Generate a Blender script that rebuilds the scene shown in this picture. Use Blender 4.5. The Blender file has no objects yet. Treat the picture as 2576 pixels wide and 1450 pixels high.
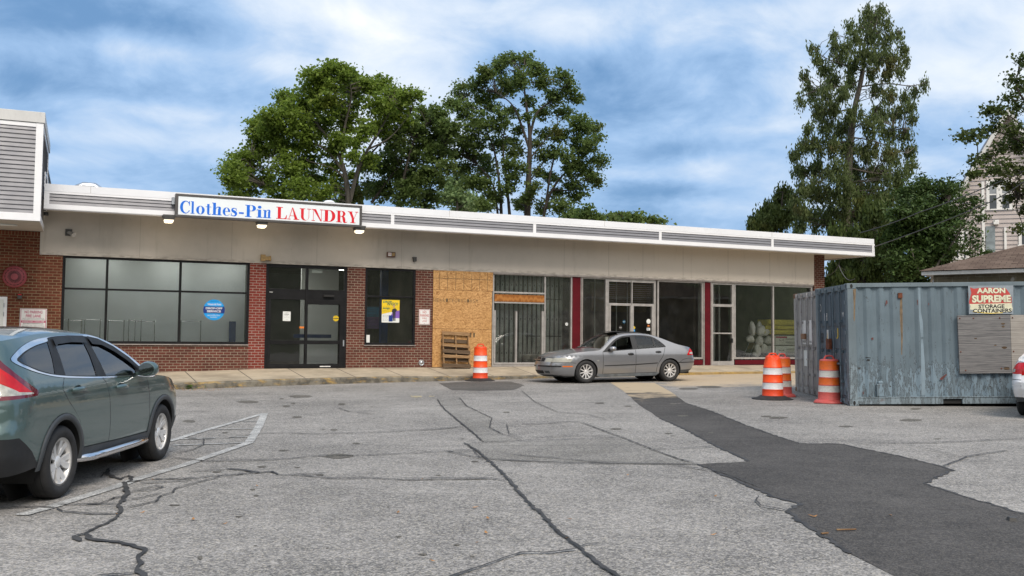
import bpy, bmesh, math, random
import numpy as np
from mathutils import Matrix, Vector
from mathutils.geometry import delaunay_2d_cdt

random.seed(7); RNG = np.random.default_rng(7)
scene = bpy.context.scene
COL = scene.collection

# ------------------------------------------------------------------ camera, sky, sun, exposure
FPX = 2400.0                       # focal length in photo pixels (photo seen 2576 wide)
PITCH = math.atan(120 / FPX); ROLL = 0.010
cam_data = bpy.data.cameras.new('camera'); cam = bpy.data.objects.new('camera', cam_data); COL.objects.link(cam)
cam_data.sensor_width = 36.0; cam_data.lens = FPX / 2576 * 36; cam_data.clip_end = 2000; cam_data.clip_start = 0.05
CAMR = Matrix.Rotation(math.pi / 2 + PITCH, 3, 'X') @ Matrix.Rotation(ROLL, 3, 'Z')
EYE = Vector((0, 0, 1.64))
cam.matrix_world = Matrix.Translation(EYE) @ CAMR.to_4x4()
scene.camera = cam
scene.render.resolution_x = 1024; scene.render.resolution_y = 576
scene.view_settings.view_transform = 'Standard'; scene.view_settings.look = 'None'
scene.view_settings.exposure = 0.15; scene.view_settings.gamma = 1.0
scene.cycles.max_bounces = 6; scene.cycles.transparent_max_bounces = 12

SUN_EL, SUN_AZ = 50, 157           # azimuth clockwise from +Y
sun_l = bpy.data.lights.new('sun', 'SUN'); sun_l.energy = 2.7; sun_l.angle = math.radians(24); sun_l.color = (1, .905, .80)
sun = bpy.data.objects.new('sun', sun_l); COL.objects.link(sun)
_a = math.radians(SUN_AZ); _e = math.radians(SUN_EL)
_d = Vector((math.sin(_a) * math.cos(_e), math.cos(_a) * math.cos(_e), math.sin(_e)))
sun.rotation_euler = (-_d).to_track_quat('-Z', 'Y').to_euler(); sun.location = _d * 60

class NT:
    """tiny node-building helper"""
    def __init__(s, tree): s.t = tree; s.n = tree.nodes; s.l = tree.links
    def node(s, typ, **kw):
        n = s.n.new(typ)
        for k, v in kw.items():
            if k.startswith('i_'):
                key = k[2:]; key = int(key) if key.isdigit() else key.replace('_', ' ')
                s.set(n.inputs[key], v)
            else: setattr(n, k, v)
        return n
    def set(s, inp, v):
        if hasattr(v, 'is_linked') or isinstance(v, bpy.types.NodeSocket): s.l.new(v, inp)
        else:
            if hasattr(inp.default_value, '__len__') and hasattr(v, '__len__') and len(v) == 3 and len(inp.default_value) == 4: v = (*v, 1)
            inp.default_value = v
    def math(s, op, a, b=0.0, c=None, clamp=False):
        n = s.n.new('ShaderNodeMath'); n.operation = op; n.use_clamp = clamp
        s.set(n.inputs[0], a); s.set(n.inputs[1], b)
        if c is not None: s.set(n.inputs[2], c)
        return n.outputs[0]
    def mix(s, f, a, b, blend='MIX'):
        n = s.n.new('ShaderNodeMix'); n.data_type = 'RGBA'; n.blend_type = blend
        s.set(n.inputs[0], f); s.set(n.inputs[6], a); s.set(n.inputs[7], b); return n.outputs[2]
    def noise(s, vec, scale, detail=4, rough=.55, dist=0.0, out=0):
        n = s.node('ShaderNodeTexNoise'); s.set(n.inputs['Vector'], vec); n.inputs['Scale'].default_value = scale
        n.inputs['Detail'].default_value = detail; n.inputs['Roughness'].default_value = rough; n.inputs['Distortion'].default_value = dist
        return n.outputs[out]
    def ramp(s, f, a, b, lo=0.0, hi=1.0):
        n = s.n.new('ShaderNodeMapRange'); n.interpolation_type = 'SMOOTHSTEP'
        s.set(n.inputs[0], f); n.inputs[1].default_value = a; n.inputs[2].default_value = b; n.inputs[3].default_value = lo; n.inputs[4].default_value = hi
        return n.outputs[0]
    def coord(s, scale=(1, 1, 1), kind='Object', rot=(0, 0, 0), loc=(0, 0, 0)):
        tc = s.node('ShaderNodeTexCoord'); m = s.node('ShaderNodeMapping')
        s.l.new(tc.outputs[kind], m.inputs[0]); m.inputs['Scale'].default_value = scale; m.inputs['Rotation'].default_value = rot; m.inputs['Location'].default_value = loc
        return m.outputs[0]
    def geo(s):
        g = s.node('ShaderNodeNewGeometry'); return g.outputs['Position']
    def bump(s, h, strength=.3, dist=.01):
        b = s.node('ShaderNodeBump'); b.inputs['Strength'].default_value = strength; b.inputs['Distance'].default_value = dist
        s.l.new(h, b.inputs['Height']); return b.outputs[0]

world = bpy.data.worlds.new('World'); scene.world = world; world.use_nodes = True
w = NT(world.node_tree); w.n.clear()
sky = w.node('ShaderNodeTexSky', sky_type='NISHITA', sun_disc=False, sun_elevation=_e, sun_rotation=_a, altitude=50, air_density=1.2, dust_density=1.0, ozone_density=2.0)
bg = w.node('ShaderNodeBackground'); wout = w.node('ShaderNodeOutputWorld')
tc = w.node('ShaderNodeTexCoord'); gen = tc.outputs['Generated']
sep = w.node('ShaderNodeSeparateXYZ'); w.l.new(gen, sep.inputs[0]); dx, dy, dz = sep.outputs
cmb = w.node('ShaderNodeCombineXYZ')
w.set(cmb.inputs[0], w.math('MULTIPLY', dx, 2.6)); w.set(cmb.inputs[1], w.math('MULTIPLY', dy, 2.6))
w.set(cmb.inputs[2], w.math('MULTIPLY', w.math('SQRT', w.math('ABSOLUTE', w.math('ADD', dz, .02))), 5.0))
cv = cmb.outputs[0]
n1 = w.noise(cv, 1.15, 5, .46, .15); n2 = w.noise(cv, 3.3, 8, .60, .35)
def lump(px, py, sx, sy, amt):     # a bright or dark mass of cloud in a given compass direction
    r = CAMR @ Vector(((px - 1288) / FPX, (725 - py) / FPX, -1)); r.normalize()
    a = w.math('DIVIDE', w.math('SUBTRACT', dx, r.x), sx); b = w.math('DIVIDE', w.math('SUBTRACT', dz, r.z), sy)
    e = w.math('ADD', w.math('MULTIPLY', a, a), w.math('MULTIPLY', b, b))
    front = w.math('GREATER_THAN', dy, 0)
    return w.math('MULTIPLY', w.math('MULTIPLY', w.math('EXPONENT', w.math('MULTIPLY', e, -1)), amt), front)
dens = w.math('ADD', w.math('MULTIPLY', n1, .62), w.math('MULTIPLY', n2, .38)); dens = w.math('ADD', dens, .022)
dens = w.math('ADD', dens, w.ramp(dy, .15, -.35, 0, .22))   # extra cloud added to the unseen sky behind the viewer, whitens the light
for L in [(30, 205, .08, .016, -.10), (370, 235, .06, .010, -.07), (200, 313, .06, .009, -.10), (215, 372, .07, .006, -.06), (550, 70, .10, .014, -.07), (0, 30, .06, .02, -.06), (430, 430, .09, .018, -.07), (60, 480, .09, .012, -.05),
          (344, 117, .03, .012, .10), (170, 125, .08, .010, .05), (720, 165, .035, .016, .17), (520, 141, .05, .009, .09), (370, 272, .05, .007, .08), (393, 338, .06, .007, .08), (172, 338, .03, .006, .06), (830, 30, .08, .02, .12), (150, 398, .06, .006, .06),
          (1120, 40, .16, .03, .16), (1050, 140, .06, .03, .09), (1640, 160, .05, .03, .06), (1600, 50, .16, .02, .10), (1480, 180, .07, .02, -.08), (1700, 150, .06, .012, -.03), (1870, 230, .05, .02, .08), (1850, 330, .09, .012, .10), (1650, 375, .06, .009, -.08), (1760, 432, .035, .012, .17), (1570, 440, .05, .008, .09), (1720, 480, .06, .007, -.05), (1640, 520, .10, .010, .10),
          (2420, 70, .08, .02, -.08), (2400, 210, .07, .012, .06), (2440, 300, .07, .02, -.05), (2250, 20, .06, .01, .05), (1000, 380, .05, .012, -.03), (1180, 340, .05, .03, .02), (2420, 420, .06, .015, .05), (1900, 110, .08, .01, .05)]:
    L = (L[0], L[1], L[2] * 1.15, L[3] * 1.2, L[4] * .62); dens = w.math('ADD', dens, lump(*L))
hz = w.ramp(dz, .0, .30)
deep = w.mix(hz, (.165, .325, .57), (.155, .31, .56))
mid = w.mix(w.ramp(dens, .36, .52), deep, (.36, .545, .82))
ccol = w.mix(w.ramp(dens, .47, .66), mid, (.74, .83, .95))
cl = w.mix(w.ramp(dens, .62, .78), ccol, (1.05, 1.05, 1.03))
skyc = w.mix(1.0, sky.outputs[0], (.09, .09, .09), 'MULTIPLY')
fin = w.mix(.92, skyc, cl)
w.l.new(fin, bg.inputs[0]); bg.inputs[1].default_value = 1.0
w.l.new(bg.outputs[0], wout.inputs[0])

# ------------------------------------------------------------------ pixel helpers (surveying the photo onto real planes)
GX, GY = .008, .0083
def gz(x, y): return GX * x + GY * y
def ray(px, py): return CAMR @ Vector(((px - 1288) / FPX, (725 - py) / FPX, -1))
def onplane(px, py, P, N):
    d = ray(px, py); N = Vector(N); return EYE + d * ((Vector(P) - EYE).dot(N) / d.dot(N))
def ground_at(px, py): return onplane(px, py, (0, 0, 0), (-GX, -GY, 1))
def atY(px, py, Y): return onplane(px, py, (0, Y, 0), (0, 1, 0))
TH = math.radians(24.3)
FU = Vector((math.cos(TH), math.sin(TH), 0)); FN = Vector((-math.sin(TH), math.cos(TH), 0)); FP = Vector((0, 32.79, 0))
FM = Matrix.Translation(FP) @ Matrix.Rotation(TH, 4, 'Z')
def fac(px, py, n=0.0):
    q = onplane(px, py, FP + FN * n, FN) - FP; return q.dot(FU), q.z
def S(px, py=800, n=0.0): return fac(px, py, n)[0]

# ------------------------------------------------------------------ mesh helpers
class MB:
    def __init__(s): s.v = []; s.f = []; s.m = []; s.s = []
    def add(s, vs, fs, mi=0, smooth=False):
        b = len(s.v); s.v += [tuple(p) for p in vs]
        for f in fs: s.f.append(tuple(b + i for i in f)); s.m.append(mi); s.s.append(smooth)
        return s
    def box(s, x0, x1, y0, y1, z0, z1, mi=0):
        v = [(x0, y0, z0), (x1, y0, z0), (x1, y1, z0), (x0, y1, z0), (x0, y0, z1), (x1, y0, z1), (x1, y1, z1), (x0, y1, z1)]
        return s.add(v, [(0, 3, 2, 1), (4, 5, 6, 7), (0, 1, 5, 4), (1, 2, 6, 5), (2, 3, 7, 6), (3, 0, 4, 7)], mi)
    def obox(s, c, ux, uy, uz, hx, hy, hz, mi=0):
        c, ux, uy, uz = Vector(c), Vector(ux), Vector(uy), Vector(uz)
        P = [c + ux * a * hx + uy * b * hy + uz * d * hz for d in (-1, 1) for a, b in ((-1, -1), (1, -1), (1, 1), (-1, 1))]
        return s.add(P, [(0, 3, 2, 1), (4, 5, 6, 7), (0, 1, 5, 4), (1, 2, 6, 5), (2, 3, 7, 6), (3, 0, 4, 7)], mi)
    def beam(s, a, b, w_, h_, mi=0, up=(0, 0, 1)):
        a, b = Vector(a), Vector(b); d = (b - a); L = d.length; d.normalize(); up = Vector(up)
        if abs(d.dot(up)) > .98: up = Vector((0, 1, 0))
        sd = d.cross(up).normalized(); u = sd.cross(d)
        return s.obox((a + b) / 2, d, sd, u, L / 2, w_ / 2, h_ / 2, mi)
    def tube(s, pts, r, seg=8, mi=0, cap=True):
        pts = [Vector(p) for p in pts]; n = len(pts); rs = r if hasattr(r, '__len__') else [r] * n
        vs = []; prev = None
        for i, p in enumerate(pts):
            d = (pts[min(i + 1, n - 1)] - pts[max(i - 1, 0)])
            if d.length < 1e-9: d = Vector((0, 0, 1))
            d.normalize()
            a = prev if prev is not None else (Vector((0, 0, 1)) if abs(d.z) < .9 else Vector((1, 0, 0)))
            u = (a - d * a.dot(d)).normalized(); prev = u; v = d.cross(u)
            for k in range(seg):
                t = 2 * math.pi * k / seg; vs.append(p + (u * math.cos(t) + v * math.sin(t)) * rs[i])
        fs = [(i * seg + k, i * seg + (k + 1) % seg, (i + 1) * seg + (k + 1) % seg, (i + 1) * seg + k) for i in range(n - 1) for k in range(seg)]
        s.add(vs, fs, mi, True)
        if cap: s.add(vs[:seg], [tuple(range(seg))[::-1]], mi); s.add(vs[-seg:], [tuple(range(seg))], mi)
        return s
    def lathe(s, prof, seg=24, mi=0, axis='Z', c=(0, 0, 0), smooth=True, arc=(0, 2 * math.pi), mis=None):
        vs = []; full = abs(arc[1] - arc[0] - 2 * math.pi) < 1e-6; ns = seg if full else seg + 1
        for r, h in prof:
            for k in range(ns):
                t = arc[0] + (arc[1] - arc[0]) * k / seg; a, b = r * math.cos(t), r * math.sin(t)
                p = (a, b, h) if axis == 'Z' else ((h, a, b) if axis == 'X' else (b, h, a))
                vs.append((p[0] + c[0], p[1] + c[1], p[2] + c[2]))
        for i in range(len(prof) - 1):
            fs = [(i * ns + k, i * ns + (k + 1) % ns, (i + 1) * ns + (k + 1) % ns, (i + 1) * ns + k) for k in range(seg)]
            s.add(vs if i == 0 else [], [], mi)
            b = len(s.v) - len(vs) if i == 0 else b
            for f in fs: s.f.append(tuple(b + j for j in f)); s.m.append(mis[i] if mis else mi); s.s.append(smooth)
        return s
    def xf(s, M):
        s.v = [tuple(M @ Vector(p)) for p in s.v]; return s
    def build(s, name, mats, parent=None, loc=None, rotz=0, matrix=None, bevel=0):
        me = bpy.data.meshes.new(name); me.from_pydata(s.v, [], s.f)
        if not isinstance(mats, (list, tuple)): mats = [mats]
        for m in mats: me.materials.append(m)
        me.polygons.foreach_set('material_index', s.m); me.polygons.foreach_set('use_smooth', s.s); me.update()
        o = bpy.data.objects.new(name, me); COL.objects.link(o)
        if parent: o.parent = parent
        if matrix is not None: o.matrix_world = matrix
        elif loc is not None: o.location = loc; o.rotation_euler = (0, 0, rotz)
        if bevel:
            b = o.modifiers.new('bevel', 'BEVEL'); b.width = bevel; b.segments = 2; b.limit_method = 'ANGLE'; b.angle_limit = math.radians(40)
        return o

def tag(o, label=None, cat=None, group=None, kind=None):
    if label: o['label'] = label
    if cat: o['category'] = cat
    if group: o['group'] = group
    if kind: o['kind'] = kind
    return o
def empty(name, matrix=None, label=None, cat=None, group=None):
    o = bpy.data.objects.new(name, None); COL.objects.link(o); o.empty_display_size = .2
    if matrix is not None: o.matrix_world = matrix
    return tag(o, label, cat, group)
def split_loose(o):
    """turn every separate piece of a mesh object into an object of its own"""
    me = o.data; par = list(range(len(me.vertices)))
    def fnd(i):
        while par[i] != i: par[i] = par[par[i]]; i = par[i]
        return i
    for p in me.polygons:
        a = fnd(p.vertices[0])
        for v in p.vertices[1:]: par[fnd(v)] = a
    grp = {}
    for p in me.polygons: grp.setdefault(fnd(p.vertices[0]), []).append(p)
    if len(grp) < 2: return
    base = o.name.split('.')[0]; items = list(grp.values()); out = []
    for ps in items:
        used = sorted({v for p in ps for v in p.vertices}); ix = {v: i for i, v in enumerate(used)}
        m2 = bpy.data.meshes.new(base); m2.from_pydata([me.vertices[v].co[:] for v in used], [], [[ix[v] for v in p.vertices] for p in ps])
        for m_ in me.materials: m2.materials.append(m_)
        m2.polygons.foreach_set('material_index', [p.material_index for p in ps]); m2.polygons.foreach_set('use_smooth', [p.use_smooth for p in ps]); m2.update(); out.append(m2)
    o.data = out[0]
    for m2 in out[1:]:
        c = o.copy(); c.name = base; c.data = m2; COL.objects.link(c)
def copy_tree(o, parent=None):
    c = o.copy(); COL.objects.link(c)
    if parent: c.parent = parent
    for ch in list(o.children): copy_tree(ch, c)
    return c

def pip(P, poly):
    x, y = P[:, 0], P[:, 1]; ins = np.zeros(len(P), bool); n = len(poly)
    for i in range(n):
        x0, y0 = poly[i]; x1, y1 = poly[(i + 1) % n]
        c = ((y0 > y) != (y1 > y)); 
        if y1 != y0: ins ^= c & (x < (x1 - x0) * (y - y0) / (y1 - y0) + x0)
    return ins
def smooth_poly(pts, k=4, closed=False):
    out = []; n = len(pts); P = [np.array(p, float) for p in pts]
    for i in range(n if closed else n - 1):
        p0 = P[(i - 1) % n] if closed or i > 0 else P[0]; p1 = P[i]; p2 = P[(i + 1) % n]; p3 = P[(i + 2) % n] if closed or i + 2 < n else P[-1]
        for j in range(k):
            t = j / k; out.append(tuple(.5 * ((2 * p1) + (p2 - p0) * t + (2 * p0 - 5 * p1 + 4 * p2 - p3) * t * t + (-p0 + 3 * p1 - 3 * p2 + p3) * t ** 3)))
    if not closed: out.append(tuple(P[-1]))
    return out
def chart(regions, step, fn=None, flip=False, grid=True):
    """triangulate a set of 2-D regions (later ones win) with shared borders; returns name -> (verts2d, tris)"""
    V = []; E = []
    for name, poly in regions:
        b = len(V); pts = []
        for i in range(len(poly)):
            a, c = np.array(poly[i], float), np.array(poly[(i + 1) % len(poly)], float); k = max(1, int(np.linalg.norm(c - a) / (step * 1.4)))
            for j in range(k): pts.append(a + (c - a) * j / k)
        V += [Vector(p) for p in pts]; E += [(b + i, b + (i + 1) % len(pts)) for i in range(len(pts))]
    if grid:
        A = np.array([tuple(p) for p in V]); lo, hi = A.min(0), A.max(0)
        for i, x in enumerate(np.arange(lo[0] + step / 2, hi[0], step)):
            for y in np.arange(lo[1] + (step / 2 if i % 2 else step * .9), hi[1], step): V.append(Vector((x, y)))
    r = delaunay_2d_cdt(V, E, [], 0, 1e-5)
    VV = np.array([tuple(p) for p in r[0]]); F = np.array([f for f in r[2] if len(f) == 3])
    C = VV[F].mean(1); own = np.full(len(F), -1)
    for i, (name, poly) in enumerate(regions): own[pip(C, poly)] = i
    out = {}
    for i, (name, poly) in enumerate(regions):
        if name is None: continue
        sel = F[own == i]
        if len(sel): out.setdefault(name, []).append(sel)
    res = {}
    for name, L in out.items():
        T = np.concatenate(L); used, inv = np.unique(T, return_inverse=True); res[name] = (VV[used], inv.reshape(-1, 3))
    return res
def patch(mb, V2, T, fn, flip=False, mi=0, store=None):
    e = 1e-3; a, b = V2[:, 0], V2[:, 1]; P = fn(a, b)
    N = np.cross(fn(a + e, b) - fn(a - e, b), fn(a, b + e) - fn(a, b - e)); N /= (np.linalg.norm(N, axis=1, keepdims=True) + 1e-12)
    if flip: T = T[:, ::-1]; N = -N
    b0 = len(mb.v); mb.add(P.tolist(), T.tolist(), mi, True)
    if not hasattr(mb, 'nrm'): mb.nrm = {}
    for i, n in enumerate(N): mb.nrm[b0 + i] = tuple(n)
    return mb
def apply_normals(o, mb):
    me = o.data; N = [mb.nrm.get(i, (0, 0, 0)) for i in range(len(mb.v))]
    me.normals_split_custom_set_from_vertices(N)

def tri2d(regions_add, regions_sub=()):
    V = []; F = []
    for poly in list(regions_add) + list(regions_sub):
        b = len(V); V += [Vector(p) for p in poly]; F.append(list(range(b, b + len(poly))))
    E = [(f[i], f[(i + 1) % len(f)]) for f in F for i in range(len(f))]
    r = delaunay_2d_cdt(V, E, [], 0, 1e-6)
    VV = np.array([tuple(p) for p in r[0]]); T = np.array([f for f in r[2] if len(f) == 3]); C = VV[T].mean(1)
    keep = np.zeros(len(T), bool)
    for p in regions_add: keep |= pip(C, p)
    for p in regions_sub: keep &= ~pip(C, p)
    used, inv = np.unique(T[keep], return_inverse=True)
    return VV[used], inv.reshape(-1, 3)

_tc = {}
def text2d(txt, bold=0.0, italic=0.0, space=1.0, align='CENTER'):
    k = (txt, bold, italic, space, align)
    if k in _tc: return _tc[k]
    cu = bpy.data.curves.new('t', 'FONT'); cu.body = txt; cu.offset = bold; cu.shear = italic; cu.space_character = space; cu.align_x = align; cu.resolution_u = 3
    ob = bpy.data.objects.new('t', cu); COL.objects.link(ob); bpy.context.view_layer.update()
    me = bpy.data.meshes.new_from_object(ob.evaluated_get(bpy.context.evaluated_depsgraph_get()))
    V = np.array([v.co[:2] for v in me.vertices]); F = [tuple(p.vertices) for p in me.polygons]
    bpy.data.objects.remove(ob); bpy.data.curves.remove(cu); bpy.data.meshes.remove(me)
    _tc[k] = (V, F); return V, F
def put_text(mb, txt, x0, x1, z0, z1, n, mi=0, bold=0.0, italic=0.0, space=1.0, fn=None):
    """text filling the rectangle x0..x1, z0..z1 on the plane y=n (facing -y)"""
    V, F = text2d(txt, bold, italic, space); lo, hi = V.min(0), V.max(0)
    P = [(x0 + (x - lo[0]) / (hi[0] - lo[0]) * (x1 - x0), n, z0 + (y - lo[1]) / (hi[1] - lo[1]) * (z1 - z0)) for x, y in V]
    if fn: P = [fn(*p) for p in P]
    mb.add(P, F, mi)

# ------------------------------------------------------------------ materials
def principled(name, base=(.5, .5, .5), rough=.6, metal=0.0, spec=.5, coat=0.0):
    m = bpy.data.materials.new(name); m.use_nodes = True; nt = NT(m.node_tree); b = nt.n['Principled BSDF']
    b.inputs['Base Color'].default_value = (*base, 1); b.inputs['Roughness'].default_value = rough; b.inputs['Metallic'].default_value = metal
    b.inputs['Specular IOR Level'].default_value = spec; b.inputs['Coat Weight'].default_value = coat; b.inputs['Coat Roughness'].default_value = .04
    return m, nt, b
def simple(name, base, rough=.6, metal=0.0, var=.12, scale=3.0, spec=.5, coat=0.0, bump=0.0, bscale=60, dirt=0.0, dirtcol=(.08, .07, .06), stretch=(1, 1, 1)):
    m, nt, b = principled(name, base, rough, metal, spec, coat); co = nt.coord(scale=stretch)
    n = nt.noise(co, scale, 5, .6); lo = tuple(c * (1 - var) for c in base); hi = tuple(min(1, c * (1 + var)) for c in base)
    c = nt.mix(nt.ramp(n, .3, .7), lo, hi)
    if dirt: c = nt.mix(nt.math('MULTIPLY', nt.ramp(nt.noise(co, scale * 2.7, 6, .7), .5, .75), dirt), c, dirtcol)
    nt.l.new(c, b.inputs['Base Color'])
    if bump: nt.l.new(nt.bump(nt.noise(co, bscale, 3, .6), bump, .01), b.inputs['Normal'])
    nt.set(b.inputs['Roughness'], nt.ramp(nt.noise(co, scale * 1.7, 4, .6), .3, .7, max(0, rough - .06), min(1, rough + .06)))
    return m
def glass(name, tint=(.8, .85, .83), gloss=1.0, rough=.0, base_refl=.03, dust=0.0):
    m = bpy.data.materials.new(name); m.use_nodes = True; nt = NT(m.node_tree); nt.n.clear()
    t = nt.node('ShaderNodeBsdfTransparent'); t.inputs[0].default_value = (*tint, 1)
    g = nt.node('ShaderNodeBsdfGlossy'); g.inputs['Roughness'].default_value = rough; g.inputs[0].default_value = (gloss, gloss, gloss, 1)
    f = nt.node('ShaderNodeFresnel'); f.inputs[0].default_value = 1.5
    wob = nt.bump(nt.noise(nt.coord(), 1.3, 2, .5), .04, .05); nt.l.new(wob, g.inputs['Normal'])
    mx = nt.node('ShaderNodeMixShader'); nt.l.new(nt.math('ADD', f.outputs[0], base_refl), mx.inputs[0]); nt.l.new(t.outputs[0], mx.inputs[1]); nt.l.new(g.outputs[0], mx.inputs[2])
    out = nt.node('ShaderNodeOutputMaterial'); last = mx.outputs[0]
    if dust:
        d = nt.node('ShaderNodeBsdfDiffuse'); d.inputs[0].default_value = (.45, .45, .42, 1)
        mx2 = nt.node('ShaderNodeMixShader'); co = nt.coord()
        sp = nt.math('MULTIPLY', nt.ramp(nt.noise(co, 90, 2, .5), .62, .72), dust * 2.5); fl = nt.ramp(nt.noise(co, 2.5, 5, .6), .3, .8, dust * .25, dust)
        nt.l.new(nt.math('ADD', sp, fl), mx2.inputs[0]); nt.l.new(last, mx2.inputs[1]); nt.l.new(d.outputs[0], mx2.inputs[2]); last = mx2.outputs[0]
    nt.l.new(last, out.inputs[0]); return m

M = {}
def asphalt(name, dark, light, coarse=1.0, sandy=False, wear=1.0, dusty=False):
    m, nt, b = principled(name, dark, .9, spec=.25); p = nt.geo()
    v = nt.node('ShaderNodeTexVoronoi'); nt.l.new(p, v.inputs['Vector']); v.inputs['Scale'].default_value = 85 / coarse
    sp = nt.node('ShaderNodeSeparateColor'); nt.l.new(v.outputs['Color'], sp.inputs[0])
    v2 = nt.node('ShaderNodeTexVoronoi'); nt.l.new(p, v2.inputs['Vector']); v2.inputs['Scale'].default_value = 38 / coarse
    sp2 = nt.node('ShaderNodeSeparateColor'); nt.l.new(v2.outputs['Color'], sp2.inputs[0])
    g = nt.math('ADD', nt.math('MULTIPLY', sp.outputs[0], .6), nt.math('MULTIPLY', sp2.outputs[0], .4))
    big = nt.noise(p, .35, 6, .6); med = nt.noise(p, 2.2, 6, .65)
    f = nt.math('ADD', nt.math('MULTIPLY', nt.math('POWER', g, 1.6), 1.05), nt.math('MULTIPLY', nt.math('SUBTRACT', med, .5), .55 * wear))
    f = nt.math('ADD', f, nt.math('MULTIPLY', nt.math('SUBTRACT', big, .5), .9 * wear), clamp=True)
    c = nt.mix(f, dark, light)
    tint = nt.mix(nt.ramp(sp.outputs[1], .8, .95), c, tuple(min(1, x * 1.25) for x in (light[0], light[1] * .95, light[2] * .82)))
    c = nt.mix(.5, c, tint)
    st = nt.ramp(nt.noise(p, .9, 7, .7, .6), .60, .74); c = nt.mix(nt.math('MULTIPLY', st, .45 * wear), c, tuple(x * .8 for x in dark))
    # streaks left by tyres, running along the lot
    cs = nt.node('ShaderNodeMapping'); nt.l.new(p, cs.inputs[0]); cs.inputs['Scale'].default_value = (.35, 2.4, 1); cs.inputs['Rotation'].default_value = (0, 0, math.radians(-12))
    c = nt.mix(nt.math('MULTIPLY', nt.ramp(nt.noise(cs.outputs[0], 1.0, 5, .6), .56, .72), .28 * wear), c, dark)
    if dusty:                  # sand tracked over the shop end of the new asphalt
        s = nt.node('ShaderNodeSeparateXYZ'); nt.l.new(p, s.inputs[0]); e = nt.math('ADD', nt.ramp(s.outputs[1], 18.5, 27.5), nt.math('MULTIPLY', nt.math('SUBTRACT', nt.noise(p, .9, 7, .7, .4), .5), 1.9))
        e = nt.math('MULTIPLY', nt.ramp(e, .38, .80), nt.ramp(s.outputs[0], 1.5, 3)); c = nt.mix(nt.math('MULTIPLY', e, .8), c, (.50, .40, .27))
    if sandy:
        s = nt.node('ShaderNodeSeparateXYZ'); nt.l.new(p, s.inputs[0])
        # band of spilled sand in front of the right hand shops
        q = nt.math('SUBTRACT', s.outputs[1], nt.math('MULTIPLY', s.outputs[0], .30)); 
        band = nt.math('MULTIPLY', nt.ramp(q, 22.6, 26.8), nt.ramp(s.outputs[0], 2.5, 6.0))
        e = nt.math('ADD', band, nt.math('MULTIPLY', nt.math('SUBTRACT', nt.noise(p, .8, 7, .7, .5), .5), 2.0))
        c = nt.mix(nt.math('MULTIPLY', nt.ramp(e, .40, 1.05), .72), c, (.53, .41, .27))
    nt.l.new(c, b.inputs['Base Color']); nt.l.new(nt.bump(g, .5, .004), b.inputs['Normal']); return m
M['asphalt'] = asphalt('old_asphalt', (.100, .098, .096), (.430, .410, .388), sandy=True)
M['asphalt_new'] = asphalt('new_asphalt', (.032, .031, .031), (.125, .118, .113), .8, wear=1.25, dusty=True)
M['asphalt_sand'] = asphalt('sandy_asphalt', (.16, .13, .09), (.58, .46, .30), .8)
M['asphalt_mid'] = asphalt('mid_age_asphalt', (.088, .086, .082), (.36, .345, .325), .9, wear=1.2)
M['asphalt_worn'] = asphalt('worn_patch_asphalt', (.05, .048, .046), (.17, .16, .15), .8)
M['stain'] = asphalt('oil_stain', (.06, .056, .05), (.20, .19, .17))
M['tar'] = simple('crack_sealer', (.042, .040, .039), .75, var=.4, scale=4)
def worn_paint(name, col, keep=.5):
    m, nt, b = principled(name, col, .8); p = nt.geo()
    v = nt.node('ShaderNodeTexVoronoi'); nt.l.new(p, v.inputs['Vector']); v.inputs['Scale'].default_value = 85
    sp = nt.node('ShaderNodeSeparateColor'); nt.l.new(v.outputs['Color'], sp.inputs[0])
    f = nt.math('ADD', nt.math('MULTIPLY', sp.outputs[0], .35), nt.noise(p, 5, 5, .65))
    nt.l.new(nt.mix(nt.ramp(f, .42, .80), col, (.24, .24, .235)), b.inputs['Base Color']); return m
M['paint_white'] = worn_paint('worn_white_paint', (.56, .56, .54))
M['paint_yellow'] = worn_paint('worn_yellow_paint', (.5, .38, .12))
def concrete(name, base, joints=None):
    m, nt, b = principled(name, base, .9, spec=.2); co = nt.coord()
    c = nt.mix(nt.ramp(nt.noise(co, 1.1, 6, .65), .3, .7), tuple(x * .72 for x in base), tuple(x * 1.15 for x in base))
    c = nt.mix(nt.math('MULTIPLY', nt.ramp(nt.noise(co, 6, 6, .7), .55, .75), .45), c, tuple(x * .5 for x in base))
    if joints:
        s = nt.node('ShaderNodeSeparateXYZ'); nt.l.new(co, s.inputs[0])
        fr = nt.math('FRACT', nt.math('DIVIDE', s.outputs[0], joints)); c = nt.mix(nt.math('LESS_THAN', fr, .02), c, (.10, .09, .08))
    nt.l.new(c, b.inputs['Base Color']); nt.l.new(nt.bump(nt.noise(co, 70, 3, .6), .25, .004), b.inputs['Normal']); return m
M['sidewalk'] = concrete('sidewalk_concrete', (.41, .35, .265), 1.52)
def kerbmat():
    m, nt, b = principled('painted_kerb', (.3, .25, .15), .9); co = nt.coord(); s = nt.node('ShaderNodeSeparateXYZ'); nt.l.new(co, s.inputs[0])
    base = nt.mix(nt.ramp(nt.noise(co, 3, 6, .7), .35, .65), (.075, .068, .055), (.21, .19, .15))
    yel = nt.mix(nt.ramp(nt.noise(co, 9, 5, .7), .4, .6), (.33, .20, .05), (.46, .30, .08))
    keep = nt.math('ADD', nt.ramp(nt.noise(nt.coord(scale=(1, 4, 4)), 2.2, 6, .7), .50, .68), nt.ramp(s.outputs[0], 2, 5, 0, .8), clamp=True)
    nt.l.new(nt.mix(nt.math('MULTIPLY', keep, .75), base, yel), b.inputs['Base Color']); return m
M['kerb'] = kerbmat()
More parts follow.
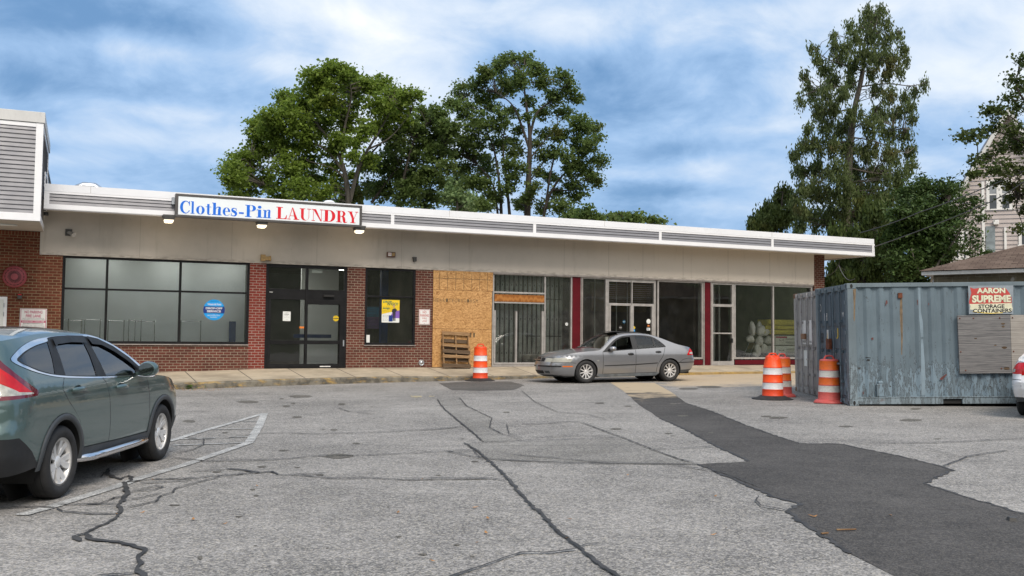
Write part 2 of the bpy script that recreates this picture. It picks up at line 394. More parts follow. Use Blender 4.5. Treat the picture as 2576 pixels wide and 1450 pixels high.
def brickmat(name, c1, c2, mortar, ox=0.0, bw=.205, bh=.0815):
    m, nt, b = principled(name, c1, .85, spec=.25); tcn = nt.node('ShaderNodeTexCoord'); s = nt.node('ShaderNodeSeparateXYZ'); nt.l.new(tcn.outputs['Object'], s.inputs[0])
    cb = nt.node('ShaderNodeCombineXYZ'); nt.set(cb.inputs[0], nt.math('ADD', nt.math('ADD', s.outputs[0], s.outputs[1]), ox)); nt.l.new(s.outputs[2], cb.inputs[1])
    t = nt.node('ShaderNodeTexBrick'); nt.l.new(cb.outputs[0], t.inputs['Vector']); t.offset = .5
    nt.set(t.inputs['Color1'], c1); nt.set(t.inputs['Color2'], c2); nt.set(t.inputs['Mortar'], mortar)
    t.inputs['Scale'].default_value = 1; t.inputs['Mortar Size'].default_value = .0085; t.inputs['Mortar Smooth'].default_value = .2; t.inputs['Brick Width'].default_value = bw; t.inputs['Row Height'].default_value = bh; t.inputs['Bias'].default_value = -.1
    co = tcn.outputs['Object']
    c = nt.mix(nt.ramp(nt.noise(co, 1.3, 5, .6), .3, .75, 0, .45), t.outputs[0], tuple(x * .55 for x in c1))
    c = nt.mix(nt.math('MULTIPLY', nt.ramp(nt.noise(co, 5, 6, .7), .62, .75), .35), c, mortar)
    nt.l.new(c, b.inputs['Base Color'])
    nt.l.new(nt.bump(nt.math('SUBTRACT', 1.0, t.outputs['Fac']), .6, .008), b.inputs['Normal']); return m
M['brick'] = brickmat('red_brick', (.140, .043, .030), (.080, .029, .022), (.31, .265, .205))
M['brick_bright'] = brickmat('bright_red_brick', (.22, .035, .024), (.15, .026, .018), (.36, .30, .26))
M['brick_dark'] = brickmat('brown_brick', (.115, .036, .020), (.20, .060, .034), (.27, .20, .12), .1)
def stucco():
    m, nt, b = principled('painted_panel', (.6, .56, .5), .85, spec=.2); co = nt.coord(); s = nt.node('ShaderNodeSeparateXYZ'); nt.l.new(co, s.inputs[0])
    c = nt.mix(nt.ramp(nt.noise(co, .6, 6, .6), .3, .7), (.42, .39, .35), (.51, .47, .42)); c = nt.mix(nt.ramp(s.outputs[0], -6, 12, 0, .85), c, (.72, .655, .57)); ds = nt.node('ShaderNodeMapping'); nt.l.new(co, ds.inputs[0]); ds.inputs['Scale'].default_value = (3.5, 1, .35); c = nt.mix(nt.math('MULTIPLY', nt.ramp(nt.noise(ds.outputs[0], 1.0, 6, .65), .55, .75), .35), c, (.30, .265, .225))  # darker to the left: the tall block's shade painted in, with some dirt
    low = nt.math('MULTIPLY', nt.ramp(s.outputs[2], 3.79, 3.96, 1, 0), nt.ramp(nt.noise(nt.coord(scale=(1, 1, 4)), 4, 6, .7), .42, .62))
    c = nt.mix(nt.math('MULTIPLY', low, .6), c, (.20, .18, .155))
    spots = nt.ramp(nt.noise(co, 14, 2, .5), .74, .78); c = nt.mix(nt.math('MULTIPLY', spots, .5), c, (.22, .2, .18))
    nt.l.new(c, b.inputs['Base Color']); nt.l.new(nt.bump(nt.noise(co, 25, 4, .6), .2, .004), b.inputs['Normal']); return m
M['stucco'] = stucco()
M['seam'] = simple('panel_joint', (.36, .33, .29), .9)
M['trim_white'] = simple('white_trim', (.84, .845, .87), .35, var=.03, scale=1.5)
M['coping'] = simple('white_coping', (.81, .825, .86), .3, var=.04, scale=.8)
M['coping_old'] = simple('weathered_coping', (.60, .60, .59), .5, var=.10, scale=2, dirt=.35, dirtcol=(.3, .28, .26), stretch=(1, 1, .3))
M['siding'] = simple('grey_vinyl_siding', (.22, .222, .245), .45, var=.05, scale=2)
M['black_frame'] = simple('black_aluminium', (.010, .010, .011), .5, var=.3, spec=.2)
M['alu'] = simple('aluminium_frame', (.42, .40, .38), .45, var=.15, scale=4, metal=.35)
M['alu_dark'] = simple('dull_aluminium', (.30, .27, .25), .5, var=.2, scale=4, metal=.3)
M['red_panel'] = simple('dark_red_panel', (.10, .004, .009), .6, var=.15, scale=3, spec=.2)
M['glass_clear'] = glass('shop_glass', (.93, .94, .92), .85, 0, .0, .02)
M['glass_dusty'] = glass('dusty_shop_glass', (.92, .93, .90), .85, 0, .01, .08)
M['glass_film'] = glass('tinted_shop_glass', (.90, .92, .92), 1.0, 0, .04, .03)
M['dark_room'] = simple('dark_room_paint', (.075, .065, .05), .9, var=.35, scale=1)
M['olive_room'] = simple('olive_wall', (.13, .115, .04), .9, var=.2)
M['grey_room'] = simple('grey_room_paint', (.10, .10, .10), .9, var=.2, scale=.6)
M['shade'] = simple('pale_interior_partition', (.70, .73, .74), .8, var=.08, scale=.5)
M['stud'] = simple('galvanised_stud', (.42, .45, .43), .5, var=.2, metal=.3)
M['black'] = simple('black_matte', (.012, .012, .012), .7, var=.3)
M['chrome'] = simple('chrome', (.75, .75, .77), .12, metal=1, var=.04)
M['galv'] = simple('galvanised_metal', (.55, .57, .6), .32, metal=.9, var=.15, scale=5)
M['osb'] = None
def osb():
    m, nt, b = principled('oriented_strand_board', (.5, .33, .14), .8, spec=.25); co = nt.coord(); acc = None
    w1 = nt.noise(co, 3.5, 3, .5, out=1); mx = nt.mix(.35, co, w1, 'ADD')
    for sc, st in (((7, 7, 46), .35), ((40, 40, 9), .75), ((8, 8, 40), -.7), ((9, 9, 60), 1.2)):
        mp = nt.node('ShaderNodeMapping'); nt.l.new(mx, mp.inputs[0]); mp.inputs['Scale'].default_value = sc; mp.inputs['Rotation'].default_value = (0, st, 0)
        n = nt.noise(mp.outputs[0], 1.0, 2, .5); acc = n if acc is None else nt.math('ADD', acc, n)
    f = nt.math('DIVIDE', acc, 4)
    c = nt.mix(nt.ramp(f, .38, .60), (.27, .125, .042), (.66, .39, .165))
    c = nt.mix(nt.ramp(nt.noise(co, .9, 5, .6), .4, .7, 0, .35), c, (.42, .22, .07))
    nt.l.new(c, b.inputs['Base Color']); return m
M['osb'] = osb()
M['osb_ink'] = simple('faded_board_stamp', (.13, .085, .04), .8, var=.5, scale=25)
def woodmat(name, a, c_, sc=(1.2, 8, 14), knots=True):
    m, nt, b = principled(name, a, .85, spec=.2); co = nt.coord(scale=sc)
    n = nt.noise(co, 1.0, 6, .65, 1.2); wv = nt.node('ShaderNodeTexWave', wave_type='BANDS', bands_direction='Z'); nt.l.new(co, wv.inputs['Vector'])
    wv.inputs['Scale'].default_value = .9; wv.inputs['Distortion'].default_value = 7; wv.inputs['Detail'].default_value = 4; wv.inputs['Detail Scale'].default_value = .8
    f = nt.math('ADD', nt.math('MULTIPLY', n, .6), nt.math('MULTIPLY', wv.outputs[0], .4))
    c = nt.mix(nt.ramp(f, .3, .75), a, c_); nt.l.new(c, b.inputs['Base Color']); nt.l.new(nt.bump(f, .4, .004), b.inputs['Normal']); return m
M['grey_ply'] = woodmat('weathered_plywood', (.085, .085, .09), (.29, .28, .275))
M['grey_ply2'] = woodmat('bleached_plywood', (.22, .20, .185), (.45, .42, .38))
M['pallet'] = woodmat('pallet_wood', (.16, .085, .04), (.38, .25, .13), (2, 8, 8))
M['pallet_dark'] = woodmat('old_pallet_wood', (.06, .04, .025), (.16, .11, .07), (2, 8, 8))
M['ply_warm'] = woodmat('warm_plywood', (.27, .10, .025), (.42, .18, .05), (8, 8, 1.5))
M['sign_white'] = simple('sign_face_white', (.80, .85, .88), .3, var=.02, scale=.7)
M['sign_frame'] = simple('bronze_sign_frame', (.075, .07, .068), .45, var=.15)
M['blue'] = simple('blue_vinyl', (.0, .15, .72), .4, var=.02)
M['red'] = simple('red_vinyl', (.68, .004, .018), .4, var=.02)
M['white'] = simple('white_plastic', (.75, .75, .74), .5, var=.04)
M['offwhite'] = simple('paper_white', (.70, .72, .70), .7, var=.05)
M['magenta'] = simple('magenta_print', (.42, .03, .11), .5, var=.08)
M['faded_red'] = simple('faded_red_print', (.5, .06, .05), .5, var=.08)
M['ink'] = simple('black_ink', (.02, .02, .025), .6)
M['navy'] = simple('navy_vinyl', (.004, .03, .20), .4)
M['cyan'] = simple('sky_blue_vinyl', (.005, .30, .72), .4)
M['plate_grey'] = simple('grey_plate', (.30, .31, .32), .5); M['yellow'] = simple('yellow_vinyl', (.75, .52, .01), .5)
M['purple'] = simple('purple_print', (.20, .10, .42), .5)
M['green_ink'] = simple('green_ink', (.01, .13, .08), .5)
M['beige_plastic'] = simple('aged_beige_plastic', (.33, .22, .09), .6, var=.25, scale=12)
M['dkgrey'] = simple('dark_grey_metal', (.06, .058, .055), .5, var=.2)
M['bell_red'] = simple('faded_fire_bell_red', (.33, .07, .085), .6, var=.15)
def emis(name, col, st):
    m, nt, b = principled(name, (.8, .8, .75), .3); b.inputs['Emission Color'].default_value = (*col, 1); b.inputs['Emission Strength'].default_value = st; return m
M['lamp_lens'] = emis('lit_lamp_lens', (1, .83, .58), 1.3)
M['tube_light'] = emis('ceiling_fluorescent', (1, 1, .92), 8.0)
# ------------------------------------------------------------------ ground
mb = MB(); xs = [-300, -60, -20, -10, 0, 10, 20, 60, 300]; ys = [-300, -60, -20, 0, 10, 20, 30, 45, 80, 300]
V = [(x, y, gz(x, y)) for y in ys for x in xs]; nx = len(xs)
mb.add(V, [(j * nx + i, j * nx + i + 1, (j + 1) * nx + i + 1, (j + 1) * nx + i) for j in range(len(ys) - 1) for i in range(nx - 1)])
tag(mb.build('ground', M['asphalt']), kind='structure')
# grassy bank added out of view, raised to keep sky out of glass reflections
mb = MB(); hp = []
for i in range(33):
    t = math.radians(-195 + i * 6)
    for j, (rr_, h) in enumerate([(36, 0), (39, .9), (46, 3.6), (55, 8.5), (80, 17)]): x, y = 8 + rr_ * 1.15 * math.cos(t), 22 + rr_ * math.sin(t); hp.append((x, y, gz(x, y) - .03 + h * (1 + .10 * math.sin(i * 1.7 + j))))
mb.add(hp, [(i * 5 + j, i * 5 + j + 1, (i + 1) * 5 + j + 1, (i + 1) * 5 + j) for i in range(32) for j in range(4)], 0, True)
M['grass'] = simple('block_bank_grass', (.045, .06, .02), .9, var=.4, scale=2, bump=.5, bscale=20)
tag(mb.build('reflection_block_bank', M['grass']), kind='structure')

def sheet(name, polys, mat, h=.004, kind='structure', step=.5, label=None):
    mb = MB()
    for poly in polys:
        P = [tuple(ground_at(*p)[:2]) for p in poly]
        r = chart([('a', P)], 9, grid=False)['a']
        mb.add([(x, y, gz(x, y) + h) for x, y in r[0]], [tuple(t) for t in r[1]])
    o = mb.build(name, mat); tag(o, kind=kind)
    for p in o.data.polygons:
        if p.normal.z < 0: p.flip()
    return o
def A_(p): return (p[0] / 2.048, 922.4 + p[1] / 2.048)
def B_(p): return (1006.2 + p[0] * .6094, 922.4 + p[1] * .6094)
def rough_poly(pts, amp=1.2, n=5):
    out = []; r = random.Random(3)
    for i in range(len(pts)):
        a, b = pts[i], pts[(i + 1) % len(pts)]
        for j in range(n): t = j / n; out.append((a[0] + (b[0] - a[0]) * t + (r.uniform(-amp, amp) if j else 0), a[1] + (b[1] - a[1]) * t + (r.uniform(-amp, amp) * .5 if j else 0)))
    return out
trench = [(985, 158), (1075, 215), (1180, 262), (1300, 328), (1440, 392), (1232, 405), (1330, 447), (1430, 490), (1550, 543), (1655, 570), (1600, 600), (1700, 672), (1860, 775), (2110, 900), (2300, 1100), (3600, 1100), (3100, 770), (2576, 612), (2450, 575), (2300, 530), (2165, 485), (2280, 428), (2230, 413), (2060, 370), (1880, 335), (1830, 322), (1650, 318), (1560, 290), (1420, 240), (1285, 185), (1180, 152)]
sheet('asphalt_patch', [[B_(p) for p in rough_poly(trench, 2.5)]], M['asphalt_new'])
sheet('asphalt_patch', [[B_(p) for p in rough_poly([(868, 66), (1050, 68), (1130, 113), (1180, 151), (985, 157), (930, 108)], 2.0)]], M['asphalt_new'])
sheet('asphalt_patch', [[B_(p) for p in rough_poly([(160, 70), (270, 63), (460, 63), (515, 78), (470, 97), (330, 101), (215, 98)], 1.5)]], M['asphalt_worn'])
sheet('asphalt_patch', [[B_(p) for p in rough_poly(q, 1.5)] for q in ([(272, 320), (520, 309), (910, 297), (1040, 346), (1225, 404), (900, 402), (500, 391), (352, 384), (318, 350)], [(165, 140), (243, 132), (275, 165), (378, 215), (368, 256), (430, 286), (495, 305), (345, 313), (300, 274), (240, 224), (186, 178)])], M['asphalt_mid'], .0035)
def ell(cx, cy, rx, ry, f, n=18):
    r = random.Random(int(cx)); return [f((cx + rx * math.cos(t) * r.uniform(.75, 1.1), cy + ry * math.sin(t) * r.uniform(.8, 1.1))) for t in [2 * math.pi * i / n for i in range(n)]]
sheet('oil_stain', [ell(*e, A_) for e in [(1550, 155, 65, 7), (1275, 183, 60, 7), (1475, 205, 22, 5), (1740, 463, 80, 12), (975, 283, 35, 6), (1530, 262, 28, 5), (900, 716, 30, 4), (1720, 327, 20, 4), (1460, 434, 26, 4), (1030, 987, 14, 10)]] + [ell(cx_, cy_, rx_, rx_ * rr_, f_) for (cx_, cy_, rx_, rr_, f_) in [(random.Random(k).uniform(950, 2500), random.Random(k + 50).uniform(130, 1000), random.Random(k + 9).uniform(5, 26), random.Random(k + 3).uniform(.14, .3), A_) for k in range(26)] + [(random.Random(k).uniform(700, 2500), random.Random(k + 70).uniform(90, 320), random.Random(k + 9).uniform(5, 26), random.Random(k + 3).uniform(.10, .2), B_) for k in range(16)]] + [ell(*e, B_) for e in [(825, 152, 22, 3), (440, 190, 16, 3), (1840, 248, 30, 3), (2110, 222, 50, 5), (1275, 85, 55, 5), (1190, 92, 40, 4), (1560, 212, 40, 4)]], M['stain'], .005)
sheet('paint_mark', [[A_(p) for p in q] for q in ([(2110, 152), (2175, 153), (2170, 161), (2125, 160)], [(2210, 153), (2240, 153), (2236, 157), (2212, 157)])], M['paint_yellow'], .006)

def ribbons(name, lines, mat, h, jit=.35, taper=True, kind='structure', sub=5):
    mb = MB(); r = random.Random(11)
    for f, pts, wd in lines:
        if name == 'crack_sealant': wd = max(wd * .52, .012)
        G = [ground_at(*f(p)) for p in pts]; P = []
        for a, b in zip(G, G[1:]):
            k = max(1, min(80, int((b - a).length / .06))) if jit else 1
            nrm = Vector((-(b - a).y, (b - a).x, 0)).normalized()
            for j in range(k): P.append(a + (b - a) * (j / k) + (nrm * r.gauss(0, min(wd, .03) * .45 * jit * 2) if j else Vector()))
        P.append(G[-1]); n = len(P); vs = []
        for i, p in enumerate(P):
            d = (P[min(i + 1, n - 1)] - P[max(i - 1, 0)]); nn = Vector((-d.y, d.x, 0)).normalized(); ww = wd / 2 * (1 + (r.uniform(-jit, jit * 1.5))) * (1 + (1.3 * abs(d.x) / (d.length + 1e-6) if name == 'crack_sealant' else 0))
            if taper: ww *= min(1, .45 + 9 * min(i, n - 1 - i) / n)
            for s_ in (-1, 1): q = p + nn * ww * s_; vs.append((q.x, q.y, gz(q.x, q.y) + h))
        mb.add(vs, [(2 * i, 2 * i + 2, 2 * i + 3, 2 * i + 1) for i in range(n - 1)])
        h += .00012
    o = mb.build(name, mat); tag(o, kind=kind)
    for p in o.data.polygons:
        if p.normal.z < 0: p.flip()
    return o
a, b = A_, B_
ribbons('painted_line', [(a, [(105, 770), (270, 725), (620, 615), (700, 585), (950, 510), (1290, 392)], .13), (a, [(1285, 390), (1335, 310), (1363, 243)], .13), (a, [(1363, 243), (1210, 288), (1060, 330), (870, 388)], .11),
    (a, [(1215, 284), (1340, 284)], .07), (a, [(1075, 326), (1325, 322)], .07), (a, [(930, 376), (1110, 371)], .07), (a, [(1180, 368), (1290, 364)], .07), (a, [(890, 409), (1280, 395)], .07)], M['paint_white'], .009, jit=.06, taper=False)
ribbons('crack_sealant', [
    (a, [(560, 530), (555, 560), (620, 585), (665, 565), (680, 590), (640, 605), (650, 640), (660, 660), (610, 715), (625, 745), (600, 780)], .05), (a, [(640, 598), (655, 650), (615, 705)], .05),
    (a, [(600, 780), (530, 820), (440, 865), (380, 880), (415, 905)], .045), (a, [(440, 865), (470, 895), (560, 905), (680, 925), (750, 950), (710, 990), (730, 1020), (705, 1050), (745, 1090), (760, 1140)], .045),
    (a, [(650, 600), (780, 585), (980, 580), (1100, 568), (1200, 560), (1340, 550), (1400, 545), (1440, 562)], .035), (a, [(1440, 562), (1560, 565), (1720, 580), (1900, 578), (2100, 588), (2560, 582)], .016),
    (a, [(1160, 530), (1240, 535), (1340, 550)], .04), (a, [(980, 545), (1160, 535)], .018), (a, [(640, 735), (800, 700), (830, 670), (890, 655), (900, 635), (1000, 605), (1120, 575), (1250, 558)], .025),
    (a, [(300, 717), (420, 715), (520, 710), (590, 680), (650, 675)], .03), (a, [(450, 716), (600, 712)], .015), (a, [(290, 735), (320, 750), (450, 762), (600, 765)], .012), (a, [(0, 735), (130, 728), (280, 732)], .012),
    (a, [(680, 645), (800, 620), (840, 625), (790, 640), (660, 650)], .018), (a, [(660, 690), (740, 680), (830, 655)], .015), (a, [(720, 605), (850, 600), (1000, 585)], .012), (a, [(1500, 560), (1690, 553)], .015),
    (a, [(910, 450), (1000, 430), (1050, 405), (1050, 380), (1180, 370), (1300, 352), (1480, 342)], .025), (a, [(1050, 380), (960, 372), (1100, 370)], .02), (a, [(870, 470), (1050, 490), (1300, 487), (1480, 480), (1600, 465), (1900, 460), (2300, 440), (2420, 445)], .014),
    (a, [(1480, 345), (1600, 350), (2000, 340), (2280, 325), (2390, 312)], .018), (a, [(480, 580), (520, 575), (560, 530)], .015), (a, [(1740, 215), (1800, 235), (1920, 245)], .02),
    (a, [(920, 235), (1100, 233), (1150, 230)], .012), (a, [(1340, 180), (1540, 190)], .014), (a, [(500, 1085), (620, 1078), (700, 1070)], .015),
    (b, [(155, 135), (165, 155), (185, 180), (240, 225), (300, 275), (345, 315)], .04), (b, [(245, 130), (275, 165), (380, 215), (370, 255), (430, 285), (500, 305)], .03), (b, [(265, 318), (350, 318), (520, 308), (850, 298), (910, 296)], .016),
    (b, [(265, 318), (320, 350), (360, 385), (420, 440), (470, 495), (520, 555), (590, 620), (640, 675), (730, 745), (800, 805), (890, 866), (960, 920)], .048), (b, [(755, 235), (860, 275), (930, 300), (1040, 345), (1150, 385), (1230, 405)], .035), (b, [(1100, 405), (1330, 440), (1480, 500)], .014),
    (b, [(350, 385), (500, 392), (700, 402), (900, 403), (1100, 405), (1230, 407)], .02), (b, [(440, 365), (620, 380), (860, 400)], .01), (b, [(0, 467), (200, 465), (370, 465), (440, 475)], .014),
    (b, [(730, 760), (600, 775), (500, 775), (420, 800), (330, 835), (230, 866), (150, 900)], .014), (b, [(740, 750), (770, 740), (820, 735)], .02), (b, [(190, 352), (300, 345), (330, 380)], .012), (b, [(190, 352), (350, 385)], .010), (b, [(0, 265), (150, 260), (270, 250)], .018),
    (b, [(500, 100), (560, 150), (650, 190), (780, 200), (860, 225)], .018), (b, [(440, 240), (450, 280), (510, 300)], .012), (b, [(440, 242), (600, 238), (700, 230), (760, 235)], .010), (b, [(540, 298), (700, 290), (900, 292)], .008),
    (b, [(2240, 415), (2310, 390), (2340, 375), (2400, 365), (2510, 350)], .022), (b, [(2100, 325), (2200, 350), (2300, 370)], .01), (b, [(1480, 540), (1470, 560), (1490, 580), (1600, 600)], .012), (b, [(1040, 345), (1200, 340), (1300, 333)], .01),
    (b, [(1830, 320), (2200, 318), (2576, 300)], .008), (b, [(0, 1500), (10, 1500)], .01)], M['tar'], .012)
# dark rim where the new asphalt meets the old
ribbons('patch_edge', [(b, trench[1:5], .035), (b, trench[5:13], .035), (b, trench[17:31], .03)], M['tar'], .007, jit=.5, taper=False)

# ------------------------------------------------------------------ sidewalk and kerb (in the facade frame)
def fw(s, n): p = FP + FU * s + FN * n; return p
KS = [-22, -16, -11.2, -8.4, -5.3, -3.2, -1.5, 0, 2.3, 6.3, 10, 13.5, 17.5]; KN = [-3.7, -3.6, -3.35, -2.72, -2.32, -2.18, -2.14, -2.05, -1.95, -1.9, -2.1, -2.3, -2.4]
KH = [.15, .16, .17, .19, .18, .14, .11, .11, .11, .09, .07, .05, .05]
def wall_z(s): return float(np.interp(s, [-22, -14, -11.5, -8.3, -3, 0, 13, 18], [.36, .40, .46, .555, .565, .595, .605, .60]))
mb = MB(); kb = MB(); SS = list(np.arange(-22, 17.6, .5)); prev = None; cols = []
for s in SS:
    n0 = float(np.interp(s, KS, KN)); kh = float(np.interp(s, KS, KH)); p = fw(s, n0); g = gz(p.x, p.y); zt = g + kh; zw = wall_z(s)
    row = [(s, n0 + .13 + (0.06 - n0 - .13) * t, zt + (zw - zt) * t) for t in (0, .25, .5, .75, 1)]
    cols.append((row, [(s, n0 - .03, g - .08), (s, n0 - .015, g + kh * .75), (s, n0 + .02, zt), (s, n0 + .13, zt + .001)]))
V = [p for c in cols for p in c[0]]; mb.add(V, [(i * 5 + j, (i + 1) * 5 + j, (i + 1) * 5 + j + 1, i * 5 + j + 1) for i in range(len(SS) - 1) for j in range(4)])
V = [p for c in cols for p in c[1]]; kb.add(V, [(i * 4 + j, (i + 1) * 4 + j, (i + 1) * 4 + j + 1, i * 4 + j + 1) for i in range(len(SS) - 1) for j in range(3)])
tag(mb.build('sidewalk', M['sidewalk'], matrix=FM), kind='structure'); tag(kb.build('kerb', M['kerb'], matrix=FM), kind='structure')

# ------------------------------------------------------------------ the row of shops
shop = empty('shop_building', FM, 'long single storey row of shops with brick piers, pale panels and white roof edge', 'building')
def part(name, mb, mat, parent=None, bevel=0): o = mb.build(name, mat, parent or shop, bevel=bevel); return o
ZT, ZB = 3.79, .30
sA0, sA1, sD0, sD1, sB0, sB1, sO0, sO1 = S(155, 740), S(627, 760), S(667), S(872), S(918, 770), S(1045, 770), S(1087), S(1237.5)
W_ = MB()
W_.box(-14.60, sA0, 0, .22, ZB, ZT + .02, 1)
W_.box(sA0, sA1, 0, .22, .2, 1.26, 0)
W_.box(sA1, sD0, 0, .22, .2, ZT + .02, 2)
W_.box(sD1, sB0, 0, .22, .3, ZT + .02, 0); W_.box(sB0, sB1, 0, .22, .3, 1.27, 0); W_.box(sB1, sO0 + .01, 0, .22, .3, ZT + .02, 0)
split_loose(part('brick_wall', W_, [M['brick'], M['brick_dark'], M['brick_bright']]))
p_ = MB(); p_.box(13.285, 13.83, -.03, .5, .3, 5.04); part('brick_pier', p_, M['brick'])
sw = MB(); sw.box(13.25, 13.80, .5, 14, .3, 5.0); sw.box(-14.4, 13.8, 13.8, 14, .3, 5.0); split_loose(part('rear_wall', sw, M['brick']))
# pale panels above the shop fronts
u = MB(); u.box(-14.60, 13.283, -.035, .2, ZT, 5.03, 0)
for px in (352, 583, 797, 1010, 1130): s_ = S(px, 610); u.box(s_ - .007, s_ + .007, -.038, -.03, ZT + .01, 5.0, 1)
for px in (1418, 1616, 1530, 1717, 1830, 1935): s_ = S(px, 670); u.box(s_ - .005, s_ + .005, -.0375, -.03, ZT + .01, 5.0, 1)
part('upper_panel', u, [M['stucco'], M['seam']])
# roof, soffit and fascia
FR = -1.05
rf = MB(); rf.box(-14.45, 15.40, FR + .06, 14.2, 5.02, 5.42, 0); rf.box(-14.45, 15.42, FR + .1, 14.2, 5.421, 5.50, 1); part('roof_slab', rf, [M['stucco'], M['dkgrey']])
fs = MB(); L0, L1 = -14.50, 15.47
fs.box(L0, L1 - .03, FR - .035, FR + .12, 5.46, 5.66, 1)
for px in (227, 712, 1130, 1520, 1940): s_ = S(px, 520, FR) if px < 2000 else 0; fs.box(s_ - .004, s_ + .004, FR - .038, FR, 5.47, 5.655, 3)
fs.box(L0, L1, FR - .036, FR + .1, 5.40, 5.455, 0)
for i in range(3):
    z0 = 5.115 + i * .097; z1 = z0 + .097
    fs.add([(L0 + .05, FR - .028, z0), (L1 - .05, FR - .028, z0), (L1 - .05, FR + .0, z1), (L0 + .05, FR + .0, z1), (L0 + .05, FR + .004, z0), (L1 - .05, FR + .004, z0)], [(0, 1, 2, 3), (4, 5, 1, 0)], 2)
fs.box(L0, L1, FR - .036, FR + .1, 4.975, 5.11, 0); fs.box(L0, L1, FR - .015, FR + .16, 4.955, 4.975, 0)
for px, py in ((987, 550), (1344, 573), (1660, 591), (1942, 607)):
    s_ = S(px, py, FR); fs.box(s_ - .055, s_ + .055, FR - .032, FR, 5.105, 5.405, 0)
fs.box(L0, L0 + .13, FR - .032, FR, 5.105, 5.405, 0); fs.box(L1 - .13, L1, FR - .032, FR + .02, 5.105, 5.405, 0)
fs.box(L1 - .08, L1 - .005, FR + .1, 14.2, 4.98, 5.46, 0); fs.box(L1 - .12, L1 - .03, FR + .121, 14.2, 5.462, 5.66, 1)
part('fascia', fs, [M['trim_white'], M['coping'], M['siding'], M['seam']])
sl = MB(); sl.box(-14.5, 15.3, FR + .161, FR + .20, 4.985, 5.018, 0); sl.box(sA0, sA1, -.05, .02, 1.262, 1.295, 1); sl.box(sB0 - .02, sB1 + .02, -.05, .02, 1.272, 1.30, 1); part('sill', sl, [M['stucco'], M['alu_dark']])

def front(name, s0, s1, z0, z1, vs, hs, fm, gm, fr=.055, n=.04, dep=.09, parent=None, label=None):
    """a framed opening: vs = mullion positions, hs = (z, from, to) rails"""
    f = MB(); f.box(s0, s0 + fr, n - .03, n + dep, z0, z1); f.box(s1 - fr, s1, n - .03, n + dep, z0, z1)
    f.box(s0 + fr, s1 - fr, n - .03, n + dep, z1 - fr, z1); f.box(s0 + fr, s1 - fr, n - .03, n + dep, z0, z0 + fr)
    for v in vs: f.box(v - fr * .45, v + fr * .45, n - .027, n + dep - .003, z0 + fr, z1 - fr)
    for z, a0, a1, t in hs: f.box(a0, a1, n - .024, n + dep - .006, z - t / 2, z + t / 2)
    o = part(name, f, fm, parent, bevel=.004)
    if label: o['label'] = label
    g = MB(); g.box(s0 + fr * .5, s1 - fr * .5, n + .03, n + .036, z0 + fr * .5, z1 - fr * .5); g.build('pane', gm, o)
    return o
# laundry window
zt = fac(400, 731)[1]
front('window', sA0, sA1, 1.295, ZT + .01, [S(268, 740), S(453, 745)], [(fac(360, 731)[1], sA0, sA1, .055)], M['black_frame'], M['glass_film'], .075, label='wide black framed laundry window')
front('window', sB0, sB1, 1.30, ZT, [], [(fac(980, 747)[1], sB0, sB1, .055)], M['black_frame'], M['glass_clear'], .07, label='black framed window with posters')
# automatic laundry entrance
zd = 2.71
ent = front('entrance', sD0, sD1, .565, ZT - .01, [], [(2.86, sD0, sD1, .33), (1.37, sD0, sD1, .12), (.63, sD0, sD1, .13)], M['black_frame'], M['glass_clear'], .09, label='black framed sliding entrance of the laundry')
mm = MB(); sm = S(771); mm.box(sm - .04, sm + .04, -.0, .12, .56, 3.72); mm.box(sD1 - .22, sD1 - .095, -.005, .115, .57, 2.7); mm.box(sD0 + .09, sD0 + .17, .0, .115, .57, 2.7); mm.box(sm + .04, sD1 - .2, -.006, .1, 2.56, 2.7); mm.build('door_leaf', M['black_frame'], ent, bevel=.003)
mm = MB(); s_ = S(827, 741); mm.box(s_ - .17, s_ + .17, -.07, .0, 2.80, 2.87); mm.build('motion_sensor', M['black'], ent, bevel=.01)
mm = MB(); mm.box(S(865) - .02, S(865) + .02, -.02, .01, 1.25, 1.45, 0); s_ = S(818, 919); mm.box(s_ - .17, s_ + .17, -.012, .01, .60, .63, 1); s_ = S(682, 736); mm.box(s_ - .05, s_ + .05, -.002, .02, 2.905, 2.92, 1); split_loose(mm.build('door_fitting', [M['galv'], M['white']], ent))

# vacant shop 1
f1 = S(1371.5); c0, c1 = S(1440), S(1460); 
o = front('window', sO1 + .02, c0, .60, ZT - .01, [f1, ], [(fac(1300, 737)[1] , sO1 + .02, f1, .06)], M['alu'], M['glass_dusty'], .06, label='dusty aluminium shop window with bare studs behind')
mm = MB(); s_ = (sO1 + .02, f1); mm.box(s_[0] + .06, s_[1] - .05, -.01, .10, fac(1300, 762)[1] - .03, fac(1300, 763)[1] + .03); mm.box(s_[0] + .06, s_[0] + .12, -.01, .1, .66, 2.5); mm.box(s_[1] - .13, s_[1] - .05, -.01, .1, .66, 2.5)
sm = S(1299); mm.box(sm - .03, sm + .03, -.012, .10, .66, 2.48); mm.box(s_[0] + .1, s_[1] - .1, -.008, .1, .655, .72); mm.build('sliding_door', M['alu'], o, bevel=.004)
mm = MB(); mm.box(s_[0] + .07, s_[1] - .04, -.005, .05, fac(1300, 760)[1], fac(1300, 742)[1]); mm.build('plywood_infill', M['ply_warm'], o)
rp = MB(); rp.box(c0 - .005, c1, -.0, .08, .60, ZT - .02); rp.box(S(1773.5), S(1788), -.0, .08, .60, ZT - .02)
rp.box(S(1655), S(1768), .0, .05, .62, fac(1710, 906)[1]); rp.box(S(1849), 13.23, .0, .05, .62, fac(1900, 906)[1])
split_loose(part('red_panel', rp, M['red_panel']))
d0, d1 = S(1527.5), S(1650)
front('window', c1 + .01, d0, .60, ZT - .03, [], [], M['alu'], M['glass_dusty'], .06)
hd = fac(1588, 767)[1]
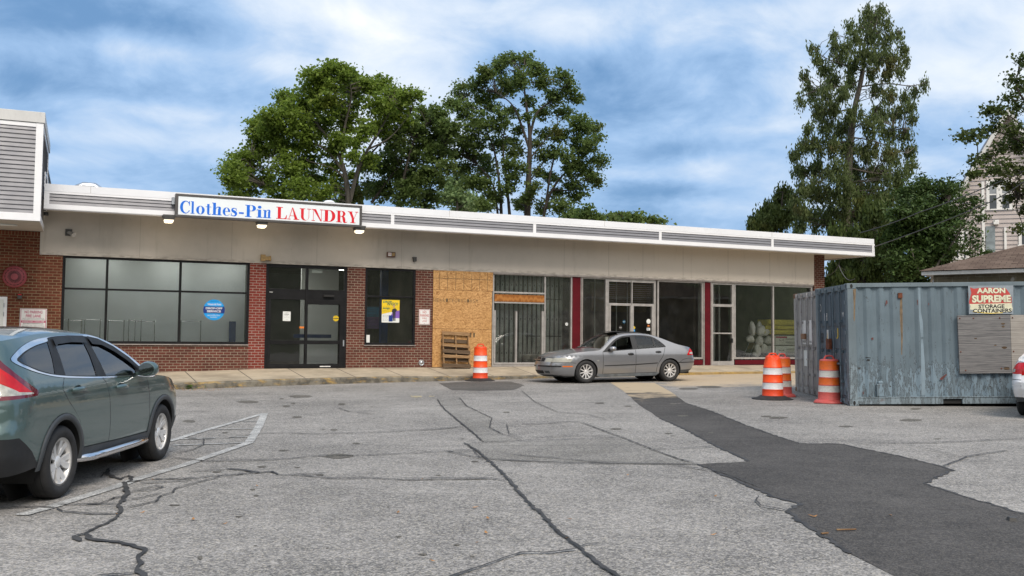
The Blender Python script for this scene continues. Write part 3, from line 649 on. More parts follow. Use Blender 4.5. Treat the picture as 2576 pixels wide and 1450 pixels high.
dd = front('double_door', d0, d1, .60, ZT + .0, [], [(hd, d0, d1, .09), (3.70, d0, d1, .14)], M['alu'], M['glass_clear'], .075, label='aluminium double door with stickers')
mm = MB(); sm = S(1590); mm.box(sm - .07, sm + .07, -.008, .10, .61, hd); mm.box(sm - .02, sm + .02, -.006, .10, hd, 3.7); mm.box(d0 + .08, d0 + .15, -.006, .1, .61, hd); mm.box(d1 - .17, d1 - .08, -.006, .1, .61, hd); mm.box(d0 + .1, d1 - .1, -.005, .1, .62, .8); mm.build('door_leaf', M['alu'], dd, bevel=.004)
mm = MB()
for k in range(9): z = hd + .12 + k * .075; mm.box(d0 + .09, d1 - .09, .16, .19, z, z + .012)
mm.build('blind', M['alu_dark'], dd)
e0, e1 = S(1654), S(1770); zs = fac(1710, 900)[1]
front('window', e0, e1, zs - .06, ZT - .03, [], [], M['alu'], M['glass_clear'], .07)
g0, g1 = S(1790), S(1847)
sd = front('glass_door', g0, g1, .60, ZT - .03, [], [(fac(1818, 769)[1], g0, g1, .10), (.67, g0, g1, .16), (fac(1818, 839)[1], g0, g1, .05)], M['alu'], M['glass_clear'], .09, label='single aluminium glass door')
mm = MB(); mm.box(g1 - .17, g1 - .1, -.07, -.0, 1.45, 1.62); mm.build('door_lock', M['black'], sd)
front('window', g1 + .01, 13.24, zs - .06, ZT - .04, [S(1946.5)], [], M['alu'], M['glass_clear'], .07, label='large aluminium window with stored sacks behind')
hd_ = MB(); hd_.box(sO1 + .02, 13.24, -.045, .1, ZT - .045, ZT + .012); hd_.box(sO1, 13.25, -.06, .12, .56, .60); 
for px in (1464, 1770.5, 1789): s_ = S(px); hd_.box(s_ - .03, s_ + .03, -.015, .1, .6, ZT - .046)
part('frame_rail', hd_, M['alu_dark'])
# rooms behind the glass
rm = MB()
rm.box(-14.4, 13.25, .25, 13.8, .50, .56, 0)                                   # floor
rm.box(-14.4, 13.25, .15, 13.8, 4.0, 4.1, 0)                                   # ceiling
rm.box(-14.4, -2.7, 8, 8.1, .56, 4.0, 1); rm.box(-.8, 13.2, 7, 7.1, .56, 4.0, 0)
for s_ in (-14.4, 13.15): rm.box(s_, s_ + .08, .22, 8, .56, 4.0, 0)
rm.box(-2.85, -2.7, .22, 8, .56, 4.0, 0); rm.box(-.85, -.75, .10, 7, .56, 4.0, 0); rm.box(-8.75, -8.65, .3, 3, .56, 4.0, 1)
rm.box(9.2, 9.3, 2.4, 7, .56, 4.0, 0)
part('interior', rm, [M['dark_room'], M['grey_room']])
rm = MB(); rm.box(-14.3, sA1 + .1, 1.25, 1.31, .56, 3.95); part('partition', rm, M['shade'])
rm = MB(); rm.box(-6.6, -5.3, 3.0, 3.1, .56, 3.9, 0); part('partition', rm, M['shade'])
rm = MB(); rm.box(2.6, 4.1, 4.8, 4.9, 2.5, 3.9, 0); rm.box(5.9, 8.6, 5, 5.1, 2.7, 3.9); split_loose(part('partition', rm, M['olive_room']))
st = MB()
for i in range(17):
    s_ = sO1 + .12 + i * .178; st.box(s_, s_ + .115, .75, .80, .60, 3.95, 0)
    for z in (1.0, 2.2, 3.4): st.box(s_ + .045, s_ + .07, .748, .752, z, z + .07, 1)
for z in (1.62, 2.95): st.box(sO1 + 1.6, c0 - .05, .74, .747, z, z + .03, 1)
for i in range(5): s_ = S(1800 + i * 13); st.box(s_, s_ + .07, 1.1, 1.15, .6, 3.9, 0)
for i in range(4): s_ = S(1540 + i * 28); st.box(s_, s_ + .03, 1.3, 1.34, .6, 3.9, 0)
so_ = part('wall_stud', st, [M['stud'], M['black']]); split_loose(so_)
lt = MB()
for s_, n_ in ((-8.1, 1.2), (-8.0, 3.0), (-5.9, 3.4), (-13.6, .55), (-11.6, .55), (-9.9, .55)): lt.box(s_, s_ + 1.2, n_, n_ + (.5 if s_ > -9 else .18), 3.93, 3.97)  # narrow strips over the window are added, unseen, to brighten the partition
split_loose(part('ceiling_light', lt, M['tube_light']))
bp = MB(); s_ = S(1003); bp.box(s_ - .12, s_ + .12, 1.6, 1.8, .56, 3.9, 0); bp.box(sB0 + .1, sB1, 2.2, 2.25, 1.25, 1.35, 0); bp.box(sA1 - .45, sA1 - .25, .9, .95, .9, 2.0, 0); bp.box(sD0 + 1.3, sD1, 2, 2.1, 1.5, 1.62, 0)
M['blue_paint'] = simple('blue_paint', (.01, .035, .16), .6); split_loose(part('blue_post', bp, M['blue_paint']))
lv = MB(); lv.box(sO0, sO1 + .02, .05, .12, .5, ZT); part('backing_board', lv, M['black'])

# OSB boards over the boarded-up front
bz = [ZT + .0, fac(1160, 731)[1], fac(1160, 828)[1], .57]
labs = ['oriented strand board with ruled lines, topmost of three over the boarded opening', 'oriented strand board with a faded ink stamp, middle of the boarded opening', 'lowest oriented strand board behind the leaning pallet']
for i in range(3):
    q = MB(); q.box(sO0 + .015, sO1 - (.02 if i else -.01), -.035, -.012, bz[i + 1] + .004, bz[i] - .004, 0)
    if i == 0:
        for k in range(7): s_ = sO0 + .22 + k * .29; q.box(s_, s_ + .012, -.0375, -.03, bz[1] + .01, bz[0] - .02, 1)
        q.box(sO0 + .02, sO1, -.037, -.03, 3.52, 3.535, 1)
    if i == 1:
        zc = fac(1160, 757)[1]
        for k in range(15):
            s_ = sO0 + .03 + k * .108
            put_text(q, 'HEARITEGBWUINSM'[k], s_, s_ + .075, zc - .055, zc + .055, -.0375, 1, bold=-.005)
    if i == 2:
        for k in range(3): s_ = sO0 + 1.2 + k * .13; q.box(s_, s_ + .06, -.0375, -.03, bz[2] - .28, bz[2] - .12, 1)
    o = q.build('strand_board', [M['osb'], M['osb_ink']], matrix=FM); tag(o, labs[i], 'board', 'boards over the closed shop front')

# ------------------------------------------------------------------ taller block at the left
blk = empty('shop_building', FM, 'taller grey sided shop block with brick wall at the left edge', 'building')
BN = -2.70; b0, b1 = -24.0, -14.51
q = MB(); q.box(b0, -14.601, 0, .25, .2, 4.43, 0); q.build('brick_wall', M['brick_dark'], blk)
q = MB(); q.box(b0, -14.60, -.004, .0, 4.30, 4.43, 0); q.build('soldier_course', brickmat('soldier_brick', (.115, .036, .020), (.20, .060, .034), (.27, .20, .12), 0, .0815, .205), blk)
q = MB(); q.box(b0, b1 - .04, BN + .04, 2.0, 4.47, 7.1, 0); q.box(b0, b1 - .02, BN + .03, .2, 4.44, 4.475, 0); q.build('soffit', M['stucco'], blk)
q = MB(); 
zz = 4.63; k = 0
while zz < 6.86:
    z1 = min(zz + .1135, 6.88)
    q.add([(b0, BN - .026, zz), (b1 - .12, BN - .026, zz), (b1 - .12, BN + .004, z1), (b0, BN + .004, z1), (b0, BN + .01, zz), (b1 - .12, BN + .01, zz)], [(0, 1, 2, 3), (4, 5, 1, 0)], 0)
    q.add([(b1 - .018 + .0, BN + .08, zz), (b1 - .018, 1.8, zz), (b1 - .044, 1.8, z1), (b1 - .044, BN + .08, z1), (b1 - .05, BN + .08, zz), (b1 - .05, 1.8, zz)], [(0, 1, 2, 3), (4, 5, 1, 0)], 0); zz += .1135
q.build('siding', M['siding'], blk)
q = MB(); q.box(b1 - .17, b1, BN - .03, BN + .0, 4.45, 6.98, 0); q.box(b1 - .03, b1, BN + .001, BN + .09, 4.45, 6.98, 0); q.box(b0, b1 - .171, BN - .028, BN + .05, 4.45, 4.64, 0); q.box(b0, b1 - .171, BN - .03, BN + .05, 6.87, 6.97, 0)
q.box(b1 - .03, b1 - .001, BN + .1, .0, 4.45, 4.62, 0); q.box(b1 - .04, b1 - .001, 1.72, 1.8, 4.6, 7.0, 0); q.box(b1 - .03, b1 - .002, BN + .1, 1.72, 6.87, 6.98, 0)
q.build('trim', M['trim_white'], blk, bevel=.004)
q = MB(); q.box(b0, b1 + .03, BN - .055, BN + .3, 6.985, 7.26, 0); q.box(b1 - .3, b1 + .03, BN + .3, 1.85, 6.985, 7.25, 0); q.box(b0, b1 - .3, BN + .3, 1.85, 7.0, 7.1, 0); q.build('coping', M['coping_old'], blk, bevel=.006)
q = MB(); q.box(b1 - .4, b1 - .06, 1.82, 7.5, 4.5, 6.55, 0); q.box(b1 - .42, b1 - .03, 1.8, 7.5, 6.55, 6.65, 1); q.build('rear_parapet', [M['siding'], M['dkgrey']], blk)
q = MB(); q.box(b1 - .03, b1 + .01, BN + 2.4, BN + 3.5, 5.66, 6.1, 0); q.box(b1 + .0, b1 + .015, BN + 2.5, BN + 3.4, 5.7, 6.0, 1); q.build('side_window', [M['trim_white'], M['black']], blk)
q = MB(); q.lathe([(0, .0), (.30, .0), (.34, -.03), (.34, -.05), (0, -.055)], 20, c=(0, 0, 0)); q.v = [(x * 1.5 - 15.6, y * .45 - 1.6, z + 4.455) for x, y, z in q.v]
tag(q.build('soffit_lamp', M['offwhite'], matrix=FM), 'flat unlit oval lamp under the soffit of the tall block', 'lamp')
# white door at the very left
q = MB(); dx1 = S(17, 790); q.box(dx1 - 1.15, dx1, -.02, .05, .42, fac(10, 747)[1], 0); dr = q.build('door_frame', M['trim_white'], blk, bevel=.005)
q = MB(); q.box(dx1 - 1.07, dx1 - .08, -.028, -.015, .44, fac(8, 754)[1], 0); dr = q.build('door', M['offwhite'], blk)
q = MB()
for z in (.8, 2.1, fac(15, 768)[1]): q.tube([(dx1 - .075, -.035, z - .06), (dx1 - .075, -.035, z + .06)], .012, 6)
split_loose(q.build('hinge', M['galv'], dr))

# roof-top ducts behind the fascia
def at_n(px, py, n): s_, z_ = fac(px, py, n); return (s_, n, z_)
q = MB(); c = at_n(228, 474, 1.5); P = [(c[0] - .45, c[1], c[2] - .3), (c[0] - .40, c[1], c[2] - .05), (c[0] - .2, c[1], c[2] + .05), (c[0] + .1, c[1], c[2] + .05), (c[0] + .3, c[1], c[2] - .08), (c[0] + .42, c[1], c[2] - .35)]
q.tube(P, .13, 12); q.tube([P[0], (P[0][0], P[0][1], 5.4)], .13, 12); q.tube([P[-1], (P[-1][0], P[-1][1], 5.4)], .13, 12)
for o_ in q.s: pass
tag(q.build('roof_duct', M['galv'], matrix=FM), 'bent silver duct on the roof behind the white roof edge', 'duct')
M['rust_brown'] = simple('brown_roof_unit', (.10, .045, .035), .7, var=.3)
q = MB(); c = at_n(203, 475, 1.3); q.lathe([(.45, 5.45), (.45, c[2] - .03), (.3, c[2] + .05), (0, c[2] + .05)], 8, c=(c[0], c[1], 0), smooth=False)
tag(q.build('roof_vent', M['rust_brown'], matrix=FM), 'low brown roof vent beside the silver duct', 'vent')
q = MB(); c = at_n(828, 508, .6); q.lathe([(.08, 5.45), (.08, c[2] - .06), (.19, c[2] - .05), (.19, c[2] - .02), (.13, c[2] + .03), (0, c[2] + .035)], 16, c=(c[0], c[1], 0))
tag(q.build('roof_vent', M['coping'], matrix=FM), 'small white mushroom vent peeping over the laundry sign', 'vent')
# ------------------------------------------------------------------ laundry sign
SN = -1.30
g0, g1 = S(441, 518, SN), S(911, 543, SN); z1 = (fac(441, 490, SN)[1] + fac(911, 515, SN)[1]) / 2; z0 = (fac(441, 548, SN)[1] + fac(911, 570, SN)[1]) / 2
sign = empty('shop_sign', FM, 'long white box sign with blue and red serif letters on the roof edge', 'sign')
q = MB(); q.box(g0 + .07, g1 - .07, SN + .012, SN + .2, z0 + .06, z1 - .06); q.build('face', M['sign_white'], sign)
q = MB(); q.box(g0, g1, SN, SN + .21, z1 - .07, z1); q.box(g0, g1, SN, SN + .21, z0, z0 + .07); q.box(g0, g0 + .08, SN, SN + .21, z0 + .07, z1 - .07); q.box(g1 - .08, g1, SN, SN + .21, z0 + .07, z1 - .07)
q.build('frame', M['sign_frame'], sign, bevel=.008)
q = MB(); q.box(g0 - .09, g0 - .01, SN + .12, FR, z1 - .3, z1 - .1); q.build('bracket', M['galv'], sign)
def rect(x0, x1, y0, y1): return [(x0, y0), (x1, y0), (x1, y1), (x0, y1)]
def el(cx, cy, rx, ry, n=28, a0=0, a1=360): return [(cx + rx * math.cos(math.radians(a0 + (a1 - a0) * i / n)), cy + ry * math.sin(math.radians(a0 + (a1 - a0) * i / n))) for i in range(n + (a1 - a0 != 360))]
def ser(x0, x1, y): return rect(x0, x1, y - (.02 if y > .5 else 0), y + (.035 if y > .5 else .055))
def stroke(P, Wd):
    P = smooth_poly(P, 5); ws = np.interp(np.linspace(0, 1, len(P)), np.linspace(0, 1, len(Wd)), Wd); L = []; R = []
    for i, p in enumerate(P):
        a, b = P[max(i - 1, 0)], P[min(i + 1, len(P) - 1)]; d = math.hypot(b[0] - a[0], b[1] - a[1]) or 1; nx_, ny_ = -(b[1] - a[1]) / d, (b[0] - a[0]) / d
        L.append((p[0] + nx_ * ws[i] / 2, p[1] + ny_ * ws[i] / 2)); R.append((p[0] - nx_ * ws[i] / 2, p[1] - ny_ * ws[i] / 2))
    return L + R[::-1]
GL = {
 'C': ([el(.43, .5, .43, .52), [(.60, .98), (.72, .86), (.74, 1.0), (.80, 1.0), (.80, .62), (.74, .62), (.68, .78)]], [el(.50, .5, .27, .455), rect(.70, 1.2, .25, .61), rect(.80, 1.2, -.1, 1.1)]),
 'l': ([rect(.09, .29, 0, 1.0), ser(0, .38, 0), ser(0, .2, .965)], []),
 'o': ([el(.33, .33, .33, .345)], [el(.33, .33, .125, .315)]),
 't': ([rect(.12, .31, .12, .86), rect(0, .47, .61, .65), stroke([(.215, .2), (.23, .07), (.33, .02), (.46, .08)], [.19, .16, .06, .03])], []),
 'h': ([rect(.09, .29, 0, 1.0), ser(0, .38, 0), ser(0, .2, .965), rect(.45, .65, 0, .50), ser(.37, .74, 0), stroke([(.27, .48), (.36, .63), (.47, .665), (.57, .62), (.56, .45)], [.03, .04, .07, .17, .2])], []),
 'n': ([rect(.09, .29, 0, .66), ser(0, .38, 0), ser(0, .2, .625), rect(.45, .65, 0, .50), ser(.37, .74, 0), stroke([(.27, .48), (.36, .63), (.47, .665), (.57, .62), (.56, .45)], [.03, .04, .07, .17, .2])], []),
 'e': ([el(.33, .33, .33, .345)], [el(.34, .33, .125, .31, 14, 0, 180) + [(.215, .36), (.465, .36)], [(.215, .325), (.215, .2), (.28, .045), (.36, .02), (.5, .07), (.62, .17), (.8, .17), (.8, .325)]]),
 's': ([stroke([(.46, .50), (.40, .61), (.27, .65), (.13, .58), (.15, .44), (.33, .34), (.44, .22), (.38, .06), (.24, .015), (.09, .06), (.04, .18)], [.03, .045, .06, .12, .19, .22, .19, .12, .06, .045, .03]), rect(.44, .475, .42, .66), rect(.02, .055, 0, .25)], []),
 '-': ([rect(.0, .42, .22, .36)], []),
 'P': ([rect(.12, .35, 0, 1), ser(0, .48, 0), ser(0, .4, .965), el(.5, .745, .31, .256), rect(.3, .5, .49, 1)], [el(.46, .745, .12, .222), rect(.35, .46, .523, .967)]),
 'i': ([rect(.09, .29, 0, .66), ser(0, .38, 0), ser(0, .2, .625), el(.19, .87, .12, .12)], []),
 'L': ([rect(.12, .36, 0, 1), ser(0, .5, 0), ser(0, .5, .965), [(.36, .035), (.36, 0), (.80, 0), (.82, .36), (.79, .36), (.70, .10), (.55, .035)]], []),
 'A': ([[(.40, 1.02), (.46, 1.02), (.87, 0), (.62, 0)], [(.40, 1.02), (.44, 1.02), (.44, .95), (.15, .02), (.11, .02)], ser(0, .27, 0), ser(.52, .98, 0), rect(.2, .66, .30, .335)], []),
 'U': ([rect(.12, .36, .3, 1), ser(0, .48, .965), ser(.66, 1.0, .965), rect(.80, .84, .3, 1), el(.48, .30, .36, .32, 20, 180, 360)], [el(.58, .30, .22, .285, 20, 180, 360)]),
 'N': ([rect(.13, .17, 0, 1), ser(0, .30, 0), ser(0, .3, .965), [(.13, 1), (.38, 1), (.90, 0), (.86, -.02), (.80, 0)], rect(.86, .90, 0, 1), ser(.74, 1.02, .965)], []),
 'D': ([rect(.12, .36, 0, 1), ser(0, .4, 0), ser(0, .4, .965), el(.45, .5, .47, .5, 28, -90, 90) + [(.36, 1), (.36, 0)]], [el(.42, .5, .25, .465, 28, -90, 90) + [(.36, .965), (.36, .035)]]),
 'R': ([rect(.12, .36, 0, 1), ser(0, .48, 0), ser(0, .4, .965), el(.48, .755, .30, .246), rect(.3, .48, .51, 1), stroke([(.45, .52), (.60, .46), (.66, .30), (.70, .08), (.80, .01), (.94, .08)], [.03, .18, .23, .2, .07, .03])], [el(.45, .755, .12, .212), rect(.36, .45, .543, .967)]),
 'Y': ([[(.10, 1), (.36, 1), (.60, .42), (.60, .35), (.40, .38)], rect(.38, .61, 0, .44), ser(.25, .74, 0), ser(0, .46, .965), [(.60, .42), (.84, 1), (.88, 1), (.61, .36)], ser(.70, 1.0, .965)], [])}
ext = [('C', 172, 298), ('l', 310, 360), ('o', 380, 490), ('t', 503, 575), ('h', 583, 712), ('e', 723, 820), ('s', 830, 910), ('-', 932, 995), ('P', 1012, 1150), ('i', 1160, 1235), ('n', 1243, 1348),
       ('L', 1413, 1550), ('A', 1555, 1710), ('U', 1715, 1860), ('N', 1870, 2016), ('D', 2020, 2175), ('R', 2185, 2330), ('Y', 2335, 2470)]
zb = fac((500 + 235 / 4.293) * .8385, (560 + 344 / 4.293) * .8385, SN)[1]; zc = .355
for col, chars in (('blue', ext[:11]), ('red', ext[11:])):
    q = MB(); last = 0
    for ch, xa, xb in chars:
        V, T = tri2d(*GL[ch]); lo, hi = V.min(0), V.max(0)
        sa, sb = [S((500 + x / 4.293) * .8385, 530, SN) for x in (xa, xb)]
        V = np.c_[sa + (V[:, 0] - lo[0]) / (hi[0] - lo[0]) * (sb - sa), np.full(len(V), SN + .008), zb + V[:, 1] * zc]
        q.add(V.tolist(), [tuple(t) for t in T])
    q.build('lettering', M[col], sign)

# lamps under the roof edge
labs = ['lit square lamp under the soffit at the left end of the laundry sign', 'lit square lamp under the middle of the laundry sign', 'lit square lamp under the right end of the laundry sign']
proto = None
for i, px in enumerate((423, 656, 900)):
    py = (560, 568, 580)[i]; s_ = S(px, py, FR + .12); n_ = FR - .05; loc = FM @ Vector((s_, n_, 4.945))
    if proto is None:
        proto = empty('wall_lamp', None, labs[0], 'lamp', 'lit lamps under the laundry sign')
        q = MB(); q.box(-.17, .17, -.16, .16, -.02, .04); q.lathe([(.22, -.02), (.205, -.10), (.0, -.10)], 4, c=(0, 0, 0), arc=(math.pi / 4, math.pi / 4 + 2 * math.pi), smooth=False); q.build('housing', M['dkgrey'], proto, bevel=.006)
        q = MB(); q.lathe([(.185, -.10), (.16, -.165), (.13, -.18), (0, -.18)], 4, arc=(math.pi / 4, math.pi / 4 + 2 * math.pi), smooth=False); q.build('lens', M['lamp_lens'], proto, bevel=.01)
        o = proto
    else: o = copy_tree(proto); o['label'] = labs[i]
    o.location = loc; o.rotation_euler = (0, 0, TH)
    pl = bpy.data.lights.new('lamp_glow', 'POINT'); pl.energy = 5; pl.color = (1, .78, .5); pl.shadow_soft_size = .1
    lo_ = bpy.data.objects.new('lamp_glow', pl); COL.objects.link(lo_); lo_.location = loc + Vector((0, 0, -.3))

# small things fixed to the pale panels
def fx(px, py, n=-.04): s_, z_ = fac(px, py, n); return s_, z_
s_, z_ = fx(175, 586); r_ = empty('floodlight', FM, 'small grey floodlight on a square plate, left part of the pale panel', 'floodlight')
q = MB(); q.box(s_ - .11, s_ + .07, -.07, -.036, z_ - .09, z_ + .10); q.build('plate', M['dkgrey'], r_)
q = MB(); q.tube([(s_ - .03, -.07, z_), (s_ + .03, -.16, z_ - .02), (s_ + .12, -.26, z_ - .08)], [.04, .05, .075], 12); q.build('lamp_head', M['galv'], r_)
s_, z_ = fx(667, 650); r_ = empty('horn_loudspeaker', FM, 'aged beige horn loudspeaker above the brick pier', 'loudspeaker')
q = MB(); q.box(s_ - .14, s_ - .01, -.18, -.036, z_ - .09, z_ + .10); q.build('mount', M['beige_plastic'], r_)
q = MB(); q.obox((s_ + .07, -.13, z_ - .01), (1, -.3, 0), (.3, 1, 0), (0, 0, 1), .09, .05, .055); q.lathe([(.05, 0), (.09, .08), (.095, .085), (0, .06)], 14, 0, 'X', c=(s_ + .06, -.13, z_ - .01)); q.build('horn', M['beige_plastic'], r_)
s_, z_ = fx(983, 641); r_ = empty('alarm_light', FM, 'brown fire alarm box with a pale front above the door pier', 'alarm')
q = MB(); q.box(s_ - .14, s_ + .14, -.12, -.036, z_ - .085, z_ + .08); q.build('housing', M['rust_brown'], r_, bevel=.01)
q = MB(); q.box(s_ - .11, s_ + .0, -.128, -.119, z_ - .05, z_ + .055, 0); q.box(s_ + .02, s_ + .11, -.128, -.119, z_ - .05, z_ + .055, 1); put_text(q, 'FIRE', s_ - .10, s_ - .01, z_ - .02, z_ + .04, -.130, 2); q.build('cover', [M['offwhite'], M['beige_plastic'], M['faded_red']], r_)
s_, z_ = fx(1042, 653); q = MB(); q.box(s_ - .05, s_ + .06, -.13, -.036, z_ - .07, z_ + .07, 0); q.box(s_ - .07, s_ + .07, -.10, -.036, z_ + .03, z_ + .075, 0)
tag(q.build('wall_light', M['dkgrey'], matrix=FM, bevel=.008), 'small dark downlight on the pale panel above the small window', 'lamp')
s_, z_ = fx(112, 538, -.35); q = MB(); q.box(s_ - .02, s_ + .10, -.45, -.3, z_ - .05, z_ + .04); q.tube([(s_, -.45, z_), (s_ + .05, -.55, z_ - .04)], .03, 8)
tag(q.build('security_camera', M['dkgrey'], matrix=FM), 'dark camera under the roof edge by the tall block', 'camera')
# fire bell
s_, z_ = fac(37, 697, -.02); r_ = empty('fire_bell', FM, 'round faded red fire bell with radial slots on the brick wall', 'bell')
q = MB(); q.lathe([(.30, 0), (.305, -.05), (.27, -.10), (.18, -.14), (.06, -.155), (0, -.155)], 32, axis='Y', c=(s_, -.005, z_)); q.build('dome', M['bell_red'], r_)
q = MB()
for k in range(28):
    t = 2 * math.pi * k / 28; a = Vector((math.cos(t), 0, math.sin(t))); p0 = Vector((s_, -.150, z_)) + a * .09; p1 = Vector((s_, -.143, z_)) + a * .175; q.beam(p0 + Vector((0, -.008, 0)), p1 + Vector((0, -.004, 0)), .012, .012)
for k in range(16):
    t = 2 * math.pi * k / 16; u_ = Vector((-math.sin(t), 0, math.cos(t))); p = Vector((s_ + .235 * math.cos(t), -.128, z_ + .235 * math.sin(t))); q.beam(p - u_ * .032, p + u_ * .032, .015, .012)
q.build('slots', M['black'], r_)
s_, z_ = fac(49, 746, -.02); r_ = empty('alarm_strobe', FM, 'small dark strobe box with a red top on the brick wall under the bell', 'alarm')
q = MB(); q.box(s_ - .05, s_ + .06, -.10, -.0, z_ - .07, z_ + .03); q.build('housing', M['dkgrey'], r_, bevel=.01)
q = MB(); q.box(s_ - .035, s_ + .045, -.09, -.01, z_ + .03, z_ + .06); q.build('lens', M['red'], r_, bevel=.008)
# siamese connection
s_, z_ = fac(1060, 913, 0); r_ = empty('wall_outlet_cap', FM, 'round metal pipe cap low on the brick pier', 'cap')
q = MB(); q.lathe([(.10, 0), (.10, -.02), (.085, -.03), (.075, -.02), (.03, -.02), (.028, -.045), (0, -.045)], 20, axis='Y', c=(s_, 0, z_)); q.box(s_ - .005, s_ + .06, -.04, -.02, z_ - .012, z_ + .012); q.build('cap', M['galv'], r_)

# ------------------------------------------------------------------ printed signs
def board(name, sa, sb, za, zb_, n, matb, label, cat, th=.006, edge=None, rad=0.0):
    r_ = empty(name, FM, label, cat); q = MB(); q.box(sa, sb, n - th, n, za, zb_); q.build('panel', matb, r_, bevel=.002); return r_
sa, sb = S(49.5, 805, -.04), S(117.5, 805, -.04); zt_, zb_ = fac(84, 777, -.04)[1], fac(84, 838, -.04)[1]
r_ = board('no_parking_sign', sa, sb, zb_, zt_, -.01, M['white'], 'white and magenta no parking fire lane sign with small print on the left brick wall', 'sign')
w_, h_ = sb - sa, zt_ - zb_; q = MB()
def RX(f): return sa + w_ * f
def RZ(f): return zt_ - h_ * f
for a0, a1, b0_, b1_ in ((.025, .975, .02, .032), (.025, .975, .968, .98), (.025, .045, .032, .968), (.955, .975, .032, .968)): q.box(RX(a0), RX(a1), -.0175, -.015, RZ(b1_), RZ(b0_), 0)
put_text(q, 'NO PARKING', RX(.17), RX(.83), RZ(.20), RZ(.08), -.018, 0, bold=.02); put_text(q, 'FIRE LANE', RX(.22), RX(.78), RZ(.36), RZ(.24), -.018, 0, bold=.02)
put_text(q, 'ILLEGALLY PARKED & UNAUTHORIZED VEHICLES', RX(.10), RX(.90), RZ(.415), RZ(.385), -.018, 1); put_text(q, 'WILL BE TOWED AWAY AT VEHICLE OWNERS EXPENSE', RX(.07), RX(.93), RZ(.465), RZ(.435), -.018, 1)
q.box(RX(.05), RX(.95), -.0175, -.015, RZ(.58), RZ(.49), 0); put_text(q, '24 HOURS A DAY - 7 DAYS A WEEK', RX(.08), RX(.92), RZ(.565), RZ(.505), -.0185, 2, bold=.02)
put_text(q, 'GUS MOTORSPORTS LLC', RX(.12), RX(.88), RZ(.64), RZ(.595), -.018, 1, bold=.02)
for k, t in enumerate(['19 Blackhall St Bld. 4, New London, CT', '860-439-0196 / 860-213-7210', 'UP TO 10,000 GVWR - $125.00 HOOK UP', '$4.70 PER MILE AFTER 2 MILES', '10,001 TO 26,000 GVWR $250.00 PER HOUR', 'OVER 26,001 GVWR $350.00 PER HOUR', 'P.U.C. LIC. 821']): put_text(q, t, RX(.08 if k < 6 else .3), RX(.92 if k < 6 else .7), RZ(.695 + k * .045), RZ(.665 + k * .045), -.018, 1)
q.build('print', [M['magenta'], M['ink'], M['white']], r_)
sa, sb = S(1054.5, 795, -.03), S(1082, 795, -.03); zt_, zb_ = fac(1069, 779, -.03)[1], fac(1069, 817, -.03)[1]; w_, h_ = sb - sa, zt_ - zb_
r_ = board('no_parking_sign', sa, sb, zb_, zt_, -.01, M['white'], 'small white no parking fire lane sign with red letters beside the strand boards', 'sign')
q = MB()
for a0, a1, b0_, b1_ in ((.05, .95, .03, .045), (.05, .95, .955, .97), (.05, .08, .045, .955), (.92, .95, .045, .955)): q.box(RX(a0), RX(a1), -.0175, -.015, RZ(b1_), RZ(b0_), 0)
put_text(q, 'NO', RX(.33), RX(.67), RZ(.26), RZ(.11), -.018, 0, bold=.01); put_text(q, 'PARKING', RX(.12), RX(.88), RZ(.48), RZ(.31), -.018, 0, bold=.01); put_text(q, 'FIRE', RX(.3), RX(.7), RZ(.64), RZ(.54), -.018, 0); put_text(q, 'LANE', RX(.28), RX(.72), RZ(.82), RZ(.71), -.018, 0)
for f_ in (.07, .93): q.lathe([(.008, -.017), (.008, -.02), (0, -.021)], 8, 1, 'Y', c=(RX(.5), 0, RZ(f_)))
q.build('print', [M['faded_red'], M['dkgrey']], r_)
# round sticker on the laundry window (inside face of the recessed pane)
s_, z_ = fac(538.5, 780, .055); rad = abs(S(565.5, 780, .055) - s_); NNP = .062
r_ = empty('window_sticker', FM, 'round blue drop-off service sticker on the laundry window', 'sticker')
def discm(cx, cz, r0, n, mi, q, ya=-99, yb=99, seg=40):
    P = [(cx + r0 * math.cos(2 * math.pi * k / seg), cz + r0 * math.sin(2 * math.pi * k / seg)) for k in range(seg)]
    P = [(x, min(max(z, ya), yb)) for x, z in P]; q.add([(x, n, z) for x, z in P] + [(x, n + .002, z) for x, z in P], [tuple(range(seg))] + [tuple(range(seg, 2 * seg))[::-1]] + [(k, (k + 1) % seg, seg + (k + 1) % seg, seg + k) for k in range(seg)], mi)
q = MB(); discm(s_, z_, rad, NNP, 0, q, seg=48); q.build('disc', M['cyan'], r_)
q = MB(); hb = rad * .33; xs_ = math.sqrt(rad ** 2 - hb ** 2); P = [(s_ + rad * math.cos(t), z_ + rad * math.sin(t)) for t in np.linspace(-math.asin(.33), math.asin(.33), 9)] + [(s_ + rad * math.cos(t), z_ + rad * math.sin(t)) for t in np.linspace(math.pi - math.asin(.33), math.pi + math.asin(.33), 9)]
q.add([(x, NNP - .002, z) for x, z in P], [tuple(range(len(P)))], 0)
put_text(q, 'Wash & Fold', s_ - rad * .62, s_ + rad * .65, z_ + rad * .44, z_ + rad * .64, NNP - .003, 1, bold=.01); put_text(q, 'DROP-OFF', s_ - rad * .77, s_ + rad * .77, z_ + rad * .05, z_ + rad * .25, NNP - .004, 1, bold=.03); put_text(q, 'SERVICE', s_ - rad * .65, s_ + rad * .65, z_ - rad * .24, z_ - rad * .04, NNP - .004, 1, bold=.03)
put_text(q, 'Let Us Do Your', s_ - rad * .6, s_ + rad * .6, z_ - rad * .60, z_ - rad * .44, NNP - .003, 1, italic=.3); put_text(q, 'Laundry', s_ - rad * .33, s_ + rad * .33, z_ - rad * .80, z_ - rad * .64, NNP - .003, 1, italic=.3); put_text(q, '*PREMIUM*', s_ - rad * .38, s_ + rad * .42, z_ + rad * .76, z_ + rad * .83, NNP - .003, 0)
q.build('print', [M['navy'], M['white']], r_)
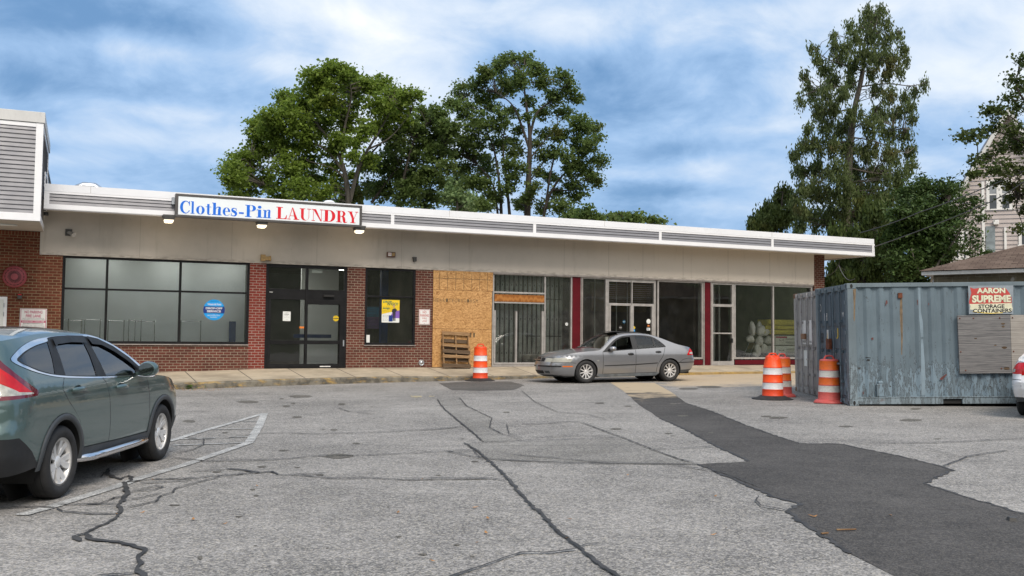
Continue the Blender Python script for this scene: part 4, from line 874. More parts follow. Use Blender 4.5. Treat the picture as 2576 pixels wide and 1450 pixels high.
# poster drop n go
NP = .058
sa, sb = S(960.5, 780, NP), S(1005, 780, NP); zt_, zb_ = fac(983, 755, NP)[1], fac(983, 812, NP)[1]; w_, h_ = sb - sa, zt_ - zb_
r_ = board('poster', sa, sb, zb_, zt_, NP + .006, M['offwhite'], 'yellow, white and purple travel bag poster in the small laundry window', 'poster', .004)
q = MB(); Y = NP - .0005
q.add([(RX(0), Y, RZ(0)), (RX(1), Y, RZ(0)), (RX(1), Y, RZ(.45)), (RX(0), Y, RZ(.63))], [(0, 3, 2, 1)], 0)
q.add([(RX(1), Y, RZ(.45)), (RX(.62), Y, RZ(.518)), (RX(.45), Y, RZ(.8)), (RX(1), Y, RZ(.8))], [(0, 1, 2, 3)], 1)
put_text(q, 'DROP', RX(.06), RX(.55), RZ(.14), RZ(.04), Y - .001, 2, bold=.03, italic=.2); put_text(q, "N'GO!", RX(.30), RX(.92), RZ(.24), RZ(.11), Y - .002, 2, bold=.03, italic=.2); put_text(q, 'ecogo', RX(.06), RX(.46), RZ(.43), RZ(.34), Y - .001, 2, bold=.03)
for k, f_ in enumerate((.30, .47, .50, .68, .71, .74, .80, .87, .90)): put_text(q, 'llll lll lllll ll'[: 10 + (k * 3) % 6], RX(.06), RX(.38), RZ(f_ + .015), RZ(f_), Y - .001, 3)
# the woman with a suitcase, printed
fg = [[(.60, .40), (.76, .36), (.86, .44), (.80, .52), (.76, .56), (.60, .56), (.56, .50)], [(.62, .56), (.70, .56), (.69, .92), (.64, .92)], [(.70, .56), (.78, .56), (.77, .92), (.72, .92)]]
for pl_ in fg: q.add([(RX(x), Y - .002, RZ(z)) for x, z in pl_], [tuple(range(len(pl_)))], 3)
q.add([(RX(x), Y - .002, RZ(z)) for x, z in rect(.40, .62, .68, .95)], [(0, 1, 2, 3)], 4); q.add([(RX(x), Y - .002, RZ(z)) for x, z in [(.64, .20), (.73, .20), (.74, .28), (.72, .35), (.65, .36)]], [(0, 1, 2, 3, 4)], 5)
q.build('print', [M['yellow'], M['purple'], M['green_ink'], M['ink'], M['navy'], simple('skin_print', (.5, .3, .2), .6)], r_)
# dim posters behind the glass, small notices
def flat(name, pa, pb, n, mats_, label, cat, texts=(), frac=None):
    sa, sb = S(pa[0], (pa[1] + pb[1]) / 2, n), S(pb[0], (pa[1] + pb[1]) / 2, n); px = (pa[0] + pb[0]) / 2; zt_, zb_ = fac(px, pa[1], n)[1], fac(px, pb[1], n)[1]
    r_ = empty(name, FM, label, cat); q = MB(); q.box(sa, sb, n, n + .004, zb_, zt_); q.build('sheet', mats_[0], r_)
    q = MB()
    for t, x0, x1, y0, y1, mi in texts: put_text(q, t, sa + (sb - sa) * x0, sa + (sb - sa) * x1, zt_ - (zt_ - zb_) * y1, zt_ - (zt_ - zb_) * y0, n - .0015, mi)
    if texts: q.build('print', mats_[1:], r_)
    return r_
M['dim_blue'] = simple('blue_poster_back', (.01, .09, .17), .6); M['dim_purple'] = simple('purple_poster_back', (.05, .02, .09), .6)
flat('poster', (918, 772), (953, 797), .12, [M['dim_blue'], M['ink']], 'dim blue poster behind the left side of the small laundry window', 'poster', [('WASH + PRESS & LINENS', .03, .97, .03, .14, 0), ('LARGE & SMALL LOADS', .1, .9, .25, .36, 0), ('COMMERCIAL', .1, .9, .45, .55, 0), ('3-383-3807', .02, .98, .76, .92, 0)])
flat('poster', (917, 798), (953, 827), .12, [M['dim_purple'], M['ink']], 'dim purple poster below the blue one in the small laundry window', 'poster', [('Commercial Services', .05, .95, .1, .22, 0), ('CALL TODAY', .1, .9, .4, .5, 0), ('1-341-4000', .02, .98, .72, .88, 0)])
flat('notice', (917.5, 843), (930, 862), .058, [M['offwhite']], 'blank white sheet in the bottom corner of the small laundry window', 'notice')
flat('notice', (711.5, 784), (731, 808), .058, [M['offwhite'], M['ink']], 'white open notice on the left leaf of the laundry door', 'notice', [('WE ARE', .3, .7, .12, .18, 0), ('OPEN', .2, .8, .25, .38, 0), ('Come on in', .35, .65, .42, .47, 0), ('and wash with us today', .15, .85, .58, .63, 0), ('thanks', .4, .6, .83, .88, 0)])
flat('notice', (784.5, 677), (811, 687), .12, [M['offwhite']], 'blank pale sheet inside the transom over the laundry door', 'notice')
flat('sticker', (753, 822), (765, 826.5), .05, [simple('orange_vinyl', (.8, .25, .01), .5), M['faded_red']], 'small orange sticker low on the left door leaf', 'sticker', [('CAUTION', .1, .9, .2, .8, 0)])
flat('sticker', (857, 785), (862, 801), .05, [M['offwhite'], M['cyan'], M['ink']], 'narrow card payment sticker by the right door jamb', 'sticker', [('O', .2, .8, .25, .4, 0), ('E', .2, .8, .7, .85, 1)])
def rstick(px, py, rpx, n, ms, label, texts=(), bar=False):
    s_, z_ = fac(px, py, n); rad = abs(S(px + rpx, py, n) - s_); r_ = empty('sticker', FM, label, 'sticker'); q = MB(); discm(s_, z_, rad, n, 0, q, seg=24); q.build('disc', ms[0], r_)
    q = MB()
    if bar: q.box(s_ - rad * .97, s_ + rad * .97, n - .001, n + .0005, z_ - rad * .13, z_ + rad * .13)
    for t, a0, a1, b0_, b1_ in texts: put_text(q, t, s_ + rad * a0, s_ + rad * a1, z_ + rad * b0_, z_ + rad * b1_, n - .0015, 0)
    if q.v: q.build('print', ms[1], r_)
rstick(845, 801.5, 7.2, .05, (M['yellow'], M['ink']), 'round yellow automatic door sticker', [('AUTOMATIC', -.7, .7, .4, .65), ('DOOR', -.5, .5, -.65, -.35)], True)
rstick(1425.5, 816, 3.6, .055, (M['offwhite'], M['ink']), 'small round white sticker beside the first red column', [('VIP', -.7, .7, -.25, .3)])
rstick(1631.5, 809, 5.2, .055, (M['offwhite'], M['ink']), 'pale blank oval sticker on the right leaf of the double door')
rstick(1570, 810, 3.6, .055, (M['dim_blue'], M['white']), 'small blue round sticker, upper one on the left leaf of the double door', [('SMART', -.9, .9, -.2, .2)])
rstick(1561, 824.5, 4.2, .055, (M['dkgrey'], M['white']), 'dark oval sticker with a pale print, lower one on the left door leaf', [('VISA', -.7, .7, -.25, .25)])
rstick(1595, 825, 3.2, .045, (M['yellow'], M['ink']), 'small yellow round sticker on the meeting stile of the double door', [('ATM', -.7, .7, -.25, .25)])
rstick(1594.5, 832, 3.2, .045, (M['cyan'], M['white']), 'small blue round sticker below the yellow one on the double door', [('PAY', -.7, .7, -.25, .25)])
flat('sticker', (1628.5, 818), (1634.5, 822), .055, [M['faded_red'], M['yellow']], 'tiny red and yellow card sticker on the right leaf of the double door', 'sticker', [('OO', .1, .9, .1, .9, 0)])
flat('sticker', (1627, 825), (1635.5, 832), .055, [M['offwhite'], M['navy']], 'blue and white card sticker low on the right leaf of the double door', 'sticker', [('VISA', .1, .6, .1, .9, 0)])
flat('sticker', (1246, 827), (1250, 831), -.045, [M['offwhite']], 'tiny white tag on the strand board near the sliding door', 'sticker') if False else None

# ------------------------------------------------------------------ things behind the glass
# garment racks in the laundry
racks = [(158, 172, 776), (172, 205, 776), (213, 252, 777), (272, 312, 779), (324, 355, 781), (340, 389, 781), (455, 505, 783)]
for i, (xa, xb, yt) in enumerate(racks):
    n_ = .55 + .12 * (i % 3); sa, sb = S(xa, 820, n_), S(xb, 820, n_); z1_ = 1.98 - .02 * (i % 2)
    r_ = empty('garment_rack', FM, ['chrome garment rack at the far left of the laundry window', 'second chrome garment rack from the left, behind the frame', 'chrome garment rack left of the first mullion', 'chrome garment rack just right of the first mullion', 'narrow chrome garment rack in the middle of the laundry window', 'wide chrome garment rack overlapping the narrow one', 'lone chrome garment rack left of the round blue sticker'][i], 'rack', 'chrome garment racks in the laundry window')
    q = MB()
    for s_ in (sa, sb): q.tube([(s_, n_, .62), (s_, n_, z1_ + .03)], .014, 6, cap=False)
    split_loose(q.build('upright', M['chrome'], r_)) ; q = MB(); q.tube([(sa - .02, n_, z1_), (sb + .02, n_, z1_)], .012, 6); q.build('rail', M['chrome'], r_)
    q = MB()
    for s_ in (sa, sb): q.tube([(s_, n_ - .2, .64), (s_, n_ + .2, .64)], .015, 6); q.lathe([(.0, -.03), (.03, -.03), (.03, .03), (0, .03)], 8, 0, 'X', c=(s_, n_ - .2, .60)); q.lathe([(.0, -.03), (.03, -.03), (.03, .03), (0, .03)], 8, 0, 'X', c=(s_, n_ + .2, .60))
    q.build('foot', M['dkgrey'], r_)
# buckets
for i, (px, n_, lab) in enumerate([(1325, .42, 'white plastic bucket with a dark print behind the sliding door'), (1343, .62, 'second white bucket half hidden behind the first')]):
    s_ = S(px, 900, n_); r_ = empty('bucket', FM @ Matrix.Translation((s_, n_, .62)), lab, 'bucket')
    q = MB(); q.lathe([(0, 0), (.125, 0), (.145, .34), (.155, .34), (.155, .37), (0, .37)], 20); q.build('pail', M['white'], r_)
    q = MB(); put_text(q, 'PAINT', -.05, .05, .14, .2, -.142); q.build('print', M['ink'], r_); q = MB(); q.tube([(.15 * math.cos(t), -.155 * abs(math.sin(t)), .33 - .17 * abs(math.sin(t))) for t in np.linspace(math.pi, 2 * math.pi, 9)], .004, 5); q.build('handle', M['galv'], r_)
# filled white sacks
M['sack'] = simple('white_sack_plastic', (.82, .82, .81), .45, var=.12, scale=6, bump=.8, bscale=14)
def sack(px, py, w_, h_, n_, rot, lab, seed):
    n_ = n_ - .28; rot *= 1.0
    s_, z_ = fac(px, py, n_); r = random.Random(seed); q = MB(); nu, nv = 14, 9; V = []
    for j in range(nv + 1):
        t = j / nv; rr = (math.sin(math.pi * min(t * 1.05, 1)) ** .38) * (1 - .3 * t)
        for i in range(nu):
            a = 2 * math.pi * i / nu; k = 1 + .16 * math.sin(3 * a + seed + 4 * t) + r.uniform(-.07, .07); V.append((math.cos(a) * w_ / 2 * rr * k, math.sin(a) * .17 * rr * k, (t - .5) * h_ + r.uniform(-.012, .012)))
    q.add(V, [(j * nu + i, j * nu + (i + 1) % nu, (j + 1) * nu + (i + 1) % nu, (j + 1) * nu + i) for j in range(nv) for i in range(nu)], 0, True)
    tag(q.build('sack', M['sack'], matrix=FM @ Matrix.Translation((s_, n_, z_)) @ Matrix.Rotation(rot, 4, 'Y')), lab, 'sack', 'white sacks piled behind the glass')
for i, (px, py, w_, h_, n_, rot, lab) in enumerate([(1892, 827, .30, .62, .9, -.1, 'upright white sack, upper left of the pile'), (1909, 825, .26, .55, 1.0, .1, 'narrow white sack standing at the top between two others'), (1915, 832, .40, .45, .75, .5, 'leaning white sack at the top middle of the pile'),
    (1926, 835, .32, .30, .7, -.5, 'small torn sack at the top right of the pile'), (1888, 853, .40, .30, .8, .2, 'sack in the second row, left end'), (1911, 858, .38, .42, .75, 0, 'sack in the second row, middle'), (1932, 856, .40, .34, .75, .3, 'sack in the second row, right end'),
    (1905, 882, .36, .52, .7, -.1, 'tall sack in the bottom row, left end'), (1922, 878, .34, .42, .75, .15, 'sack in the bottom row, middle'), (1936, 882, .30, .40, .7, 0, 'sack in the bottom row next to the mullion'), (1900, 894, .3, .25, .55, 1.2, 'sack lying low at the front of the pile')]): sack(px, py, w_, h_, n_, rot, lab, i)
M['wrap_white'] = simple('white_pack_wrap', (.86, .88, .86), .5, var=.03)
# insulation batts and packs
M['batt_yellow'] = simple('yellow_insulation', (.66, .57, .09), .95, var=.18, scale=14, bump=.8, bscale=30)
for i, (ya, yb, x0) in enumerate([(845, 833.5, 1924), (833, 822.5, 1926), (822, 809, 1931)]):
    n_ = .34; sa, sb = S(x0, 830, n_), 13.0; z1_, z0_ = fac(1980, yb - 3, n_)[1] + (0 if i < 2 else .02), fac(1980, ya - 3, n_)[1]
    q = MB(); N_ = 16; V = []
    r = random.Random(i)
    for k in range(N_ + 1):
        s_ = sa + (sb - sa) * k / N_; e = r.uniform(-.012, .012); V += [(s_, n_ + e, z0_ + .006), (s_, n_ + e - .02, (z0_ + z1_) / 2), (s_, n_ + e, z1_ - .006), (s_, n_ + .6, z1_ - .006), (s_, n_ + .6, z0_ + .006)]
    q.add(V, [(k * 5 + j, (k + 1) * 5 + j, (k + 1) * 5 + (j + 1) % 5, k * 5 + (j + 1) % 5) for k in range(N_) for j in range(5)], 0, True); q.add(V[:5], [(4, 3, 2, 1, 0)]); q.add(V[-5:], [(0, 1, 2, 3, 4)])
    tag(q.build('insulation_batt', M['batt_yellow'], matrix=FM), ['lowest yellow insulation batt in the stack', 'middle yellow insulation batt in the stack', 'top yellow insulation batt in the stack'][i], 'insulation', 'yellow insulation batts')
for i, (ya, yb) in enumerate([(894.5, 870.5), (868.5, 845)]):
    n_ = .33; sa, sb = S(1949, 860, n_), 13.0; z1_, z0_ = fac(1970, yb, n_)[1], fac(1970, ya, n_)[1]; h_ = z1_ - z0_
    r_ = empty('insulation_pack', FM, ['white wrapped insulation pack at the bottom of the stack', 'white wrapped insulation pack with red print, second from the bottom'][i], 'insulation')
    q = MB(); prof = [(.0, 0), (-.05, .12), (-.07, .5), (-.05, .88), (0, 1), (.5, 1), (.5, 0)]; V = [(s_, n_ + a, z0_ + b * h_) for s_ in (sa, (sa + sb) / 2, sb) for a, b in prof]
    q.add(V, [(k * 7 + j, (k + 1) * 7 + j, (k + 1) * 7 + (j + 1) % 7, k * 7 + (j + 1) % 7) for k in range(2) for j in range(7)], 0, True); q.add(V[:7], [(6, 5, 4, 3, 2, 1, 0)]); q.build('wrap', M['wrap_white'], r_)
    q = MB()
    for k in range(4):
        for l in range(2):
            for m_ in range(4): xx = sa + .5 + k * .62; q.box(xx, xx + .45, n_ - .076, n_ - .06, z0_ + h_ * (.22 + l * .33 + m_ * .05), z0_ + h_ * (.235 + l * .33 + m_ * .05), 1)
    if i: q.box(sa + .02, sa + .55, n_ - .077, n_ - .03, z0_ + h_ * .75, z0_ + h_ * .93, 0); q.box(sa + 1.5, sa + 1.75, n_ - .077, n_ - .03, z0_ + h_ * .72, z0_ + h_ * .86, 0)
    put_text(q, 'R-19', sa + .15, sa + .40, z0_ + h_ * .45, z0_ + h_ * .6, n_ - .078, 1, bold=.03); q.build('print', [M['magenta'], simple('grey_print', (.25, .25, .25), .7)], r_)
# folding chair and a broom handle
s_ = S(1880, 880, .8); r_ = empty('folding_chair', FM @ Matrix.Translation((s_, .8, .60)), 'pale folding chair tilted beside the sacks', 'chair')
q = MB(); q.obox((-.02, 0, .42), (1, 0, .05), (0, 1, 0), (-.05, 0, 1), .20, .19, .02); q.build('seat', M['offwhite'], r_, bevel=.01); q = MB(); q.obox((.20, 0, .72), (.3, 0, .95), (0, 1, 0), (-.95, 0, .3), .14, .2, .015); q.build('backrest', M['beige_plastic'], r_, bevel=.01)
q = MB()
for y in (-.18, .18): q.tube([(-.22, y, 0), (.26, y, .9)], .012, 6); q.tube([(.24, y, 0), (-.15, y, .42)], .012, 6)
q.build('leg', M['galv'], r_)

# ------------------------------------------------------------------ pallet leaning on the boards
sp, zp = fac(1147, 925, -.3)[0], .575
pal = empty('wooden_pallet', FM @ Matrix.Translation((sp, -.42, .572)) @ Matrix.Rotation(math.radians(3), 4, 'Y') @ Matrix.Rotation(math.radians(-16), 4, 'X'), 'worn wooden pallet standing on end against the strand boards', 'pallet')
Hh, Ww = 1.23, .98
for x in (-Ww / 2 + .02, -.02, Ww / 2 - .06): q = MB(); q.box(x, x + .04, .02, .11, 0, Hh); q.build('stringer', M['pallet'], pal, bevel=.003)
r = random.Random(2)
for k, (z, hh, dark) in enumerate([(.0, .13, 1), (.33, .10, 0), (.26 + .22, .13, 1), (.70, .09, 0), (.42, .07, 0), (1.11, .12, 0)]):
    if k == 4: continue
    q = MB(); q.obox((0, .01, z + hh / 2), (1, 0, r.uniform(-.02, .02)), (0, 1, 0), (0, 0, 1), Ww / 2, .0095, hh / 2); q.build('front_slat', M['pallet_dark' if dark else 'pallet'], pal, bevel=.003)
for k in range(6): q = MB(); z = .02 + k * .215; q.obox((0, .12, z + .06), (1, 0, r.uniform(-.02, .02)), (0, 1, 0), (0, 0, 1), Ww / 2, .0095, .06); q.build('rear_slat', M['pallet_dark'], pal, bevel=.003)

# ------------------------------------------------------------------ traffic drums
def drum_mats(tag_, body, orange, white, scuff):
    def m_(n, c): return simple(n + tag_, c, .5, var=.08, scale=3, dirt=scuff, dirtcol=(.12, .09, .07), stretch=(3, 3, 6))
    return [m_('drum_plastic_', body), m_('drum_orange_', orange), m_('drum_white_', white)]
DM = {'new': drum_mats('new', (.70, .055, .008), (.86, .075, .004), (.64, .64, .66), .25), 'old': drum_mats('old', (.60, .10, .085), (.66, .12, .006), (.58, .56, .52), .5)}
M['rubber'] = simple('black_rubber', (.022, .021, .021), .75, var=.4, scale=6)
def drum(px, py, H, kind, rot, label, ring=True, crumple=0.0, bands=None, scale_w=1.0):
    g = ground_at(px, py); g.z = gz(g.x, g.y); r_ = empty('traffic_drum', Matrix.Translation(g) @ Matrix.Rotation(rot, 4, 'Z'), label, 'traffic drum', 'orange and white traffic drums')
    base = .06 if ring else .0; R0 = .235 * scale_w; hb = H - base - .09
    q = MB(); prof = []; mis = []
    steps = [(0, 0), (.20, 0), (.40, 2), (.42, 1), (.0, 0)]
    zs_ = [0.0, .175, .36, .55, .74, .985]; cols = [0, 2, 1, 2, 1]
    if not ring: prof += [(0, 0), (.335, 0), (.33, .02), (.285, .07), (.25, .075)]; mis += [0, 0, 0, 0]
    else: prof += [(0, .0), (R0 + .01, 0)]; mis += [0]
    z00 = prof[-1][1]
    for k in range(5):
        a, b = z00 + (hb - z00) * zs_[k], z00 + (hb - z00) * zs_[k + 1]; ra, rb = R0 - .008 * k, R0 - .008 * (k + .6)
        for rr, zz in ((ra + .006, a + .004), (ra + .006, a + .012), (ra, a + .018), (rb, b - .004), (rb, b)):
            mis.append(0 if zz < a + .017 or zz >= b - .001 else (cols[k])); prof.append((rr, zz))
        if k > 0: mis[-5] = 0
    # colour bands are assigned per ring: rewrite cleanly
    mis = []
    for (ra, za), (rb, zb2) in zip(prof, prof[1:]):
        zm = ((za + zb2) / 2 - z00) / (hb - z00); c = 0
        for k in range(5):
            if zs_[k] + .018 / hb < zm < zs_[k + 1] - .003: c = cols[k]
        mis.append(c)
    top = prof[-1][0]; prof += [(top - .012, hb + .012), (top - .05, hb + .022), (.0, hb + .026)]; mis += [0, 0, 0]
    q.lathe(prof, 36, c=(0, 0, base), mis=mis)
    if crumple:
        rr = random.Random(4); vv = []
        for x, y, z in q.v:
            t = max(0, (z - base - hb * .76) / (hb * .26))
            if t > 0:
                a = math.atan2(y, x); d = 1 - crumple * t * (.25 + .35 * abs(math.sin(2.5 * a + .6)) + .25 * math.sin(7 * a) ** 2); x, y = x * d, y * d; z += crumple * t * (.10 * math.sin(a * 2 + .9) + .05 * math.sin(5 * a))
            vv.append((x, y, z))
        q.v = vv
    q.build('barrel', DM[kind], r_)
    q = MB(); hz = base + hb + .005; n = 12
    for sgn in (-1, 1): q.tube([(sgn * .115, 0, hz - .01), (sgn * .10, 0, hz + .05), (sgn * .075, 0, hz + .085)], [.026, .02, .018], 8)
    q.tube([(-.08, 0, hz + .085), (0, 0, hz + .092), (.08, 0, hz + .085)], .018, 8); q.build('handle', DM[kind][0], r_)
    if ring:
        q = MB(); q.lathe([(R0 + .005, .055), (R0 + .02, .085), (R0 + .05, .08), (.36, .04), (.47, .012), (.475, 0), (.3, 0)], 36)
        q.v = [(x, y, z + .008 * math.sin(3 * math.atan2(y, x)) * (math.hypot(x, y) > .4)) for x, y, z in q.v]; q.build('rubber_ring', M['rubber'], r_)
    return r_
drum(1208, 958, 1.12, 'new', .3, 'bright orange drum on a black rubber ring by the kerb and pallet')
drum(1944, 1004.5, 1.05, 'new', .25, 'crumpled bright orange drum on a wide black ring, front of the pair', crumple=.35, scale_w=1.03)
drum(1967, 998, 1.02, 'old', .5, 'faded orange drum half hidden behind the crumpled one', ring=False)
d3 = drum(2086, 1014, 1.03, 'old', .15, 'faded scuffed drum with pinkish base in front of the container doors', ring=False, scale_w=1.02)

# ------------------------------------------------------------------ shipping containers
def contmat(name, base, lightc, rust=.5, peel=True):
    m, nt, b = principled(name, base, .55, spec=.35); co = nt.coord(); s = nt.node('ShaderNodeSeparateXYZ'); nt.l.new(co, s.inputs[0])
    c = nt.mix(nt.ramp(nt.noise(co, .9, 6, .6), .3, .7), tuple(x * .85 for x in base), tuple(x * 1.15 for x in base))
    vert = nt.node('ShaderNodeMapping'); nt.l.new(co, vert.inputs[0]); vert.inputs['Scale'].default_value = (5, 5, .8)
    c = nt.mix(nt.math('MULTIPLY', nt.ramp(nt.noise(vert.outputs[0], 1.4, 6, .65), .5, .75), .5), c, tuple(x * .6 for x in base))
    if peel:
        low = nt.ramp(s.outputs[2], .55, 1.25, .16, 0); pm = nt.math('ADD', nt.noise(nt.coord(scale=(6.5, 6.5, 1.6)), 2.0, 9, .72, .0), low)
        c = nt.mix(nt.ramp(pm, .62, .70, 0, .75), c, lightc); c = nt.mix(nt.math('MULTIPLY', nt.ramp(pm, .61, .635), nt.ramp(pm, .635, .66, 1, 0)), c, (.05, .05, .05))
        c = nt.mix(nt.math('MULTIPLY', nt.ramp(nt.noise(co, 11, 4, .6), .66, .70), nt.ramp(pm, .55, .6)), c, (.04, .035, .03))
    r = nt.ramp(nt.noise(co, 2.4, 8, .72), .66 - .08 * rust, .74); c = nt.mix(nt.math('MULTIPLY', r, .8 * rust), c, (.10, .045, .025))
    nt.l.new(c, b.inputs['Base Color']); nt.l.new(nt.bump(nt.noise(co, 8, 5, .6), .15, .01), b.inputs['Normal']); return m
M['cont_blue'] = contmat('container_blue_grey_paint', (.135, .18, .212), (.21, .285, .345), .35)
M['cont_door'] = contmat('container_door_paint', (.10, .135, .165), (.19, .25, .31), .6)
M['cont_grey'] = contmat('container_grey_paint', (.34, .33, .32), (.32, .31, .30), .55, peel=False)
M['rusty'] = contmat('rusty_steel', (.22, .12, .07), (.2, .2, .2), 1.0, peel=False)
M['rust'] = simple('rust', (.13, .042, .02), .9, var=.4, scale=12)
M['cont_frame'] = contmat('container_frame_paint', (.15, .19, .215), (.24, .3, .34), .9)
def container(name, mat4, L, Wd, Hc, paint, frame, doorp, label, cat='container', flatw=True):
    """x = along the long side, y = across (door end at x=0), z up"""
    r_ = empty(name, mat4, label, cat); q = MB(); cs = .165
    for x in (0, L - cs):
        for y in (0, Wd - cs):
            q.box(x, x + cs, y, y + cs, .12, Hc - .12)
    split_loose(q.build('corner_post', frame, r_, bevel=.01))
    q = MB()
    for x in (0, L - .18):
        for y in (0, Wd - .165):
            for z in (0, Hc - .118): q.box(x - .006, x + .186, y - .006, y + .171, z, z + .118)
    split_loose(q.build('corner_casting', M['rusty'] if frame == M['cont_grey'] else frame, r_, bevel=.008))
    q = MB()
    for z in (.06, Hc - .06):
        for x in (.09, L - .09): q.lathe([(0, 0), (.028, 0)], 14, 0, 'Y', c=(x, -.008, z)); q.v[-28:] = [(x_ , y_, z + (z_ - z) * 1.7) for x_, y_, z_ in q.v[-28:]]
        for y in (.08, Wd - .08): q.lathe([(0, 0), (.022, 0)], 14, 0, 'X', c=(-.008, y, z)); q.v[-28:] = [(x_ , y_, z + (z_ - z) * 1.9) for x_, y_, z_ in q.v[-28:]]
    split_loose(q.build('casting_hole', M['black'], r_))
    q = MB(); q.box(cs, L - cs, .01, .07, Hc - .085, Hc); q.box(cs, L - cs, Wd - .07, Wd - .01, Hc - .085, Hc); q.box(cs, 1.95, .01, .07, .03, .175); q.box(2.35, L - cs, .01, .07, .03, .175); q.box(1.95, 2.35, .01, .07, .135, .175); q.box(cs, L - cs, .0, .03, .165, .185); q.box(cs, L - cs, Wd - .07, Wd - .01, .03, .175)
    q.box(cs, L - cs, .08, Wd - .08, Hc - .05, Hc - .02); split_loose(q.build('rail', frame, r_, bevel=.006))
    q = MB(); q.box(1.96, 2.34, .05, .5, .035, .134); q.box(.1, L - .1, .1, Wd - .1, .05, .16); split_loose(q.build('forklift_pocket', M['black'], r_))
    # corrugated side
    for yy, sg in ((.035, 1), (Wd - .035, -1)):
        q = MB(); P = [(cs - .01, 0)]; x = cs + .04
        P.append((x, 0)); k = 0
        while x < L - cs - .35:
            wide = (k == 2 and flatw); P += [(x + .065, .036 * sg), (x + .065 + .075, .036 * sg), (x + .205, 0), (x + (.52 if wide else .278), 0)]; x = P[-1][0]; k += 1
        P.append((L - cs + .01, 0)); V = [(px_, yy + py_, z) for z in (.17, .9, 1.7, Hc - .07) for px_, py_ in P]; n = len(P)
        q.add(V, [(j * n + i, j * n + i + 1, (j + 1) * n + i + 1, (j + 1) * n + i) for j in range(3) for i in range(n - 1)]); q.build('side_panel', paint, r_)
    q = MB(); q.box(L - .06, L - .02, cs, Wd - cs, .1, Hc - .1); q.build('end_panel', paint, r_)
    # doors
    q = MB(); q.box(.0, .08, cs - .02, Wd - cs + .02, Hc - .13, Hc - .01); q.box(.0, .08, cs - .02, Wd - cs + .02, .02, .14); split_loose(q.build('door_header', frame, r_, bevel=.006))
    mid = Wd / 2
    for d, (ya, yb) in enumerate(((cs, mid - .004), (mid + .004, Wd - cs))):
        q = MB(); q.box(.03, .07, ya, yb, .14, Hc - .13)
        for z0_, z1_ in ((.20, .62), (.70, 1.12), (1.20, 1.62), (1.70, Hc - .2)):
            q.box(.012, .032, ya + .06, yb - .06, z0_, z1_)
        dr = q.build('door', doorp, r_, bevel=.008)
        for f_ in (.28, .74):
            y = ya + (yb - ya) * f_; q = MB(); q.tube([(-.035, y, .08), (-.035, y, Hc - .07)], .019, 8)
            for z in (.10, .5, 1.15, 1.8, Hc - .13): q.box(-.05, .02, y - .035, y + .035, z - .03, z + .03)
            q.tube([(-.035, y, Hc - .09), (-.04, y, Hc - .04)], .03, 6); q.tube([(-.035, y, .05), (-.035, y, .10)], .03, 6); q.build('lock_rod', doorp if doorp != M['cont_grey'] else M['galv_old'], dr)
            q = MB(); q.box(-.07, -.045, y - .02 - .3 * (f_ > .5), y + .02 + .3 * (f_ < .5), .86, .90); q.build('handle', doorp, dr)
        q = MB(); yh = ya if d == 0 else yb
        for z in (.35, .95, 1.55, 2.2): q.box(-.012, .03, yh - .05, yh + .05, z - .04, z + .04)
        split_loose(q.build('hinge', frame, dr))
    return r_
M['galv_old'] = simple('dull_galvanised_rod', (.33, .33, .34), .5, var=.25, scale=6, metal=.3, dirt=.5, dirtcol=(.12, .06, .03))
c0_ = Vector((7.185, 20.30, 0)); c0_.z = gz(c0_.x, c0_.y) + .0; YAW = math.radians(-2.3)
CMX = Matrix.Translation(c0_) @ Matrix.Rotation(YAW, 4, 'Z') @ Matrix.Rotation(-.0185, 4, 'Y')
cont = container('shipping_container', CMX, 6.06, 2.44, 2.60, M['cont_blue'], M['cont_frame'], M['cont_door'], 'weathered blue grey shipping container with rust streaks and a torn sign')
c1_ = Vector((7.37, 22.82, 0)); c1_.z = gz(c1_.x, c1_.y)
cont2 = container('shipping_container', Matrix.Translation(c1_) @ Matrix.Rotation(math.radians(-2.6), 4, 'Z') @ Matrix.Rotation(-.016, 4, 'Y'), 6.06, 2.35, 2.56, M['cont_grey'], M['cont_grey'], M['cont_grey'], 'pale grey shipping container behind the blue one, only its doors showing')
CI = CMX.inverted(); 
def cpt(px, py, off=0.0):
    d = ray(px, py); Nw = (CMX.to_3x3() @ Vector((0, 1, 0))); P = CMX @ Vector((0, off, 0)); t = (P - EYE).dot(Nw) / d.dot(Nw); v = CI @ (EYE + d * t); return v.x, v.z
def crop5(x, y): return ((2360 + x / 3.021) * .8385, (780 + y / 3.021) * .8385)
# patches and marks on the side
q = MB(); fs_ = []
def streak(pts, mi=0, y=.033): 
    L_ = [cpt(*crop5(*p)) for p in pts]; q.add([(x, y, z) for x, z in L_], [tuple(range(len(L_)))], mi)
streak([(1035, 345), (1052, 345), (1056, 470), (1058, 700), (1052, 860), (1045, 860), (1042, 700), (1030, 470)]); streak([(1196, 250), (1216, 250), (1222, 470), (1240, 560), (1245, 700), (1222, 700), (1208, 540)], 1)
streak([(1222, 720), (1242, 720), (1262, 1000), (1262, 1230), (1228, 1230), (1226, 1000)], 1)
for pts in ([(905, 365), (918, 370), (920, 400), (912, 395), (904, 418), (900, 414)], [(770, 708), (790, 703), (792, 722), (778, 728)], [(1395, 1075), (1450, 1036), (1460, 1040), (1440, 1062), (1415, 1090), (1398, 1088)], [(1188, 362), (1196, 362), (1194, 410), (1190, 408)], [(1290, 390), (1297, 390), (1295, 412), (1290, 410)], [(695, 1195), (702, 1195), (702, 1222), (695, 1220)]): streak(pts, 4)
streak([(738, 900), (760, 903), (757, 920), (725, 915)], 3); streak([(720, 880), (768, 888), (766, 893), (720, 888)], 3)
